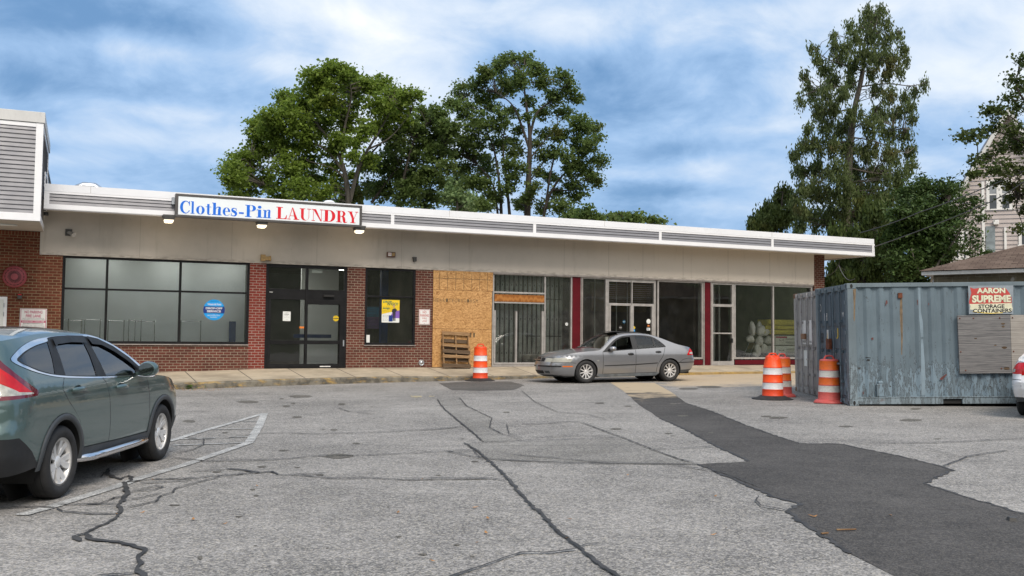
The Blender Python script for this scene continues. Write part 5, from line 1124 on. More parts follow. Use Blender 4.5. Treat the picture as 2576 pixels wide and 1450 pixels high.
M['rust_streak'] = simple('rust_streak', (.17, .12, .07), .8, var=.45, scale=11, dirt=.5, dirtcol=(.13, .15, .16), stretch=(3, 3, .6)); M['pale_blue'] = simple('fresh_blue_paint', (.21, .275, .325), .5, var=.15)
split_loose(q.build('paint_mark', [M['rust_streak'], M['pale_blue'], M['faded_red'], M['black'], simple('dull_red_scuff', (.13, .045, .04), .8, var=.4, scale=30)], cont))
q = MB(); L_ = [cpt(*crop5(*p)) for p in [(600, 270), (628, 262), (622, 380), (618, 540), (612, 560), (606, 540), (608, 400)]]; q.add([(x, -.003, z) for x, z in L_], [tuple(range(len(L_)))]); q.build('rust_streak', M['rust_streak'], cont)
for i, (cx, cy) in enumerate(((1031, 325), (1664, 319))): x, z = cpt(*crop5(cx, cy)); q = MB(); q.box(x - .045, x + .045, -.0, .035, z - .055, z + .06); q.build('lashing_plate', M['rust'], cont, bevel=.004)
x, z = cpt(*crop5(855, 1168)); q = MB(); q.box(x - .085, x + .085, .005, .06, z - .17, z + .10); q.box(x - .05, x + .05, .0, .06, z + .10, z + .16); q.build('vent_cover', M['cont_blue'], cont, bevel=.012)
# markings on the doors
q = MB(); DX = -.002
def dmark(t, y0, y1, z0_, z1_, mi=0): 
    V, F = text2d(t); lo, hi = V.min(0), V.max(0); q.add([(DX + .006, y1 - (x - lo[0]) / (hi[0] - lo[0]) * (y1 - y0), z0_ + (y - lo[1]) / (hi[1] - lo[1]) * (z1_ - z0_)) for x, y in V], F, mi)
def dflat(y0, y1, z0_, z1_, mi, dxx=.008): q.add([(DX + dxx, y1, z0_), (DX + dxx, y0, z0_), (DX + dxx, y0, z1_), (DX + dxx, y1, z1_)], [(0, 1, 2, 3)], mi)
dmark('583', 1.85, 2.15, 1.32, 1.55, 0); dmark('D', 1.98, 2.1, 2.05, 2.22, 1); dflat(1.52, 1.75, 1.83, 2.0, 1); dmark('OG', 1.55, 1.72, 1.86, 1.98, 0); dflat(1.45, 1.66, 1.25, 1.62, 1); dmark('4', 1.5, 1.6, 1.3, 1.55, 2); dmark('J', .72, .85, 1.42, 1.65, 2); dmark('M', .3, .4, 1.9, 2.0, 1)
q.build('marking', [M['ink'], M['white'], M['yellow']], cont)
q = MB(); q.box(-.09, -.02, 1.12, 1.36, 1.18, 1.42); q.build('lock_box', M['rust'], cont, bevel=.01)
q = MB(); dflat(1.2, 1.55, 1.25, 1.85, 1, .008); dflat(.62, .92, 1.25, 1.85, 1, .008); dmark('MAER', 1.22, 1.5, 1.29, 1.34, 0); dmark('MAER', .64, .9, 1.29, 1.34, 0); dflat(1.15, 1.45, .7, 1.1, 2, .008); q.build('marking', [M['ink'], M['white'], M['offwhite']], cont2)
q = MB(); q.box(-.08, -.02, 1.05, 1.40, 1.38, 1.52); q.build('lock_box', M['rusty'], cont2, bevel=.01)
# torn sign on the container: steel backing plate, printed sheet in two colours
def rel(px, py): return cpt(*crop5(px, py), -.02)
sg = empty('container_sign', CMX, 'torn red and cream storage containers sign on a bare plate', 'sign')
q = MB(); P = [rel(1647, 235), rel(2056, 232), rel(2057, 492), rel(1655, 492)]; q.add([(x, -.012, z) for x, z in P] + [(x, .0, z) for x, z in P], [(0, 3, 2, 1), (4, 5, 6, 7), (0, 1, 5, 4), (1, 2, 6, 5), (2, 3, 7, 6), (3, 0, 4, 7)]); q.build('plate', simple('bare_sign_plate', (.30, .34, .38), .4, metal=.3, var=.15), sg)
def sp_(pts, y, mi): 
    P = [rel(*p) for p in pts]; V, T = tri2d([P]); q.add([(v[0], y, v[1]) for v in V], [tuple(t) for t in T], mi)
q = MB(); sp_([(1664, 250), (1700, 262), (1800, 250), (1960, 258), (1990, 262), (2020, 300), (2040, 340), (2042, 392), (1850, 397), (1656, 400), (1654, 380), (1675, 300)], -.0135, 0)
sp_([(1660, 400), (1850, 397), (2042, 392), (2044, 420), (2050, 440), (2040, 470), (1960, 480), (1850, 484), (1760, 478), (1690, 468), (1700, 455), (1662, 450), (1668, 425)], -.0135, 1)
sp_([(1690, 466), (1760, 476), (1850, 482), (1960, 478), (1960, 483), (1850, 488), (1760, 483), (1688, 472)], -.0140, 2)
def st(t, a, b, y0_, y1_, n, mi, bold=.05):
    x0, z1_ = rel(a, y0_); x1, z0_ = rel(b, y1_); put_text(q, t, x0, x1, z0_, z1_, n, mi, bold=bold)
st('AARON', 1722, 1986, 254, 304, -.0145, 3, .075); st('AARON', 1724, 1984, 255, 303, -.0155, 1, .05); st('SUPREME', 1678, 2038, 320, 386, -.0145, 3, .075); st('SUPREME', 1680, 2036, 321, 385, -.0155, 1, .05)
st('STORAGE', 1740, 1976, 405, 438, -.0145, 3, .035); st('CONTAINERS', 1690, 2042, 444, 478, -.0145, 3, .035)
q.build('print', [M['faded_red'], simple('cream_print', (.70, .68, .50), .6), M['yellow'], M['ink']], sg)
# plywood sheets fixed to the container
for i, (pts, m_, lab) in enumerate([([(1548, 505), (2024, 500), (2040, 1028), (1570, 1030)], 'grey_ply', 'grey weathered plywood sheet with knots on the container side'), ([(2027, 500), (2500, 497), (2500, 1024), (2044, 1026)], 'grey_ply2', 'bleached plywood sheet behind the white car, right of the grey sheet')]):
    P = [rel(*p) for p in pts]; r_ = empty('plywood_sheet', CMX, lab, 'plywood', 'plywood sheets bolted to the container'); q = MB(); th = .02 + .006 * (1 - i)
    q.add([(x, .0 - th, z) for x, z in P] + [(x, .01, z) for x, z in P], [(0, 3, 2, 1), (4, 5, 6, 7), (0, 1, 5, 4), (1, 2, 6, 5), (2, 3, 7, 6), (3, 0, 4, 7)]); q.build('board', M[m_], r_)
    q = MB()
    for fx_, fy_ in ((.04, .05), (.3, .05), (.8, .05), (.04, .63), (.12, .95), (.8, .92)): 
        x = P[0][0] + (P[1][0] - P[0][0]) * fx_; z = P[0][1] + (P[3][1] - P[0][1]) * fy_; q.lathe([(.016, 0), (.014, -.008), (0, -.009)], 10, 0, 'Y', c=(x, -th, z))
    split_loose(q.build('bolt', M['rust'], r_))
    q = MB()
    for fx_, fy_, rr in ((.86, .15, .03), (.86, .20, .026), (.87, .56, .04), (.90, .92, .045), (.33, .40, .02), (.7, .52, .02)):
        x = P[0][0] + (P[1][0] - P[0][0]) * fx_; z = P[0][1] + (P[3][1] - P[0][1]) * fy_; n = 14; q.add([(x + rr * 1.4 * math.cos(2 * math.pi * k / n), -th - .001, z + rr * .7 * math.sin(2 * math.pi * k / n)) for k in range(n)], [tuple(range(n))])
    split_loose(q.build('knot', M['pallet_dark'], r_))
# ------------------------------------------------------------------ vehicles
def carpaint(name, base, metal=.55, rough=.32):
    m, nt, b = principled(name, base, rough, metal, .5, 1.0); co = nt.coord()
    nt.l.new(nt.mix(nt.ramp(nt.noise(co, 1.2, 4, .6), .3, .7), tuple(x * .95 for x in base), tuple(x * 1.05 for x in base)), b.inputs['Base Color'])
    d = nt.ramp(nt.noise(co, 3, 6, .7), .4, .8, .02, .12); nt.l.new(d, b.inputs['Coat Roughness']); return m
M['carglass_dark'] = glass('privacy_glass', (.06, .07, .075), 1, 0, .05)
M['carglass'] = glass('car_glass', (.62, .70, .67), 1, 0, .03)
M['tyre'] = simple('tyre_rubber', (.02, .02, .021), .8, var=.25, scale=9)
M['alloy'] = simple('alloy_wheel', (.70, .69, .68), .35, metal=.35, var=.06)
M['alloy_dark'] = simple('brake_dark', (.02, .02, .02), .6)
M['plastic_black'] = simple('black_car_plastic', (.018, .019, .021), .5, var=.15, spec=.4)
M['plastic_grey'] = simple('grey_car_plastic', (.05, .056, .062), .5, var=.12)
M['lens_red'] = simple('red_lamp_lens', (.50, .002, .003), .2, var=.2, scale=8, coat=.35)
M['lens_dark_red'] = simple('dark_red_lamp_lens', (.12, .003, .01), .12, var=.15, coat=1.0)
M['lens_clear'] = simple('clear_lamp_lens', (.42, .42, .38), .12, var=.3, scale=18, coat=1.0)
M['lens_amber'] = simple('amber_lens', (.75, .16, .01), .25)
M['seat'] = simple('dark_seat_fabric', (.03, .03, .032), .9)
M['under'] = simple('underbody', (.012, .012, .012), .9)

def wheel(parent, x, y, R, wd, rim, style, name='wheel', side=-1, rot=0.2):
    """axle along y; side=-1: visible face towards -y"""
    hub = empty(name); hub.parent = parent
    q = MB(); q.lathe([(0, -.02), (rim * .62, -.02), (rim * .62, .02), (0, .02)], 24, 0, 'Y'); q.lathe([(rim * .97, -wd * .35), (rim * .97, wd * .4)], 28, 0, 'Y'); q.lathe([(0, wd * .3), (rim * .97, wd * .3)], 20, 0, 'Y')
    hub_ = q.build(name, M['alloy_dark'], parent); bpy.data.objects.remove(hub); hub = hub_
    hub.location = (x, y, R); hub.rotation_euler = (0, rot, 0 if side < 0 else math.pi)
    q = MB(); h = wd / 2
    prof = [(rim, -h * .72), (rim + .012, -h * .88), (rim + .05, -h * 1.0), (R - .045, -h * .98), (R - .015, -h * .84), (R, -h * .62), (R + .001, 0), (R, h * .62), (R - .015, h * .84), (R - .05, h), (rim, h * .8)]
    q.lathe(prof, 48, 0, 'Y')
    for k in range(3): yy = -h * .45 + k * h * .45; q.lathe([(R + .0015, yy - .004), (R + .0015, yy + .004)], 40, 1, 'Y')
    q.build('tyre', [M['tyre'], M['under']], hub)
    q = MB(); q.lathe([(rim + .004, -h * .70), (rim + .006, -h * .80), (rim - .012, -h * .82), (rim - .022, -h * .70), (rim - .03, -h * .1)], 44, 0, 'Y')
    q.lathe([(.0, -h * .66), (.032, -h * .66), (.05, -h * .58), (.062, -h * .50), (.062, -h * .3)], 20, 0, 'Y')
    if style == 'multi':       # ten slim straight spokes
        for k in range(10):
            t = 2 * math.pi * k / 10; a = Vector((math.cos(t), 0, math.sin(t))); q.beam(a * .05 + Vector((0, -h * .50, 0)), a * (rim - .012) + Vector((0, -h * .72, 0)), .030, .026, up=(0, 1, 0))
    else:                      # five pairs of broad twisted spokes
        for k in range(5):
            for dt in (-.21, .21):
                t = 2 * math.pi * k / 5; t1 = t + dt * 1.25; a = Vector((math.cos(t + dt * .35), 0, math.sin(t + dt * .35))); b_ = Vector((math.cos(t1), 0, math.sin(t1))); u_ = Vector((-math.sin(t1), 0, math.cos(t1)))
                A0, B0 = a * .05, b_ * (rim - .014); y0, y1 = -h * .50, -h * .72
                V = [A0 - u_ * .016 + Vector((0, y0, 0)), A0 + u_ * .016 + Vector((0, y0, 0)), (A0 + B0) / 2 + u_ * .030 + Vector((0, y0 * 1.18, 0)), B0 + u_ * .028 + Vector((0, y1, 0)), B0 - u_ * .028 + Vector((0, y1, 0)), (A0 + B0) / 2 - u_ * .030 + Vector((0, y0 * 1.10, 0))]
                q.add([tuple(v) for v in V] + [tuple(v + Vector((0, .03, 0))) for v in V], [(0, 1, 2, 3, 4, 5), (6, 11, 10, 9, 8, 7)] + [(i, 6 + i, 6 + (i + 1) % 6, (i + 1) % 6) for i in range(6)])
    for k in range(5): t = 2 * math.pi * k / 5 + .3; q.lathe([(.008, -h * .55), (.008, -h * .48), (0, -h * .56)], 6, 0, 'Y', c=(.042 * math.cos(t), 0, .042 * math.sin(t)))
    q.build('rim', M['alloy'], hub, bevel=.002); return hub

class Car:
    """body shell surveyed as a side view plus a width law; x forward from rear axle, y left, z up"""
    def __init__(s, P): s.P = P; s.k = P.get('k', 1.0)
    def xr(s, z): a = np.array(s.P['xr']); return np.interp(z, a[:, 0], a[:, 1])
    def xf(s, z): a = np.array(s.P['xf']); return np.interp(z, a[:, 0], a[:, 1])
    def sm(s, t, x):
        t = np.array(t); xs_ = np.linspace(t[0, 0], t[-1, 0], 160); ys = np.interp(xs_, t[:, 0], t[:, 1]); kk = np.ones(9) / 9
        yp = np.r_[np.full(4, ys[0]), ys, np.full(4, ys[-1])]; return np.interp(x, xs_, np.convolve(yp, kk, 'valid'))
    def W(s, x, z):
        x = np.asarray(x, float); z = np.asarray(z, float); w_ = s.sm(s.P['w'], z)
        def e(d, r, we): t = np.clip(d / r, 0, 1); return we + (1 - we) * np.sqrt(np.maximum(0, 1 - (1 - t) ** 2.4))
        return w_ * e(x - s.xr(z), s.P['rr'], s.P['wr']) * e(s.xf(z) - x, s.P['rf'], s.P['wf'])
    def Zs(s, x): return s.sm(s.P['zs'], x)
    def C(s, x): a = np.array(s.P['crown']); return s.sm(s.P['crown'], x)
    def side(s, sg, off=0.0):
        def f(a, b):
            y = (s.W(a, b) + off) * sg; return np.stack([a * np.ones_like(b), y, b], -1)
        return f
    def top(s, off=0.0):
        zf, zr = s.P['ztf'], s.P['ztr']
        def f(a, v):
            xf_, xr_ = s.xf(zf), s.xr(zr); z0 = s.Zs(a); Y = s.W(a, z0); c = 1 - np.abs(v) ** 2.3; q = 1 - v * v
            x = a + s.P['bf'] * q * np.clip(1 - (xf_ - a) / .9, 0, 1) ** 2 - s.P['br'] * q * np.clip(1 - (a - xr_) / .5, 0, 1) ** 2
            return np.stack([x, Y * v, z0 + s.C(a) * c + off], -1)
        return f
    def end(s, front, off=0.0):
        P = s.P; zt = P['ztf'] if front else P['ztr']; zb_ = P['zbf'] if front else P['zbr']
        def f(v, t):
            X = s.xf if front else s.xr; c = 1 - np.abs(v) ** 2.3; x0 = X(zt); z = zb_ + (zt - zb_) * t
            x = X(z); Y = s.W(x, z); q = 1 - v * v; zz = z + s.C(np.array(float(x0))) * c * t ** 3
            d = (P['bf'] if front else -P['br']) * q + (off if front else -off); return np.stack([x + d, Y * v, zz], -1)
        return f
    def build(s, name, mat4, paint, label, cat, regions, tops, fronts, rears, mats, extras=None, both=True):
        r_ = empty(name, mat4, label, cat); P = s.P; objs = {}
        def get(n):
            if n not in objs: objs[n] = MB()
            return objs[n]
        for sg in (1, -1):
            res = chart(regions, P.get('step', .07))
            for n, (V, T) in res.items():
                off = P['off'].get(n, 0); key = n if n in ('body', 'seam') or n.startswith('win') is False and n in ('body',) else (n, sg)
                if n == 'seam': key = 'body'
                patch(get(key if not isinstance(key, tuple) else key), V, T, s.side(sg, off), flip=(sg == 1), mi=1 if n == 'seam' else 0)
        res = chart(tops, P.get('step', .07) * 1.3)
        for n, (V, T) in res.items(): patch(get('body' if n in ('body', 'seam') else n), V, T, s.top(P['off'].get(n, 0)), mi=1 if n == 'seam' else 0)
        for fr_, regs in ((True, fronts), (False, rears)):
            res = chart(regs, .03)
            for n, (V, T) in res.items(): patch(get('body' if n in ('body', 'seam') else n), V, T, s.end(fr_, P['off'].get(n, 0)), flip=not fr_, mi=1 if n == 'seam' else 0)
        made = {}
        for key, q in objs.items():
            n, sg = key if isinstance(key, tuple) else (key, 0)
            if n == 'body': m_ = [paint, M['plastic_black']]
            else: m_ = [mats.get(n, paint), M['plastic_black']]
            nm = s.P['names'].get(n, n); o = q.build(nm, m_, r_); apply_normals(o, q); made[key] = o
            if sg == 0 and n != 'body' or n in ('strip', 'bumper_low'): split_loose(o)
        for (n, sg), o in [(k, v) for k, v in made.items() if isinstance(k, tuple)]:
            par = P['parents'].get(n)
            if par and (par, sg) in made: o.parent = made[(par, sg)]
            if P['names'].get(n, n) == 'window_pane': 
                pass
        s.root = r_; s.made = made; return r_
    def inner(s, z0, z1, mat=None):
        P = s.P; q = MB(); x0, x1 = s.xr(.5) + .15, s.xf(.5) - .15; wm = P['hw'] - .13
        # wheel wells
        for ax in (0, P['wb']):
            for sg in (1, -1):
                R_ = P['arch'] + .004; V = []; N_ = 20
                for k in range(N_ + 1):
                    t = math.pi * (-.12 + 1.24 * k / N_); x = ax + R_ * math.cos(t); z = P['R'] + P.get('az', 0) + R_ * math.sin(t)
                    yo = float(s.W(np.array(x), np.array(max(z, .2)))); V += [(x, sg * (yo - .003), z), (x, sg * (yo - .38), z)]
                q = MB(); q.add(V, [(2 * k, 2 * k + 1, 2 * k + 3, 2 * k + 2) for k in range(N_)], 0, True)
                q.lathe([(0, sg * (P['hw'] - .39)), (R_, sg * (P['hw'] - .39))], 20, 0, 'Y', c=(ax, 0, P['R'])); q.build('wheel_well', M['under'], s.root)
        pass
        q = MB(); aw = P['arch'] + .03
        q.box(aw, P['wb'] - aw, -wm, wm, P['floor'], z0 + .02); q.box(-aw, aw, -P['hw'] + .42, P['hw'] - .42, P['floor'], z0 + .02); q.box(P['wb'] - aw, P['wb'] + aw, -P['hw'] + .42, P['hw'] - .42, P['floor'], z0 + .02)
        q.box(x0, -aw, -wm + .1, wm - .1, P['floor'] + .05, z0 + .02); q.box(P['wb'] + aw, x1 - .1, -wm + .1, wm - .1, P['floor'] + .02, z0 + .15)
        q.box(P['dash'], P['dash'] + .06, -wm, wm, z0, z1); q.box(P['dash'] - .3, P['dash'], -wm + .04, wm - .04, z1 - .16, z1 - .03); q.build('floor_pan', M['under'], s.root)
        sts = P.get('seats', [])
        for (x, y) in sts:
            q = MB(); q.obox((x, y, z0 + .10), (1, 0, .1), (0, 1, 0), (-.1, 0, 1), .24, .24, .09); q.obox((x - .27, y, z0 + .42), (.25, 0, 1), (0, 1, 0), (-1, 0, .25), .30, .23, .07)
            q.build('seat', M['seat'], s.root, bevel=.04); q = MB(); q.obox((x - .32 - .10, y, z0 + .80), (.2, 0, 1), (0, 1, 0), (-1, 0, .2), .10, .13, .05); q.build('headrest', M['seat'], s.root, bevel=.035)

def arc_pts(cx, cz, r, z, n=16):
    """arch outline, right (front) to left, cut at height z"""
    a = math.asin(max(-1, min(1, (z - cz) / r))); return [(cx + r * math.cos(t), cz + r * math.sin(t)) for t in np.linspace(a, math.pi - a, n)]
def thick(pts, w_):
    L, R = [], []
    for i, p in enumerate(pts):
        a, b = pts[max(i - 1, 0)], pts[min(i + 1, len(pts) - 1)]; d = math.hypot(b[0] - a[0], b[1] - a[1]); nx_, ny_ = -(b[1] - a[1]) / d * w_ / 2, (b[0] - a[0]) / d * w_ / 2
        L.append((p[0] + nx_, p[1] + ny_)); R.append((p[0] - nx_, p[1] - ny_))
    return L + R[::-1]

# ---- green sport utility vehicle
zs = [(-.78, 1.50), (-.5, 1.535), (-.1, 1.57), (.35, 1.585), (.75, 1.58), (1.1, 1.55), (1.4, 1.48), (1.7, 1.37), (1.95, 1.24), (2.18, 1.09), (2.35, 1.06), (2.7, 1.035), (3.0, .985), (3.25, .92), (3.42, .86)]
suv = Car(dict(xr=[(.2, -.86), (.34, -.93), (.5, -1.0), (.72, -1.0), (.8, -.95), (1.0, -.93), (1.3, -.86), (1.5, -.78), (1.6, -.72)], xf=[(.2, 3.30), (.34, 3.46), (.5, 3.53), (.7, 3.52), (.86, 3.44), (1.0, 3.3)],
    w=[(.2, .80), (.32, .865), (.45, .895), (.62, .905), (.85, .91), (.98, .905), (1.06, .885), (1.13, .865), (1.25, .815), (1.45, .725), (1.54, .675), (1.60, .62), (1.65, .56)],
    rr=.42, wr=.80, rf=.75, wf=.66, zs=zs, crown=[(-.78, .03), (-.5, .055), (.3, .06), (1.1, .07), (1.6, .11), (2.15, .07), (2.4, .045), (3.0, .05), (3.42, .03)], ztf=.86, ztr=1.50, zbf=.24, zbr=.30, bf=.20, br=.06, step=.06,
    off={'cladding': .004, 'trim': .006, 'quarter_glass': -.004, 'rear_glass': -.006, 'front_glass': -.006}, hw=.91, wb=2.62, R=.345, arch=.405, floor=.26, dash=1.9, seats=[(.95, .38), (.95, -.38), (.1, .38), (.1, -.38)],
    names={'front_door': 'front_door', 'rear_door': 'rear_door', 'front_glass': 'window_pane', 'rear_glass': 'window_pane', 'quarter_glass': 'quarter_window', 'pillar': 'pillar_trim', 'trim': 'chrome_strip', 'lamp': 'tail_lamp', 'lampc': 'tail_lamp_clear', 'lampd': 'tail_lamp_edge'},
    parents={'front_glass': 'front_door', 'rear_glass': 'rear_door', 'lampc': 'lamp', 'lampd': 'lamp'}))
silh = [(x, float(suv.Zs(np.array(x)))) for x in np.arange(-.78, 3.421, .06)]
def outline(car, zb_, zf_, zrr, sil, ar):
    wbx = car.P['wb']; lo = [(float(car.xr(z)), z) for z in np.linspace(sil[0][1], zrr, 14)]; hi = [(float(car.xf(z)), z) for z in np.linspace(zf_, sil[-1][1], 10)]
    bot = [(float(car.xf(zf_)) - .02, zf_)] ; return lo, hi
lo = [(float(suv.xr(z)), z) for z in np.linspace(1.495, .32, 60)]; hi = [(float(suv.xf(z)), z) for z in np.linspace(.26, .858, 40)]
A0 = arc_pts(0, .345, .405, .34); A1 = arc_pts(2.62, .345, .405, .30)
body = lo + [(-.5, .36)] + A0[::-1] + [(.5, .30), (2.2, .28)] + A1[::-1] + [(3.25, .25)] + hi + silh[::-1]
dlo = [(-.70, 1.335), (-.62, 1.40), (-.45, 1.465), (-.2, 1.515), (.1, 1.54), (.45, 1.555), (.85, 1.555), (1.15, 1.52), (1.45, 1.43), (1.75, 1.30), (2.0, 1.16), (2.10, 1.09), (2.0, 1.065), (1.84, 1.07), (1.03, 1.095), (.5, 1.12), (0, 1.155), (-.3, 1.20), (-.55, 1.26)]
dlo = smooth_poly(dlo, 3, True)
trim = [(-.665, 1.335), (-.58, 1.395), (-.42, 1.45), (-.2, 1.49), (.04, 1.515), (.06, 1.535), (2.2, 1.6), (2.3, 1.085), (1.84, 1.085), (1.03, 1.11), (.5, 1.135), (0, 1.172), (-.3, 1.215), (-.53, 1.275)]
pill = smooth_poly([(-.635, 1.335), (-.55, 1.385), (-.42, 1.425), (-.2, 1.468), (.05, 1.50), (.1, 1.535), (.45, 1.552), (.85, 1.545), (1.15, 1.51), (1.45, 1.42), (1.75, 1.29), (1.98, 1.16), (2.07, 1.09), (1.84, 1.085), (1.03, 1.11), (.5, 1.135), (0, 1.172), (-.3, 1.215), (-.51, 1.275)], 3, True)
qg = [(-.60, 1.335), (-.5, 1.385), (-.36, 1.425), (-.16, 1.462), (.05, 1.49), (.0, 1.33), (-.07, 1.185), (-.3, 1.23), (-.49, 1.285)]
rg = [(.13, 1.165), (.17, 1.35), (.19, 1.505), (.48, 1.522), (.81, 1.515), (.83, 1.34), (.80, 1.13), (.5, 1.145)]
fg_ = [(1.03, 1.118), (.98, 1.35), (.95, 1.51), (1.15, 1.48), (1.42, 1.39), (1.65, 1.29), (1.80, 1.21), (1.84, 1.16), (1.84, 1.09)]
rdoor = [(.12, 1.165), (.06, 1.12), (.0, 1.04), (.08, .93), (.22, .82), (.35, .70), (.43, .55), (.46, .43), (1.07, .40), (1.07, .65), (1.03, .9), (.99, 1.05), (.955, 1.10), (.92, 1.3), (.90, 1.53), (.5, 1.54), (.14, 1.525)]
fdoor = [(.955, 1.10), (.99, 1.05), (1.03, .9), (1.07, .65), (1.07, .40), (2.15, .38), (2.19, .55), (2.16, .8), (2.10, 1.06), (2.02, 1.10), (1.8, 1.25), (1.45, 1.41), (1.15, 1.50), (.90, 1.53), (.92, 1.3)]
clad = [(-1.2, .10), (-1.2, .66), (-.80, .66), (-.60, .52), (-.50, .42)] + arc_pts(0, .345, .465, .40)[::-1] + [(.47, .43), (1.4, .41), (2.14, .405)] + arc_pts(2.62, .345, .465, .42)[::-1] + [(3.12, .48), (3.7, .52), (3.7, .10)]
lampo = [(-1.1, 1.50), (-.745, 1.50), (-.80, 1.40), (-.78, 1.31), (-.72, 1.23), (-.60, 1.13), (-.47, 1.055), (-.50, 1.015), (-1.1, .985)]
lamp = [(-1.1, 1.48), (-.79, 1.48), (-.85, 1.38), (-.83, 1.28), (-.76, 1.20), (-.66, 1.10), (-.58, 1.05), (-1.1, 1.045)]
lampc = [(-1.1, 1.165), (-.89, 1.165), (-.80, 1.09), (-.75, 1.06), (-.57, 1.048), (-.56, 1.034), (-1.1, 1.03)]
regions = [('body', body), ('seam', thick(smooth_poly([(.46, .43), (.43, .55), (.35, .70), (.22, .82), (.08, .93), (.0, 1.04), (.06, 1.12), (.10, 1.17)], 3), .012)), ('front_door', fdoor), ('rear_door', rdoor), ('trim', dlo), ('trim', trim), ('pillar', pill),
    ('seam', thick([(.92, 1.10), (.985, 1.05), (1.03, .9), (1.07, .65), (1.07, .40)], .012)), ('seam', thick([(2.10, 1.06), (2.16, .8), (2.19, .55), (2.15, .38)], .012)),
    ('quarter_glass', qg), ('rear_glass', rg), ('front_glass', fg_), ('lampd', lampo), ('lamp', lamp), ('lampc', lampc), ('cladding', [p for p in clad])]
# clip helper: regions must not leave the body outline
def clip_regs(regs):
    bodyp = regs[0][1]; out = []
    V = []; 
    return regs + [(None, None)] if False else regs
suv_chart = regions
_oc = chart
def chart_clipped(regs, step, fn=None, flip=False, grid=True):
    res = {}; bodyp = regs[0][1]
    base = _oc(regs, step, grid=grid)
    for n, (V, T) in base.items():
        C = V[T].mean(1); keep = pip(C, bodyp)
        if keep.any():
            T2 = T[keep]; used, inv = np.unique(T2, return_inverse=True); res[n] = (V[used], inv.reshape(-1, 3))
    return res
chart = chart_clipped
xr0, xf0 = float(suv.xr(1.5)), float(suv.xf(.86))
tops = [('body', [(xr0, -1), (xf0, -1), (xf0, 1), (xr0, 1)]), ('windscreen', [(1.28, -.86), (2.22, -.90), (2.30, -.5), (2.33, 0), (2.30, .5), (2.22, .90), (1.28, .86), (1.22, .5), (1.20, 0), (1.22, -.5)]), ('seam', thick([(2.42, -1), (2.40, 0), (2.42, 1)], .012))]
fronts = [('body', [(-1, 0), (1, 0), (1, 1), (-1, 1)]), ('cladding', [(-1, 0), (1, 0), (1, .38), (-1, .38)]), ('grille', [(-.55, .62), (.55, .62), (.6, .88), (-.6, .88)]), ('headlamp', [(.62, .66), (1, .70), (1, .95), (.64, .86)]), ('headlamp', [(-.62, .66), (-1, .70), (-1, .95), (-.64, .86)])]
rears = [('body', [(-1, 0), (1, 0), (1, 1), (-1, 1)]), ('cladding', [(-1, 0), (1, 0), (1, .30), (-1, .30)]), ('rear_window', [(-.68, .66), (.68, .66), (.66, .93), (-.66, .93)]), ('plate', [(-.28, .42), (.28, .42), (.28, .52), (-.28, .52)])]
for sg in (-1, 1):
    def Q(l): return [(sg * x, z) for x, z in l]
    rears += [('lampd', Q([(.80, 1), (1, 1), (1, .57), (.80, .57)])), ('lamp', Q([(.83, .985), (1, .985), (1, .62), (.83, .62)])), ('lampc', Q([(.84, .715), (1, .715), (1, .615), (.84, .615)]))]
rears = [(n, p) for n, p in rears]
mats = dict(cladding=M['plastic_black'], trim=M['chrome'], pillar=M['plastic_black'], quarter_glass=M['carglass_dark'], rear_glass=M['carglass_dark'], front_glass=glass('front_door_glass', (.28, .32, .33), 1, 0, .05), lamp=M['lens_red'], lampc=M['lens_clear'], lampd=M['lens_dark_red'],
            windscreen=M['carglass'], grille=M['plastic_black'], headlamp=M['lens_clear'], rear_window=M['carglass_dark'], plate=M['offwhite'])
green = carpaint('grey_green_metallic_paint', (.095, .148, .145), .5, .28)
sx, sy = -5.20, 9.25
SM = Matrix.Translation((sx, sy, gz(sx, sy) + .0)) @ Matrix.Rotation(math.pi / 2, 4, 'Z')
tilt = Matrix.Rotation(-math.atan(GY), 4, 'Y') @ Matrix.Rotation(-GX, 4, 'X')
root = suv.build('parked_suv', SM @ tilt, green, 'grey green metallic suv with chrome side step and dark windows at the left edge', 'car', regions, tops, fronts, rears, mats)
suv.inner(.42, 1.0)
for ax in (0, 2.62):
    for sg in (1, -1): wheel(root, ax, sg * (.91 - .115), .345, .225, .225, 'five', side=sg if sg < 0 else 1, rot=.35 if ax else .1)
# black lower edge lines, door handles, mirrors, visors, side step
for (x, z) in ((.27, 1.02), (1.30, .985)):
    for sg in (-1, 1):
        y = float(suv.W(np.array(x), np.array(z))); par = suv.made.get(('rear_door' if x < 1 else 'front_door', sg))
        q = MB(); q.lathe([(0, 0), (.045, .0), (.0455, .004)], 18, 0, 'Y', c=(x + .04, 0, z)); q.v = [(x + .04 + (a - x - .04) * 1.7, (y - .002 + .0) * sg if abs(b_) < .002 else (y + .002) * sg, c_ - .005) for a, b_, c_ in q.v]; q.build('handle_recess', simple('handle_recess_paint', (.03, .05, .05), .4), root if par is None else par)
        q = MB(); P_ = [(x - .12, sg * (y + .012), z), (x - .08, sg * (y + .040), z + .003), (x + .04, sg * (y + .046), z + .003), (x + .12, sg * (y + .034), z), (x + .15, sg * (y + .01), z)]; q.tube(P_, [.015, .024, .025, .023, .015], 8); q.build('handle', green, root if par is None else par)
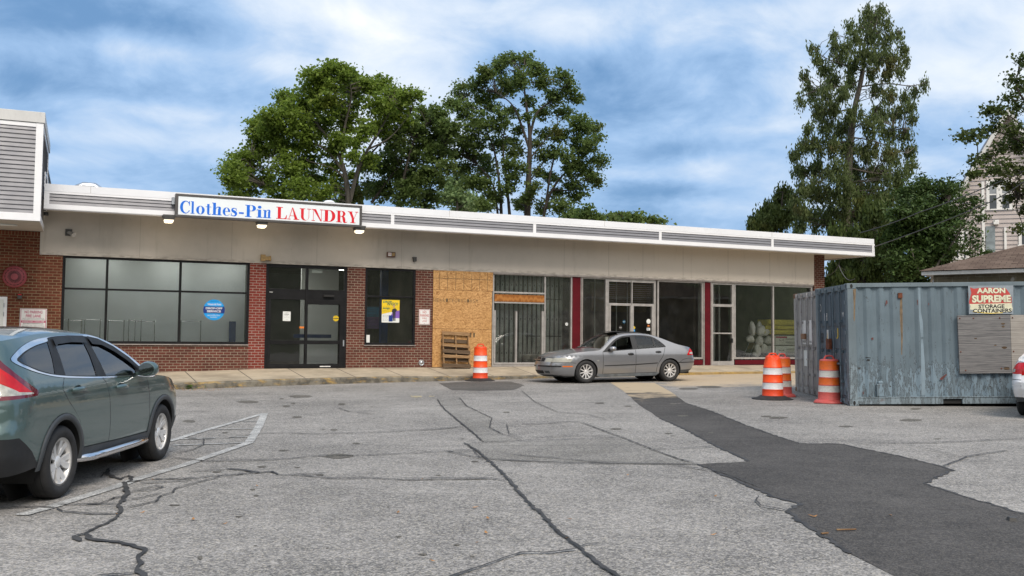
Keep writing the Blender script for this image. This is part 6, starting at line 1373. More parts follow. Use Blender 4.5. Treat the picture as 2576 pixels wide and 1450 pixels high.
for sg in (-1, 1):
    q = MB(); y = .87; q.lathe([(0, -.11), (.06, -.10), (.085, -.04), (.09, .04), (.075, .085), (.07, .09)], 16, 0, 'X'); q.v = [(1.86 + a * .9, sg * (y + .14) + b_ * 1.25, 1.155 + c_) for a, b_, c_ in [(-v[0], v[1], v[2]) for v in q.v]]
    q.obox((1.88, sg * (y + .03), 1.10), (1, 0, 0), (0, 1, 0), (0, 0, 1), .04, .06, .02); mo = q.build('wing_mirror', green, root)
    q = MB(); q.lathe([(0, 0), (.072, 0)], 16, 0, 'X'); q.v = [(1.775, sg * (y + .14) + v[1] * 1.25, 1.155 + v[2]) for v in q.v]; q.build('mirror_glass', simple('mirror_glass', (.35, .42, .45), .03, metal=1), mo)
    q = MB(); q.tube([(1.80, sg * (y + .04), 1.075), (1.79, sg * (y + .14), 1.068), (1.80, sg * (y + .235), 1.08)], .011, 6); q.build('mirror_strip', M['chrome'], mo)
    # rain visors over the side windows
    for pts, nm in (([(.14, 1.44), (.16, 1.535), (.5, 1.555), (.85, 1.55), (.86, 1.475), (.5, 1.485), (.2, 1.47)], 'rain_visor'), ([(.96, 1.46), (.93, 1.545), (1.16, 1.515), (1.46, 1.425), (1.75, 1.295), (1.97, 1.16), (1.9, 1.15), (1.68, 1.26), (1.42, 1.37), (1.18, 1.445)], 'rain_visor')):
        V, T = tri2d([pts]); q = MB(); V3 = suv.side(sg, .022)(V[:, 0], V[:, 1]); q.add(V3.tolist(), T.tolist(), 0, True); n = len(V); 
        V4 = suv.side(sg, .0)(V[:, 0], V[:, 1]); up = [i for i in range(len(pts))]
        q.build(nm, M['plastic_black'], root)
    q = MB(); P_ = [(.42, .72), (.48, .86), (.60, .915), (.9, .925), (1.7, .925), (2.02, .915), (2.14, .86), (2.20, .72)]; q.tube([(a, sg * b_, .315) for a, b_ in P_], .040, 12); q.build('side_step', M['chrome'], root)
    # pale lower door cladding (grey sill)
    sl_ = [(.47, .33), (.46, .425), (1.4, .405), (2.17, .40), (2.20, .31)]; V, T = tri2d([sl_]); q = MB(); q.add(suv.side(sg, .012)(V[:, 0], V[:, 1]).tolist(), T.tolist(), 0, True); q.build('sill_cladding', M['plastic_grey'], root)
    for ax in (0, 2.62):
        q = MB(); N_ = 22
        for k in range(N_ + 1):
            t = math.pi * (-.02 + 1.04 * k / N_)
            for rr, oo in ((.40, -.005), (.405, .016), (.452, .016), (.462, .0)):
                x, z = ax + rr * math.cos(t), .345 + rr * math.sin(t); q.v.append((x, sg * (float(suv.W(np.array(x), np.array(max(.24, z)))) + oo), z))
        q.f = [(k * 4 + j, k * 4 + j + 1, (k + 1) * 4 + j + 1, (k + 1) * 4 + j) for k in range(N_) for j in range(3)]; q.m = [0] * len(q.f); q.s = [True] * len(q.f); q.build('arch_moulding', M['plastic_grey'], root)
q = MB(); q.box(-.5, 1.2, -.50, -.47, 1.66, 1.69); q.box(-.5, 1.2, .47, .50, 1.66, 1.69)

# ---- silver saloon, front to the left
def sedan(name, mat4, k, paint, label, white=False):
    zs = [(-.80, .95), (-.70, .985), (-.5, 1.02), (-.3, 1.06), (-.05, 1.15), (.2, 1.25), (.5, 1.335), (.85, 1.375), (1.2, 1.375), (1.5, 1.345), (1.75, 1.25), (2.0, 1.08), (2.18, .93), (2.35, .895), (2.7, .875), (3.0, .845), (3.3, .785), (3.45, .725), (3.54, .69)]
    car = Car(dict(xr=[(.2, -.62), (.32, -.80), (.5, -.90), (.62, -.91), (.72, -.87), (.85, -.86), (.95, -.80), (1.0, -.77)], xf=[(.15, 3.28), (.24, 3.54), (.35, 3.61), (.5, 3.63), (.58, 3.60), (.69, 3.54), (.75, 3.45)],
        w=[(.15, .78), (.25, .83), (.4, .865), (.6, .88), (.78, .875), (.86, .855), (.93, .83), (1.05, .775), (1.25, .665), (1.35, .60), (1.40, .55)], rr=.40, wr=.78, rf=.85, wf=.58, zs=zs,
        crown=[(-.8, .02), (-.4, .05), (.2, .07), (.6, .055), (1.4, .055), (1.8, .11), (2.2, .07), (2.5, .07), (3.2, .06), (3.6, .03)], ztf=.69, ztr=.95, zbf=.18, zbr=.24, bf=.17, br=.09, step=.06, off={'rear_glass': -.004, 'quarter_glass': -.004, 'strip': .008, 'lamp': .002},
        hw=.88, wb=2.675, R=.318, arch=.355, floor=.17, dash=1.75, seats=[(1.0, .36), (1.0, -.36), (.42, .36), (.42, -.36)],
        names={'front_glass': 'window_pane', 'rear_glass': 'window_pane', 'quarter_glass': 'quarter_window', 'pillar': 'window_surround', 'strip': 'rubbing_strip', 'lamp': 'tail_lamp', 'lampc': 'tail_lamp_clear', 'amber': 'side_marker', 'skirt': 'sill_skirt', 'bumper_low': 'lower_bumper'},
        parents={'front_glass': 'front_door', 'rear_glass': 'rear_door', 'lampc': 'lamp', 'pillar': None}))
    lo = [(float(car.xr(z)), z) for z in np.linspace(.948, .28, 50)]; hi = [(float(car.xf(z)), z) for z in np.linspace(.20, .688, 40)]; silh = [(x, float(car.Zs(np.array(x)))) for x in np.arange(-.80, 3.541, .055)]
    A0 = arc_pts(0, .318, .355, .25); A1 = arc_pts(2.675, .318, .355, .20)
    body = lo + [(-.5, .25)] + A0[::-1] + [(.45, .18), (2.2, .165)] + A1[::-1] + [(3.2, .16)] + hi + silh[::-1]
    surround = smooth_poly([(.10, 1.00), (.22, 1.13), (.40, 1.255), (.6, 1.315), (.95, 1.335), (1.25, 1.325), (1.5, 1.29), (1.72, 1.20), (1.95, 1.04), (2.12, .90), (2.13, .855), (1.9, .88), (1.5, .905), (1.0, .935), (.5, .965), (.22, .98)], 3, True)
    fdoor = [(2.16, .27), (2.16, .86), (2.1, .91), (1.93, 1.05), (1.7, 1.21), (1.48, 1.30), (1.13, 1.33), (1.115, .935), (1.13, .267)]
    rdoor = [(1.13, .267), (1.115, .935), (1.13, 1.33), (.7, 1.325), (.42, 1.27), (.24, 1.13), (.13, 1.0), (.18, .88), (.25, .72), (.38, .55), (.44, .40), (.44, .29)]
    fgl = [(2.02, .89), (1.85, .905), (1.2, .945), (1.19, 1.285), (1.45, 1.265), (1.66, 1.185), (1.85, 1.04)]; rgl = [(1.02, .955), (.50, .985), (.50, 1.245), (.72, 1.285), (1.03, 1.295)]; qgl = [(.43, .99), (.43, 1.22), (.30, 1.145), (.17, 1.01)]
    R_ = [('body', body), ('front_door', fdoor), ('rear_door', rdoor), ('pillar', surround), ('seam', thick([(2.16, .25), (2.16, .86), (2.14, .9)], .012)), ('seam', thick([(1.13, .25), (1.115, .92)], .012)), ('seam', thick(smooth_poly([(.44, .27), (.44, .40), (.38, .55), (.25, .72), (.18, .88), (.14, .97)], 3), .012)), ('seam', thick([(2.13, .25), (.44, .275)], .012)),
          ('front_glass', fgl) if not white else ('front_glass', fgl), ('rear_glass', rgl), ('quarter_glass', qgl), ('strip', [(2.12, .47), (2.12, .49), (1.14, .515), (1.14, .49)]), ('strip', [(1.12, .493), (1.12, .517), (.42, .55), (.42, .527)]),
          ('strip', [(-.25, .555), (-.25, .535), (-1.0, .545), (-1.0, .565)]), ('skirt', [(.37, .15), (.37, .27), (2.28, .245), (2.28, .1)]), ('bumper_low', [(-.30, .2), (-.36, .33), (-1.0, .37), (-1.0, .1)]), ('bumper_low', [(3.0, .1), (3.0, .20), (3.6, .22), (3.9, .1)]),
          ('seam', thick([(-.92, .655), (-.60, .665), (-.42, .63), (-.33, .56)], .010)), ('seam', thick([(3.63, .585), (3.2, .582), (3.0, .56)], .010)), ('amber', [(3.08, .455), (3.10, .488), (3.38, .488), (3.36, .455)]), ('strip', [(3.40, .455), (3.40, .488), (3.8, .488), (3.8, .46)]),
          ('headlamp', [(3.7, .592), (3.16, .587), (3.10, .64), (3.13, .70), (3.5, .71), (3.7, .70)]), ('lamp', [(-1, .955), (-.73, .955), (-.66, .90), (-.56, .755), (-1, .755)]), ('lampc', [(-.80, .84), (-.68, .84), (-.64, .785), (-.80, .785)])]
    if not white: R_.append((None, fgl))
    xr0, xf0 = float(car.xr(.95)), float(car.xf(.69))
    T_ = [('body', [(xr0, -1), (xf0, -1), (xf0, 1), (xr0, 1)]), ('windscreen', [(1.52, -.90), (2.19, -.93), (2.28, -.5), (2.31, 0), (2.28, .5), (2.19, .93), (1.52, .90), (1.46, .5), (1.45, 0), (1.46, -.5)]), ('rear_window', [(.42, -.86), (.42, .86), (-.35, .82), (-.42, 0), (-.35, -.82)]), ('seam', thick([(2.34, -.98), (2.40, 0), (2.34, .98)], .014)), ('seam', thick([(2.34, .93), (3.55, .80)], .010)), ('seam', thick([(2.34, -.93), (3.55, -.80)], .010)), ('seam', thick([(-.44, .93), (-.44, -.93)], .012)), ('glass_roof', rect(.75, 1.25, -.5, .5))]
    F_ = [('body', rect(-1, 1, 0, 1)), ('grille', [(-.28, .80), (.28, .80), (.22, .985), (-.22, .985)]), ('grille', [(.33, .80), (.60, .80), (.58, .97), (.31, .985)]), ('grille', [(-.33, .80), (-.60, .80), (-.58, .97), (-.31, .985)]), ('grille', [(-.55, .16), (.55, .16), (.55, .34), (-.55, .34)]), ('headlamp', [(.66, .79), (1, .79), (1, 1), (.64, .98)]), ('headlamp', [(-.66, .79), (-1, .79), (-1, 1), (-.64, .98)]),
          ('foglamp', rect(.62, .93, .18, .33)), ('foglamp', rect(-.93, -.62, .18, .33)), ('strip', rect(-1, 1, .54, .60)), ('plate', rect(-.16, .16, .42, .64)), ('bumper_low', rect(-1, 1, 0, .10))]
    E_ = [('body', rect(-1, 1, 0, 1)), ('lamp', [(.60, .70), (1, .70), (1, .985), (.64, .985)]), ('lamp', [(-.60, .70), (-1, .70), (-1, .985), (-.64, .985)]), ('lampd', [(.60, .70), (.74, .70), (.80, .985), (.66, .985)]), ('lampd', [(-.60, .70), (-.74, .70), (-.80, .985), (-.66, .985)]), ('seam', thick([(-.62, .50), (.62, .50)], .012)), ('seam', thick([(-.62, .50), (-.60, .70)], .012)), ('seam', thick([(.62, .50), (.60, .70)], .012)), ('plate', rect(-.3, .3, .52, .68)), ('bumper_low', rect(-1, 1, 0, .16))]
    mats = dict(pillar=M['plastic_black'], strip=M['plastic_black'] if not white else paint, skirt=simple('faded_sill_plastic', (.16, .18, .20), .6, var=.2, scale=8) if not white else paint, bumper_low=M['plastic_grey'], front_glass=M['carglass'], rear_glass=M['carglass'], quarter_glass=M['carglass'], windscreen=M['carglass'], rear_window=M['carglass'], lamp=M['lens_red'], lampc=M['lens_clear'], lampd=M['lens_dark_red'], amber=M['lens_amber'],
        headlamp=simple('clouded_headlamp', (.34, .335, .29), .45, var=.1, coat=.15), grille=M['black'], foglamp=M['plastic_grey'], plate=M['plate_grey'], glass_roof=M['carglass_dark'])
    root = car.build(name, mat4, paint, label, 'car', R_, T_, F_, E_, mats)
    car.inner(.30, .88)
    for ax in (0, 2.675):
        for sg in (1, -1): wheel(root, ax, sg * (.88 - .11), .318, .205, .205, 'multi', side=sg, rot=.15 + ax * .1)
    for sg in (1, -1):
        for (x, z) in ((1.28, .797), (.38, .845)):
            y = float(car.W(np.array(x), np.array(z))); par = car.made.get(('rear_door' if x < 1 else 'front_door', sg))
            q = MB(); q.lathe([(0, .0), (.045, .0), (.05, -.006)], 16, 0, 'Y'); q.v = [(x + v[0] * 2.1, sg * (y + .004 + (v[1] < 0) * -.01), z + v[2] * .8) for v in q.v]; q.tube([(x - .08, sg * (y + .01), z), (x, sg * (y + .025), z), (x + .07, sg * (y + .01), z)], .014, 6); q.build('handle', M['plastic_black'] if not white else paint, par or root)
        q = MB(); q.lathe([(0, -.09), (.045, -.08), (.066, -.02), (.066, .04), (.055, .06), (0, .062)], 14, 0, 'X'); q.v = [(1.88 - v[0] * 1.1, sg * (.93) + v[1] * 1.4, .955 + v[2]) for v in q.v]; q.obox((1.90, sg * .85, .90), (1, 0, 0), (0, 1, .4 * sg), (0, 0, 1), .035, .06, .018); q.build('wing_mirror', paint, root)
        q = MB(); y = float(car.W(np.array(2.32), np.array(.62))); q.box(2.29, 2.35, min(sg * (y - .01), sg * (y + .008)), max(sg * (y - .01), sg * (y + .008)), .61, .635); q.build('repeater', M['lens_clear'], root)
    return car, root
sg = 1.07
hd = math.radians(22); dv = Vector((-math.cos(hd), -math.sin(hd), 0)); nv = Vector((math.sin(hd), -math.cos(hd), 0))
rear_w = Vector((4.894, 29.37, 0)); ctr = rear_w - nv * (.88 * sg); zg = gz(rear_w.x, rear_w.y); fr_w = Vector((2.24, 28.3, 0))
ang = math.atan2(dv.y, dv.x); pit = math.atan((gz(fr_w.x, fr_w.y) - zg) / 2.86)
CM = Matrix.Translation((ctr.x, ctr.y, zg)) @ Matrix.Rotation(ang, 4, 'Z') @ Matrix.Rotation(-pit, 4, 'Y') @ Matrix.Scale(sg, 4)
silver = carpaint('silver_metallic_paint', (.30, .305, .32), .65, .33)
saab, sroot = sedan('parked_sedan', CM, sg, silver, 'silver grey sedan with open driver window parked along the kerb')
q = MB(); q.obox((1.45, 0, 1.428), (1, 0, -.05), (0, 1, 0), (.05, 0, 1), .22, .38, .006); q.obox((1.02, 0, 1.424), (1, 0, 0), (0, 1, 0), (0, 0, 1), .2, .40, .008); q.build('sunroof', M['carglass_dark'] if False else M['plastic_black'], sroot, bevel=.004)
q = MB(); q.lathe([(.03, 0), (.028, .006), (0, .006)], 14); q.v = [(v[0] + 3.50, v[1], v[2] + .775) for v in q.v]; q.build('bonnet_badge', M['chrome'], sroot)
q = MB()
for y0, y1, z in ((-.24, .24, .655),): q.tube([(3.78, y0, z), (3.79, 0, z + .002), (3.78, y1, z)], .008, 6)
q.build('grille_bar', M['chrome'], sroot)
for s_, yy in ((1, .30), (-1, -.30)):
    q = MB(); q.tube([(2.25 - .08, yy + .30, .955), (2.27, yy, .975), (2.3, yy - .25, .968)], .008, 5); q.build('wiper', M['black'], sroot)
q = MB(); q.lathe([(0, .0), (.035, 0)], 12, 0, 'X'); q.v = [(1.83, .52 + v[1], 1.19 + v[2]) for v in q.v]
# ---- white saloon, seen from behind at the right edge
pg = ground_at(2549, 1052); 
hd2 = math.radians(53); dv2 = Vector((math.cos(hd2), math.sin(hd2), 0)); lf = Vector((-dv2.y, dv2.x, 0))
corner = Vector((1282 / 2400 * 17.5, 17.5, 0)); c2 = corner + dv2 * .86 - lf * .72; zg2 = gz(c2.x, c2.y)
WM = Matrix.Translation((c2.x, c2.y, zg2)) @ Matrix.Rotation(math.atan2(dv2.y, dv2.x), 4, 'Z') @ Matrix.Scale(1.06, 4)
wcar, wroot = sedan('parked_sedan', WM, 1.06, carpaint('white_paint', (.74, .75, .78), .0, .25), 'white sedan cut off by the right edge, its red tail lamp showing', True)
chart = _oc
# ------------------------------------------------------------------ vegetation
def leafmat(name, dark, light, warm, trans=.35, scl=.6):
    m = bpy.data.materials.new(name); m.use_nodes = True; nt = NT(m.node_tree); nt.n.clear(); p = nt.geo()
    at = nt.node('ShaderNodeAttribute', attribute_name='rnd'); rv = at.outputs['Fac']
    c = nt.mix(rv, dark, light); c = nt.mix(nt.ramp(nt.noise(p, scl, 4, .6), .35, .68), c, tuple(x * .62 for x in light)); c = nt.mix(nt.math('MULTIPLY', nt.ramp(nt.noise(p, scl * .7, 3, .6, 0), .56, .72), .6), c, warm)
    d = nt.node('ShaderNodeBsdfPrincipled'); nt.l.new(c, d.inputs['Base Color']); d.inputs['Roughness'].default_value = .55; d.inputs['Specular IOR Level'].default_value = .25
    t = nt.node('ShaderNodeBsdfTranslucent'); nt.l.new(nt.mix(.5, c, tuple(min(1, x * 1.6) for x in light)), t.inputs[0])
    mx = nt.node('ShaderNodeMixShader'); mx.inputs[0].default_value = trans + .08; nt.l.new(d.outputs[0], mx.inputs[1]); nt.l.new(t.outputs[0], mx.inputs[2]); o = nt.node('ShaderNodeOutputMaterial'); nt.l.new(mx.outputs[0], o.inputs[0]); return m
M['leaf_maple'] = leafmat('maple_leaves', (.07, .11, .018), (.22, .31, .05), (.22, .22, .04))
M['leaf_dark'] = leafmat('dark_maple_leaves', (.045, .078, .020), (.155, .22, .06), (.14, .11, .035))
M['leaf_far'] = leafmat('far_tree_leaves', (.10, .16, .06), (.22, .30, .12), (.2, .25, .1))
M['leaf_cedar'] = leafmat('cedar_sprays', (.050, .075, .028), (.155, .20, .07), (.16, .10, .035), .3)
M['leaf_cedar_green'] = leafmat('green_cedar_sprays', (.035, .06, .018), (.10, .14, .035), (.13, .12, .03), .2)
M['leaf_yew'] = leafmat('yew_sprays', (.016, .040, .012), (.085, .14, .035), (.03, .05, .015), .1)
M['leaf_near'] = leafmat('near_maple_leaves', (.022, .040, .010), (.10, .14, .035), (.10, .10, .03), .25)
M['bark'] = simple('grey_bark', (.105, .092, .075), .95, var=.35, scale=4, stretch=(3, 3, .5)); M['bark_dark'] = simple('dark_bark', (.05, .042, .034), .95, var=.35, scale=4, stretch=(3, 3, .5))
def leaves_mesh(name, C, size, mat, parent, droop=0.0, aspect=1.0, rng=None, outc=None):
    n = len(C); rng = rng or RNG
    N = rng.normal(size=(n, 3)); N[:, 2] = np.abs(N[:, 2]) + .25
    if droop: N[:, 2] *= .15
    N /= np.linalg.norm(N, axis=1, keepdims=True)
    A = rng.normal(size=(n, 3)); 
    if droop: A = np.c_[A[:, 0] * .55, A[:, 1] * .55, -np.abs(A[:, 2]) * droop - .5]
    A -= N * (A * N).sum(1, keepdims=True); A /= np.linalg.norm(A, axis=1, keepdims=True); B = np.cross(N, A)
    s = size * rng.uniform(.55, 1.3, (n, 1)); sa, sb = s * aspect, s
    fold = N * s * .18
    Q = np.stack([C - A * sa * .5, C + B * sb * .45 + fold + A * sa * .05, C + A * sa * .55, C - B * sb * .45 + fold + A * sa * .05], 1).reshape(-1, 3)
    me = bpy.data.meshes.new(name); me.vertices.add(n * 4); me.vertices.foreach_set('co', Q.astype(np.float32).ravel()); me.loops.add(n * 4); me.loops.foreach_set('vertex_index', np.arange(n * 4, dtype=np.int32))
    me.polygons.add(n); me.polygons.foreach_set('loop_start', np.arange(0, n * 4, 4, dtype=np.int32)); me.update(calc_edges=True)
    a = me.attributes.new('rnd', 'FLOAT', 'FACE'); a.data.foreach_set('value', rng.random(n).astype(np.float32))
    me.materials.append(mat); o = bpy.data.objects.new(name, me); COL.objects.link(o); o.parent = parent; return o
def tree(label, Y, tf, blobs, base, leaf, bark, dens=26, size=.17, spread=1.0, droop=0.0, aspect=1.0, trunk_r=.25, limbs=None, name='tree', cat='tree', group=None, seed=1, subr=.42, twig=True, thin=1.0, dside=.9):
    rng = np.random.default_rng(seed); r_ = empty(name, None, label, cat, group); pxm = FPX / Y; allC = []; subs = []
    for (cx, cy, r) in blobs:
        px, py = tf(cx, cy); rr = r * tf.k / pxm; dpt = rng.uniform(-1, 1) * spread; c = np.array(atY(px, py, Y + dpt)); K = max(5, int(dens * thin * (rr ** 1.5) * 2.3))
        # leaf tufts gathered on the outside of each lobe
        D = rng.normal(size=(K, 3)); D /= np.linalg.norm(D, axis=1, keepdims=True); rad = rr * rng.uniform(.12, 1.12, (K, 1)) ** .6; P = c + D * rad * np.array([1, dside, 1])
        for p in P:
            subs.append((p, c)); m = int(rng.integers(20, 40)); sp = subr * rng.uniform(.55, 1.2)
            if droop: q = rng.normal(size=(m, 3)) * np.array([.28, .28, .52]) * sp + np.array([0, 0, -.12])
            else: q = rng.normal(size=(m, 3)) * np.array([.62, .62, .34]) * sp
            allC.append(p + q)
    C = np.concatenate(allC); r_.location = Vector(base); loc = np.array(base)
    leaves_mesh('crown', C - loc, size, leaf, r_, droop, aspect, rng)
    q = MB(); base = Vector(base)
    for path, ra, rb in (limbs or []):
        pts = [Vector(atY(*tf(*p[:2]), Y + (p[2] if len(p) > 2 else 0))) if not isinstance(p, Vector) else p for p in path]; S_ = smooth_poly([tuple(p) for p in pts], 5); q.tube([Vector(p) - base for p in S_], list(np.linspace(ra * .62, rb * .5, len(S_))), 7, 0)
    if twig:
        ax = [Vector(atY(*tf(*p[:2]), Y + (p[2] if len(p) > 2 else 0))) for path, _, _ in (limbs or []) for p in path if not isinstance(p, Vector)]
        # denser anchors along limbs
        an = []
        for path, ra, rb in (limbs or []):
            pts = [atY(*tf(*p[:2]), Y + (p[2] if len(p) > 2 else 0)) if not isinstance(p, Vector) else p for p in path]; an += [Vector(p) for p in smooth_poly([tuple(p) for p in pts], 6)][4:]
        sel = rng.permutation(len(subs))[:int(len(subs) * .32)]
        AN = np.array([tuple(a) for a in an])
        for i in sel:
            p, c = subs[i]; d = np.linalg.norm(AN - p, axis=1) + np.maximum(0, AN[:, 2] - p[2]) * 2; a = Vector(AN[int(np.argmin(d))]); p = Vector(p); L = (p - a).length
            if L < .2 or L > (4.5 if not droop else 2.4): continue
            mid = (a + p) / 2 + Vector(rng.normal(size=3) * L * .06) + Vector((0, 0, L * .10 if not droop else L * .02)); q.tube([a - base, mid - base, p - base], [.010 + .008 * L, .009 + .004 * L, .004], 4, 0, cap=False)
    q.build('trunk', bark, r_); return r_
class TF:
    def __init__(s, ox, oy, k): s.ox, s.oy, s.k = ox, oy, k
    def __call__(s, x, y): return (s.ox + x * s.k, s.oy + y * s.k)
T1 = TF(503.1, 83.85, .4232); T2 = TF(1844.7, 0, .5088); T3 = TF(2314.3, 318.6, .28914)
def gb(px, Y): p = atY(px, 845, Y); return (p.x, Y, gz(p.x, Y))
bl = [(200,850,75),(160,800,36),(260,760,80),(330,700,80),(240,930,80),(360,880,90),(480,940,80),(340,570,55),(420,600,70),(420,500,65),(500,430,80),(560,520,100),(480,680,90),(600,640,110),(620,400,90),(690,300,75),(780,235,62),(860,245,62),(760,380,110),(900,330,90),(1000,310,70),(1080,300,50),(720,540,100),(880,470,80),(1060,430,80),(1150,380,75),(1230,375,50),(1180,480,90),(620,800,80),(520,790,80),(600,940,80),(740,960,55),(1070,560,70),(790,690,60),(930,640,45),(1290,365,25),(680,235,35),(380,540,50),(500,380,40),(830,640,45),(870,560,50),(980,560,50),(900,740,36),(780,800,45),(1000,760,50),(810,900,50),(700,880,50),(560,870,40),(900,860,30)]
tree('broad green maple behind the laundry sign with a pale forked trunk', 50, T1, bl, gb(878, 50), M['leaf_maple'], M['bark'], 30, .165, 1.9, subr=.36, limbs=[([(885, 1300), (882, 1010), (860, 830), (830, 740), (780, 640), (700, 560)], .30, .05), ([(850, 820), (760, 700), (640, 640), (500, 570)], .16, .03), ([(890, 1000), (940, 810), (1000, 690), (1080, 560), (1150, 420)], .20, .04), ([(860, 860), (780, 800), (640, 760)], .12, .03), ([(840, 760), (860, 560), (900, 380), (880, 260)], .14, .03), ([(940, 810), (930, 640), (960, 480)], .12, .02), ([(640, 960), (540, 850), (420, 820), (300, 800)], .13, .03), ([(700, 1000), (560, 930), (380, 900)], .12, .03), ([(780, 640), (640, 480), (560, 440)], .09, .02), ([(1000, 690), (1130, 620), (1250, 480)], .1, .02)], name='maple_tree', seed=3)
bl = [(1330,475,55),(1420,480,52),(1260,560,85),(1390,590,90),(1490,570,65),(1150,640,80),(1280,700,100),(1410,720,85),(1110,780,90),(1230,850,100),(1360,860,90),(1100,930,80),(1230,960,80),(1350,990,70),(1010,800,60),(1470,800,45),(1010,930,60),(900,960,60),(860,1000,40)]
tree('dark green maple standing between the two tallest crowns', 53, T1, bl, gb(930, 53), M['leaf_dark'], M['bark_dark'], 30, .165, 1.9, subr=.36, limbs=[([(950, 1300), (955, 1010), (930, 880), (980, 760), (1080, 650)], .34, .06), ([(1180, 1010), (1230, 780), (1290, 600), (1400, 500)], .15, .03), ([(1020, 1010), (1120, 870), (1240, 720)], .14, .03), ([(1180, 1300), (1200, 1010), (1380, 850), (1440, 700)], .16, .03)], name='maple_tree', seed=5)
bl = [(1500,420,40),(1570,340,55),(1640,300,45),(1570,470,65),(1700,250,62),(1780,205,52),(1850,150,38),(1930,170,50),(2010,220,55),(1700,400,85),(1820,310,70),(1910,270,55),(2050,300,62),(2150,245,42),(2200,320,52),(2230,390,35),(2110,380,55),(1650,550,85),(1780,520,70),(1620,700,85),(1560,800,55),(1700,800,75),(1680,900,62),(1780,650,62),(1950,400,35),(2030,480,42),(2160,470,50),(2250,545,65),(2330,560,50),(2350,650,55),(2375,760,42),(2250,660,75),(2130,600,55),(2300,800,75),(2330,880,52),(2200,790,65),(2240,950,62),(2150,1030,55),(1880,720,42),(1860,860,48),(1750,980,55),(2040,730,45),(1990,920,40),(2080,860,40),(1690,1020,45),(1500,720,45),(1900,1020,45),(2040,1040,40),(1820,160,25),(1890,580,30),(1870,640,34),(2040,600,36),(2010,660,30),(1900,800,30),(2010,820,30),(1830,790,40),(2100,710,40),(2170,720,40),(2120,950,40),(2200,880,40),(1560,640,50),(1450,640,40),(1950,980,34),(1820,930,40),(1600,880,50),(1940,500,24),(1860,470,36)]
tree('tall airy maple with several upright stems, right of the other two', 55, T1, bl, gb(1326, 55), M['leaf_dark'], M['bark_dark'], 26, .155, 1.9, subr=.34, limbs=[([(1945, 1350), (1945, 1080), (1955, 800), (1960, 600), (1935, 400), (1920, 250)], .40, .05), ([(1955, 680), (1900, 520), (1850, 420), (1760, 350)], .15, .03), ([(1960, 620), (2000, 480), (2090, 400), (2180, 320)], .15, .03), ([(1780, 1350), (1790, 1060), (1770, 820), (1730, 640), (1640, 480)], .2, .04), ([(1770, 1080), (1740, 900), (1650, 780)], .12, .03), ([(1840, 1080), (1820, 860), (1800, 650), (1830, 480)], .16, .03), ([(2030, 1350), (2045, 1080), (2100, 920), (2200, 800), (2310, 700)], .2, .04), ([(2050, 1060), (2090, 800), (2150, 640), (2250, 560)], .13, .03), ([(2100, 930), (2220, 930), (2300, 860)], .09, .02), ([(1950, 760), (2040, 650), (2120, 560)], .1, .02), ([(1960, 880), (2080, 720)], .09, .02)], name='maple_tree', seed=8)
tree('pale green tree far behind, low between the maples', 85, T1, [(1490,900,48),(1535,875,40),(1530,960,60),(1600,1000,48),(1645,1010,40),(1460,980,50),(1560,1040,60)], gb(1140, 85), M['leaf_far'], M['bark'], 9, .34, 2, limbs=[([(1530, 1300), (1530, 1040), (1520, 900)], .3, .05)], name='distant_tree', seed=9, subr=.7)
tree('small dark tree low above the roof edge, right of the airy maple', 62, T1, [(2240,1075,42),(2300,1060,36),(2355,1090,34),(2200,1100,40),(2280,1110,50),(2380,1110,25)], gb(1470, 62), M['leaf_dark'], M['bark_dark'], 16, .22, 1.2, limbs=[([(2290, 1400), (2290, 1150), (2290, 1070)], .2, .05)], name='small_tree', seed=10)
tree('most distant tree top, a thin green strip over the middle of the roof edge', 90, T1, [(2440,1110,22),(2490,1095,28),(2550,1095,28),(2610,1100,28),(2670,1110,28),(2730,1122,26),(2560,1130,60)], gb(1585, 90), M['leaf_dark'], M['bark_dark'], 9, .34, 1.5, limbs=[([(2560, 1400), (2560, 1150), (2560, 1100)], .2, .05)], name='distant_tree', seed=11, subr=.6)
# the tall ragged cedar
bl = [(660,60,30),(730,50,24),(700,100,36),(640,125,36),(570,120,20),(755,112,20),(600,180,34),(690,180,44),(498,180,20),(500,225,26),(560,240,30),(765,190,34),(812,160,20),(838,240,25),(660,260,50),(730,270,44),(590,310,40),(785,300,34),(852,290,17),(520,290,30),(395,242,22),(415,285,24),(825,350,20),(357,370,22),(368,415,20),(450,340,34),(500,380,38),(580,390,38),(690,350,30),(760,355,30),(333,490,20),(395,470,28),(460,450,38),(540,460,38),(420,530,38),(490,540,42),(705,440,28),(770,470,34),(840,470,28),(895,450,22),(948,415,17),(870,520,28),(888,580,24),(600,560,40),(540,620,50),(450,610,42),(370,630,28),(800,560,38),(730,550,40),(690,620,50),(765,650,42),(850,655,38),(868,740,34),(878,820,28),(340,720,32),(308,768,28),(400,710,42),(480,720,52),(570,720,52),(660,740,60),(780,760,52),(330,840,38),(420,830,52),(520,840,60),(620,850,60),(720,850,60),(810,860,52),(340,930,42),(430,940,62),(540,950,72),(660,960,72),(765,960,62),(340,1030,42),(400,1080,60),(500,1060,80),(620,1070,80),(730,1080,80),(830,950,35),(300,985,26),(330,1110,40)]
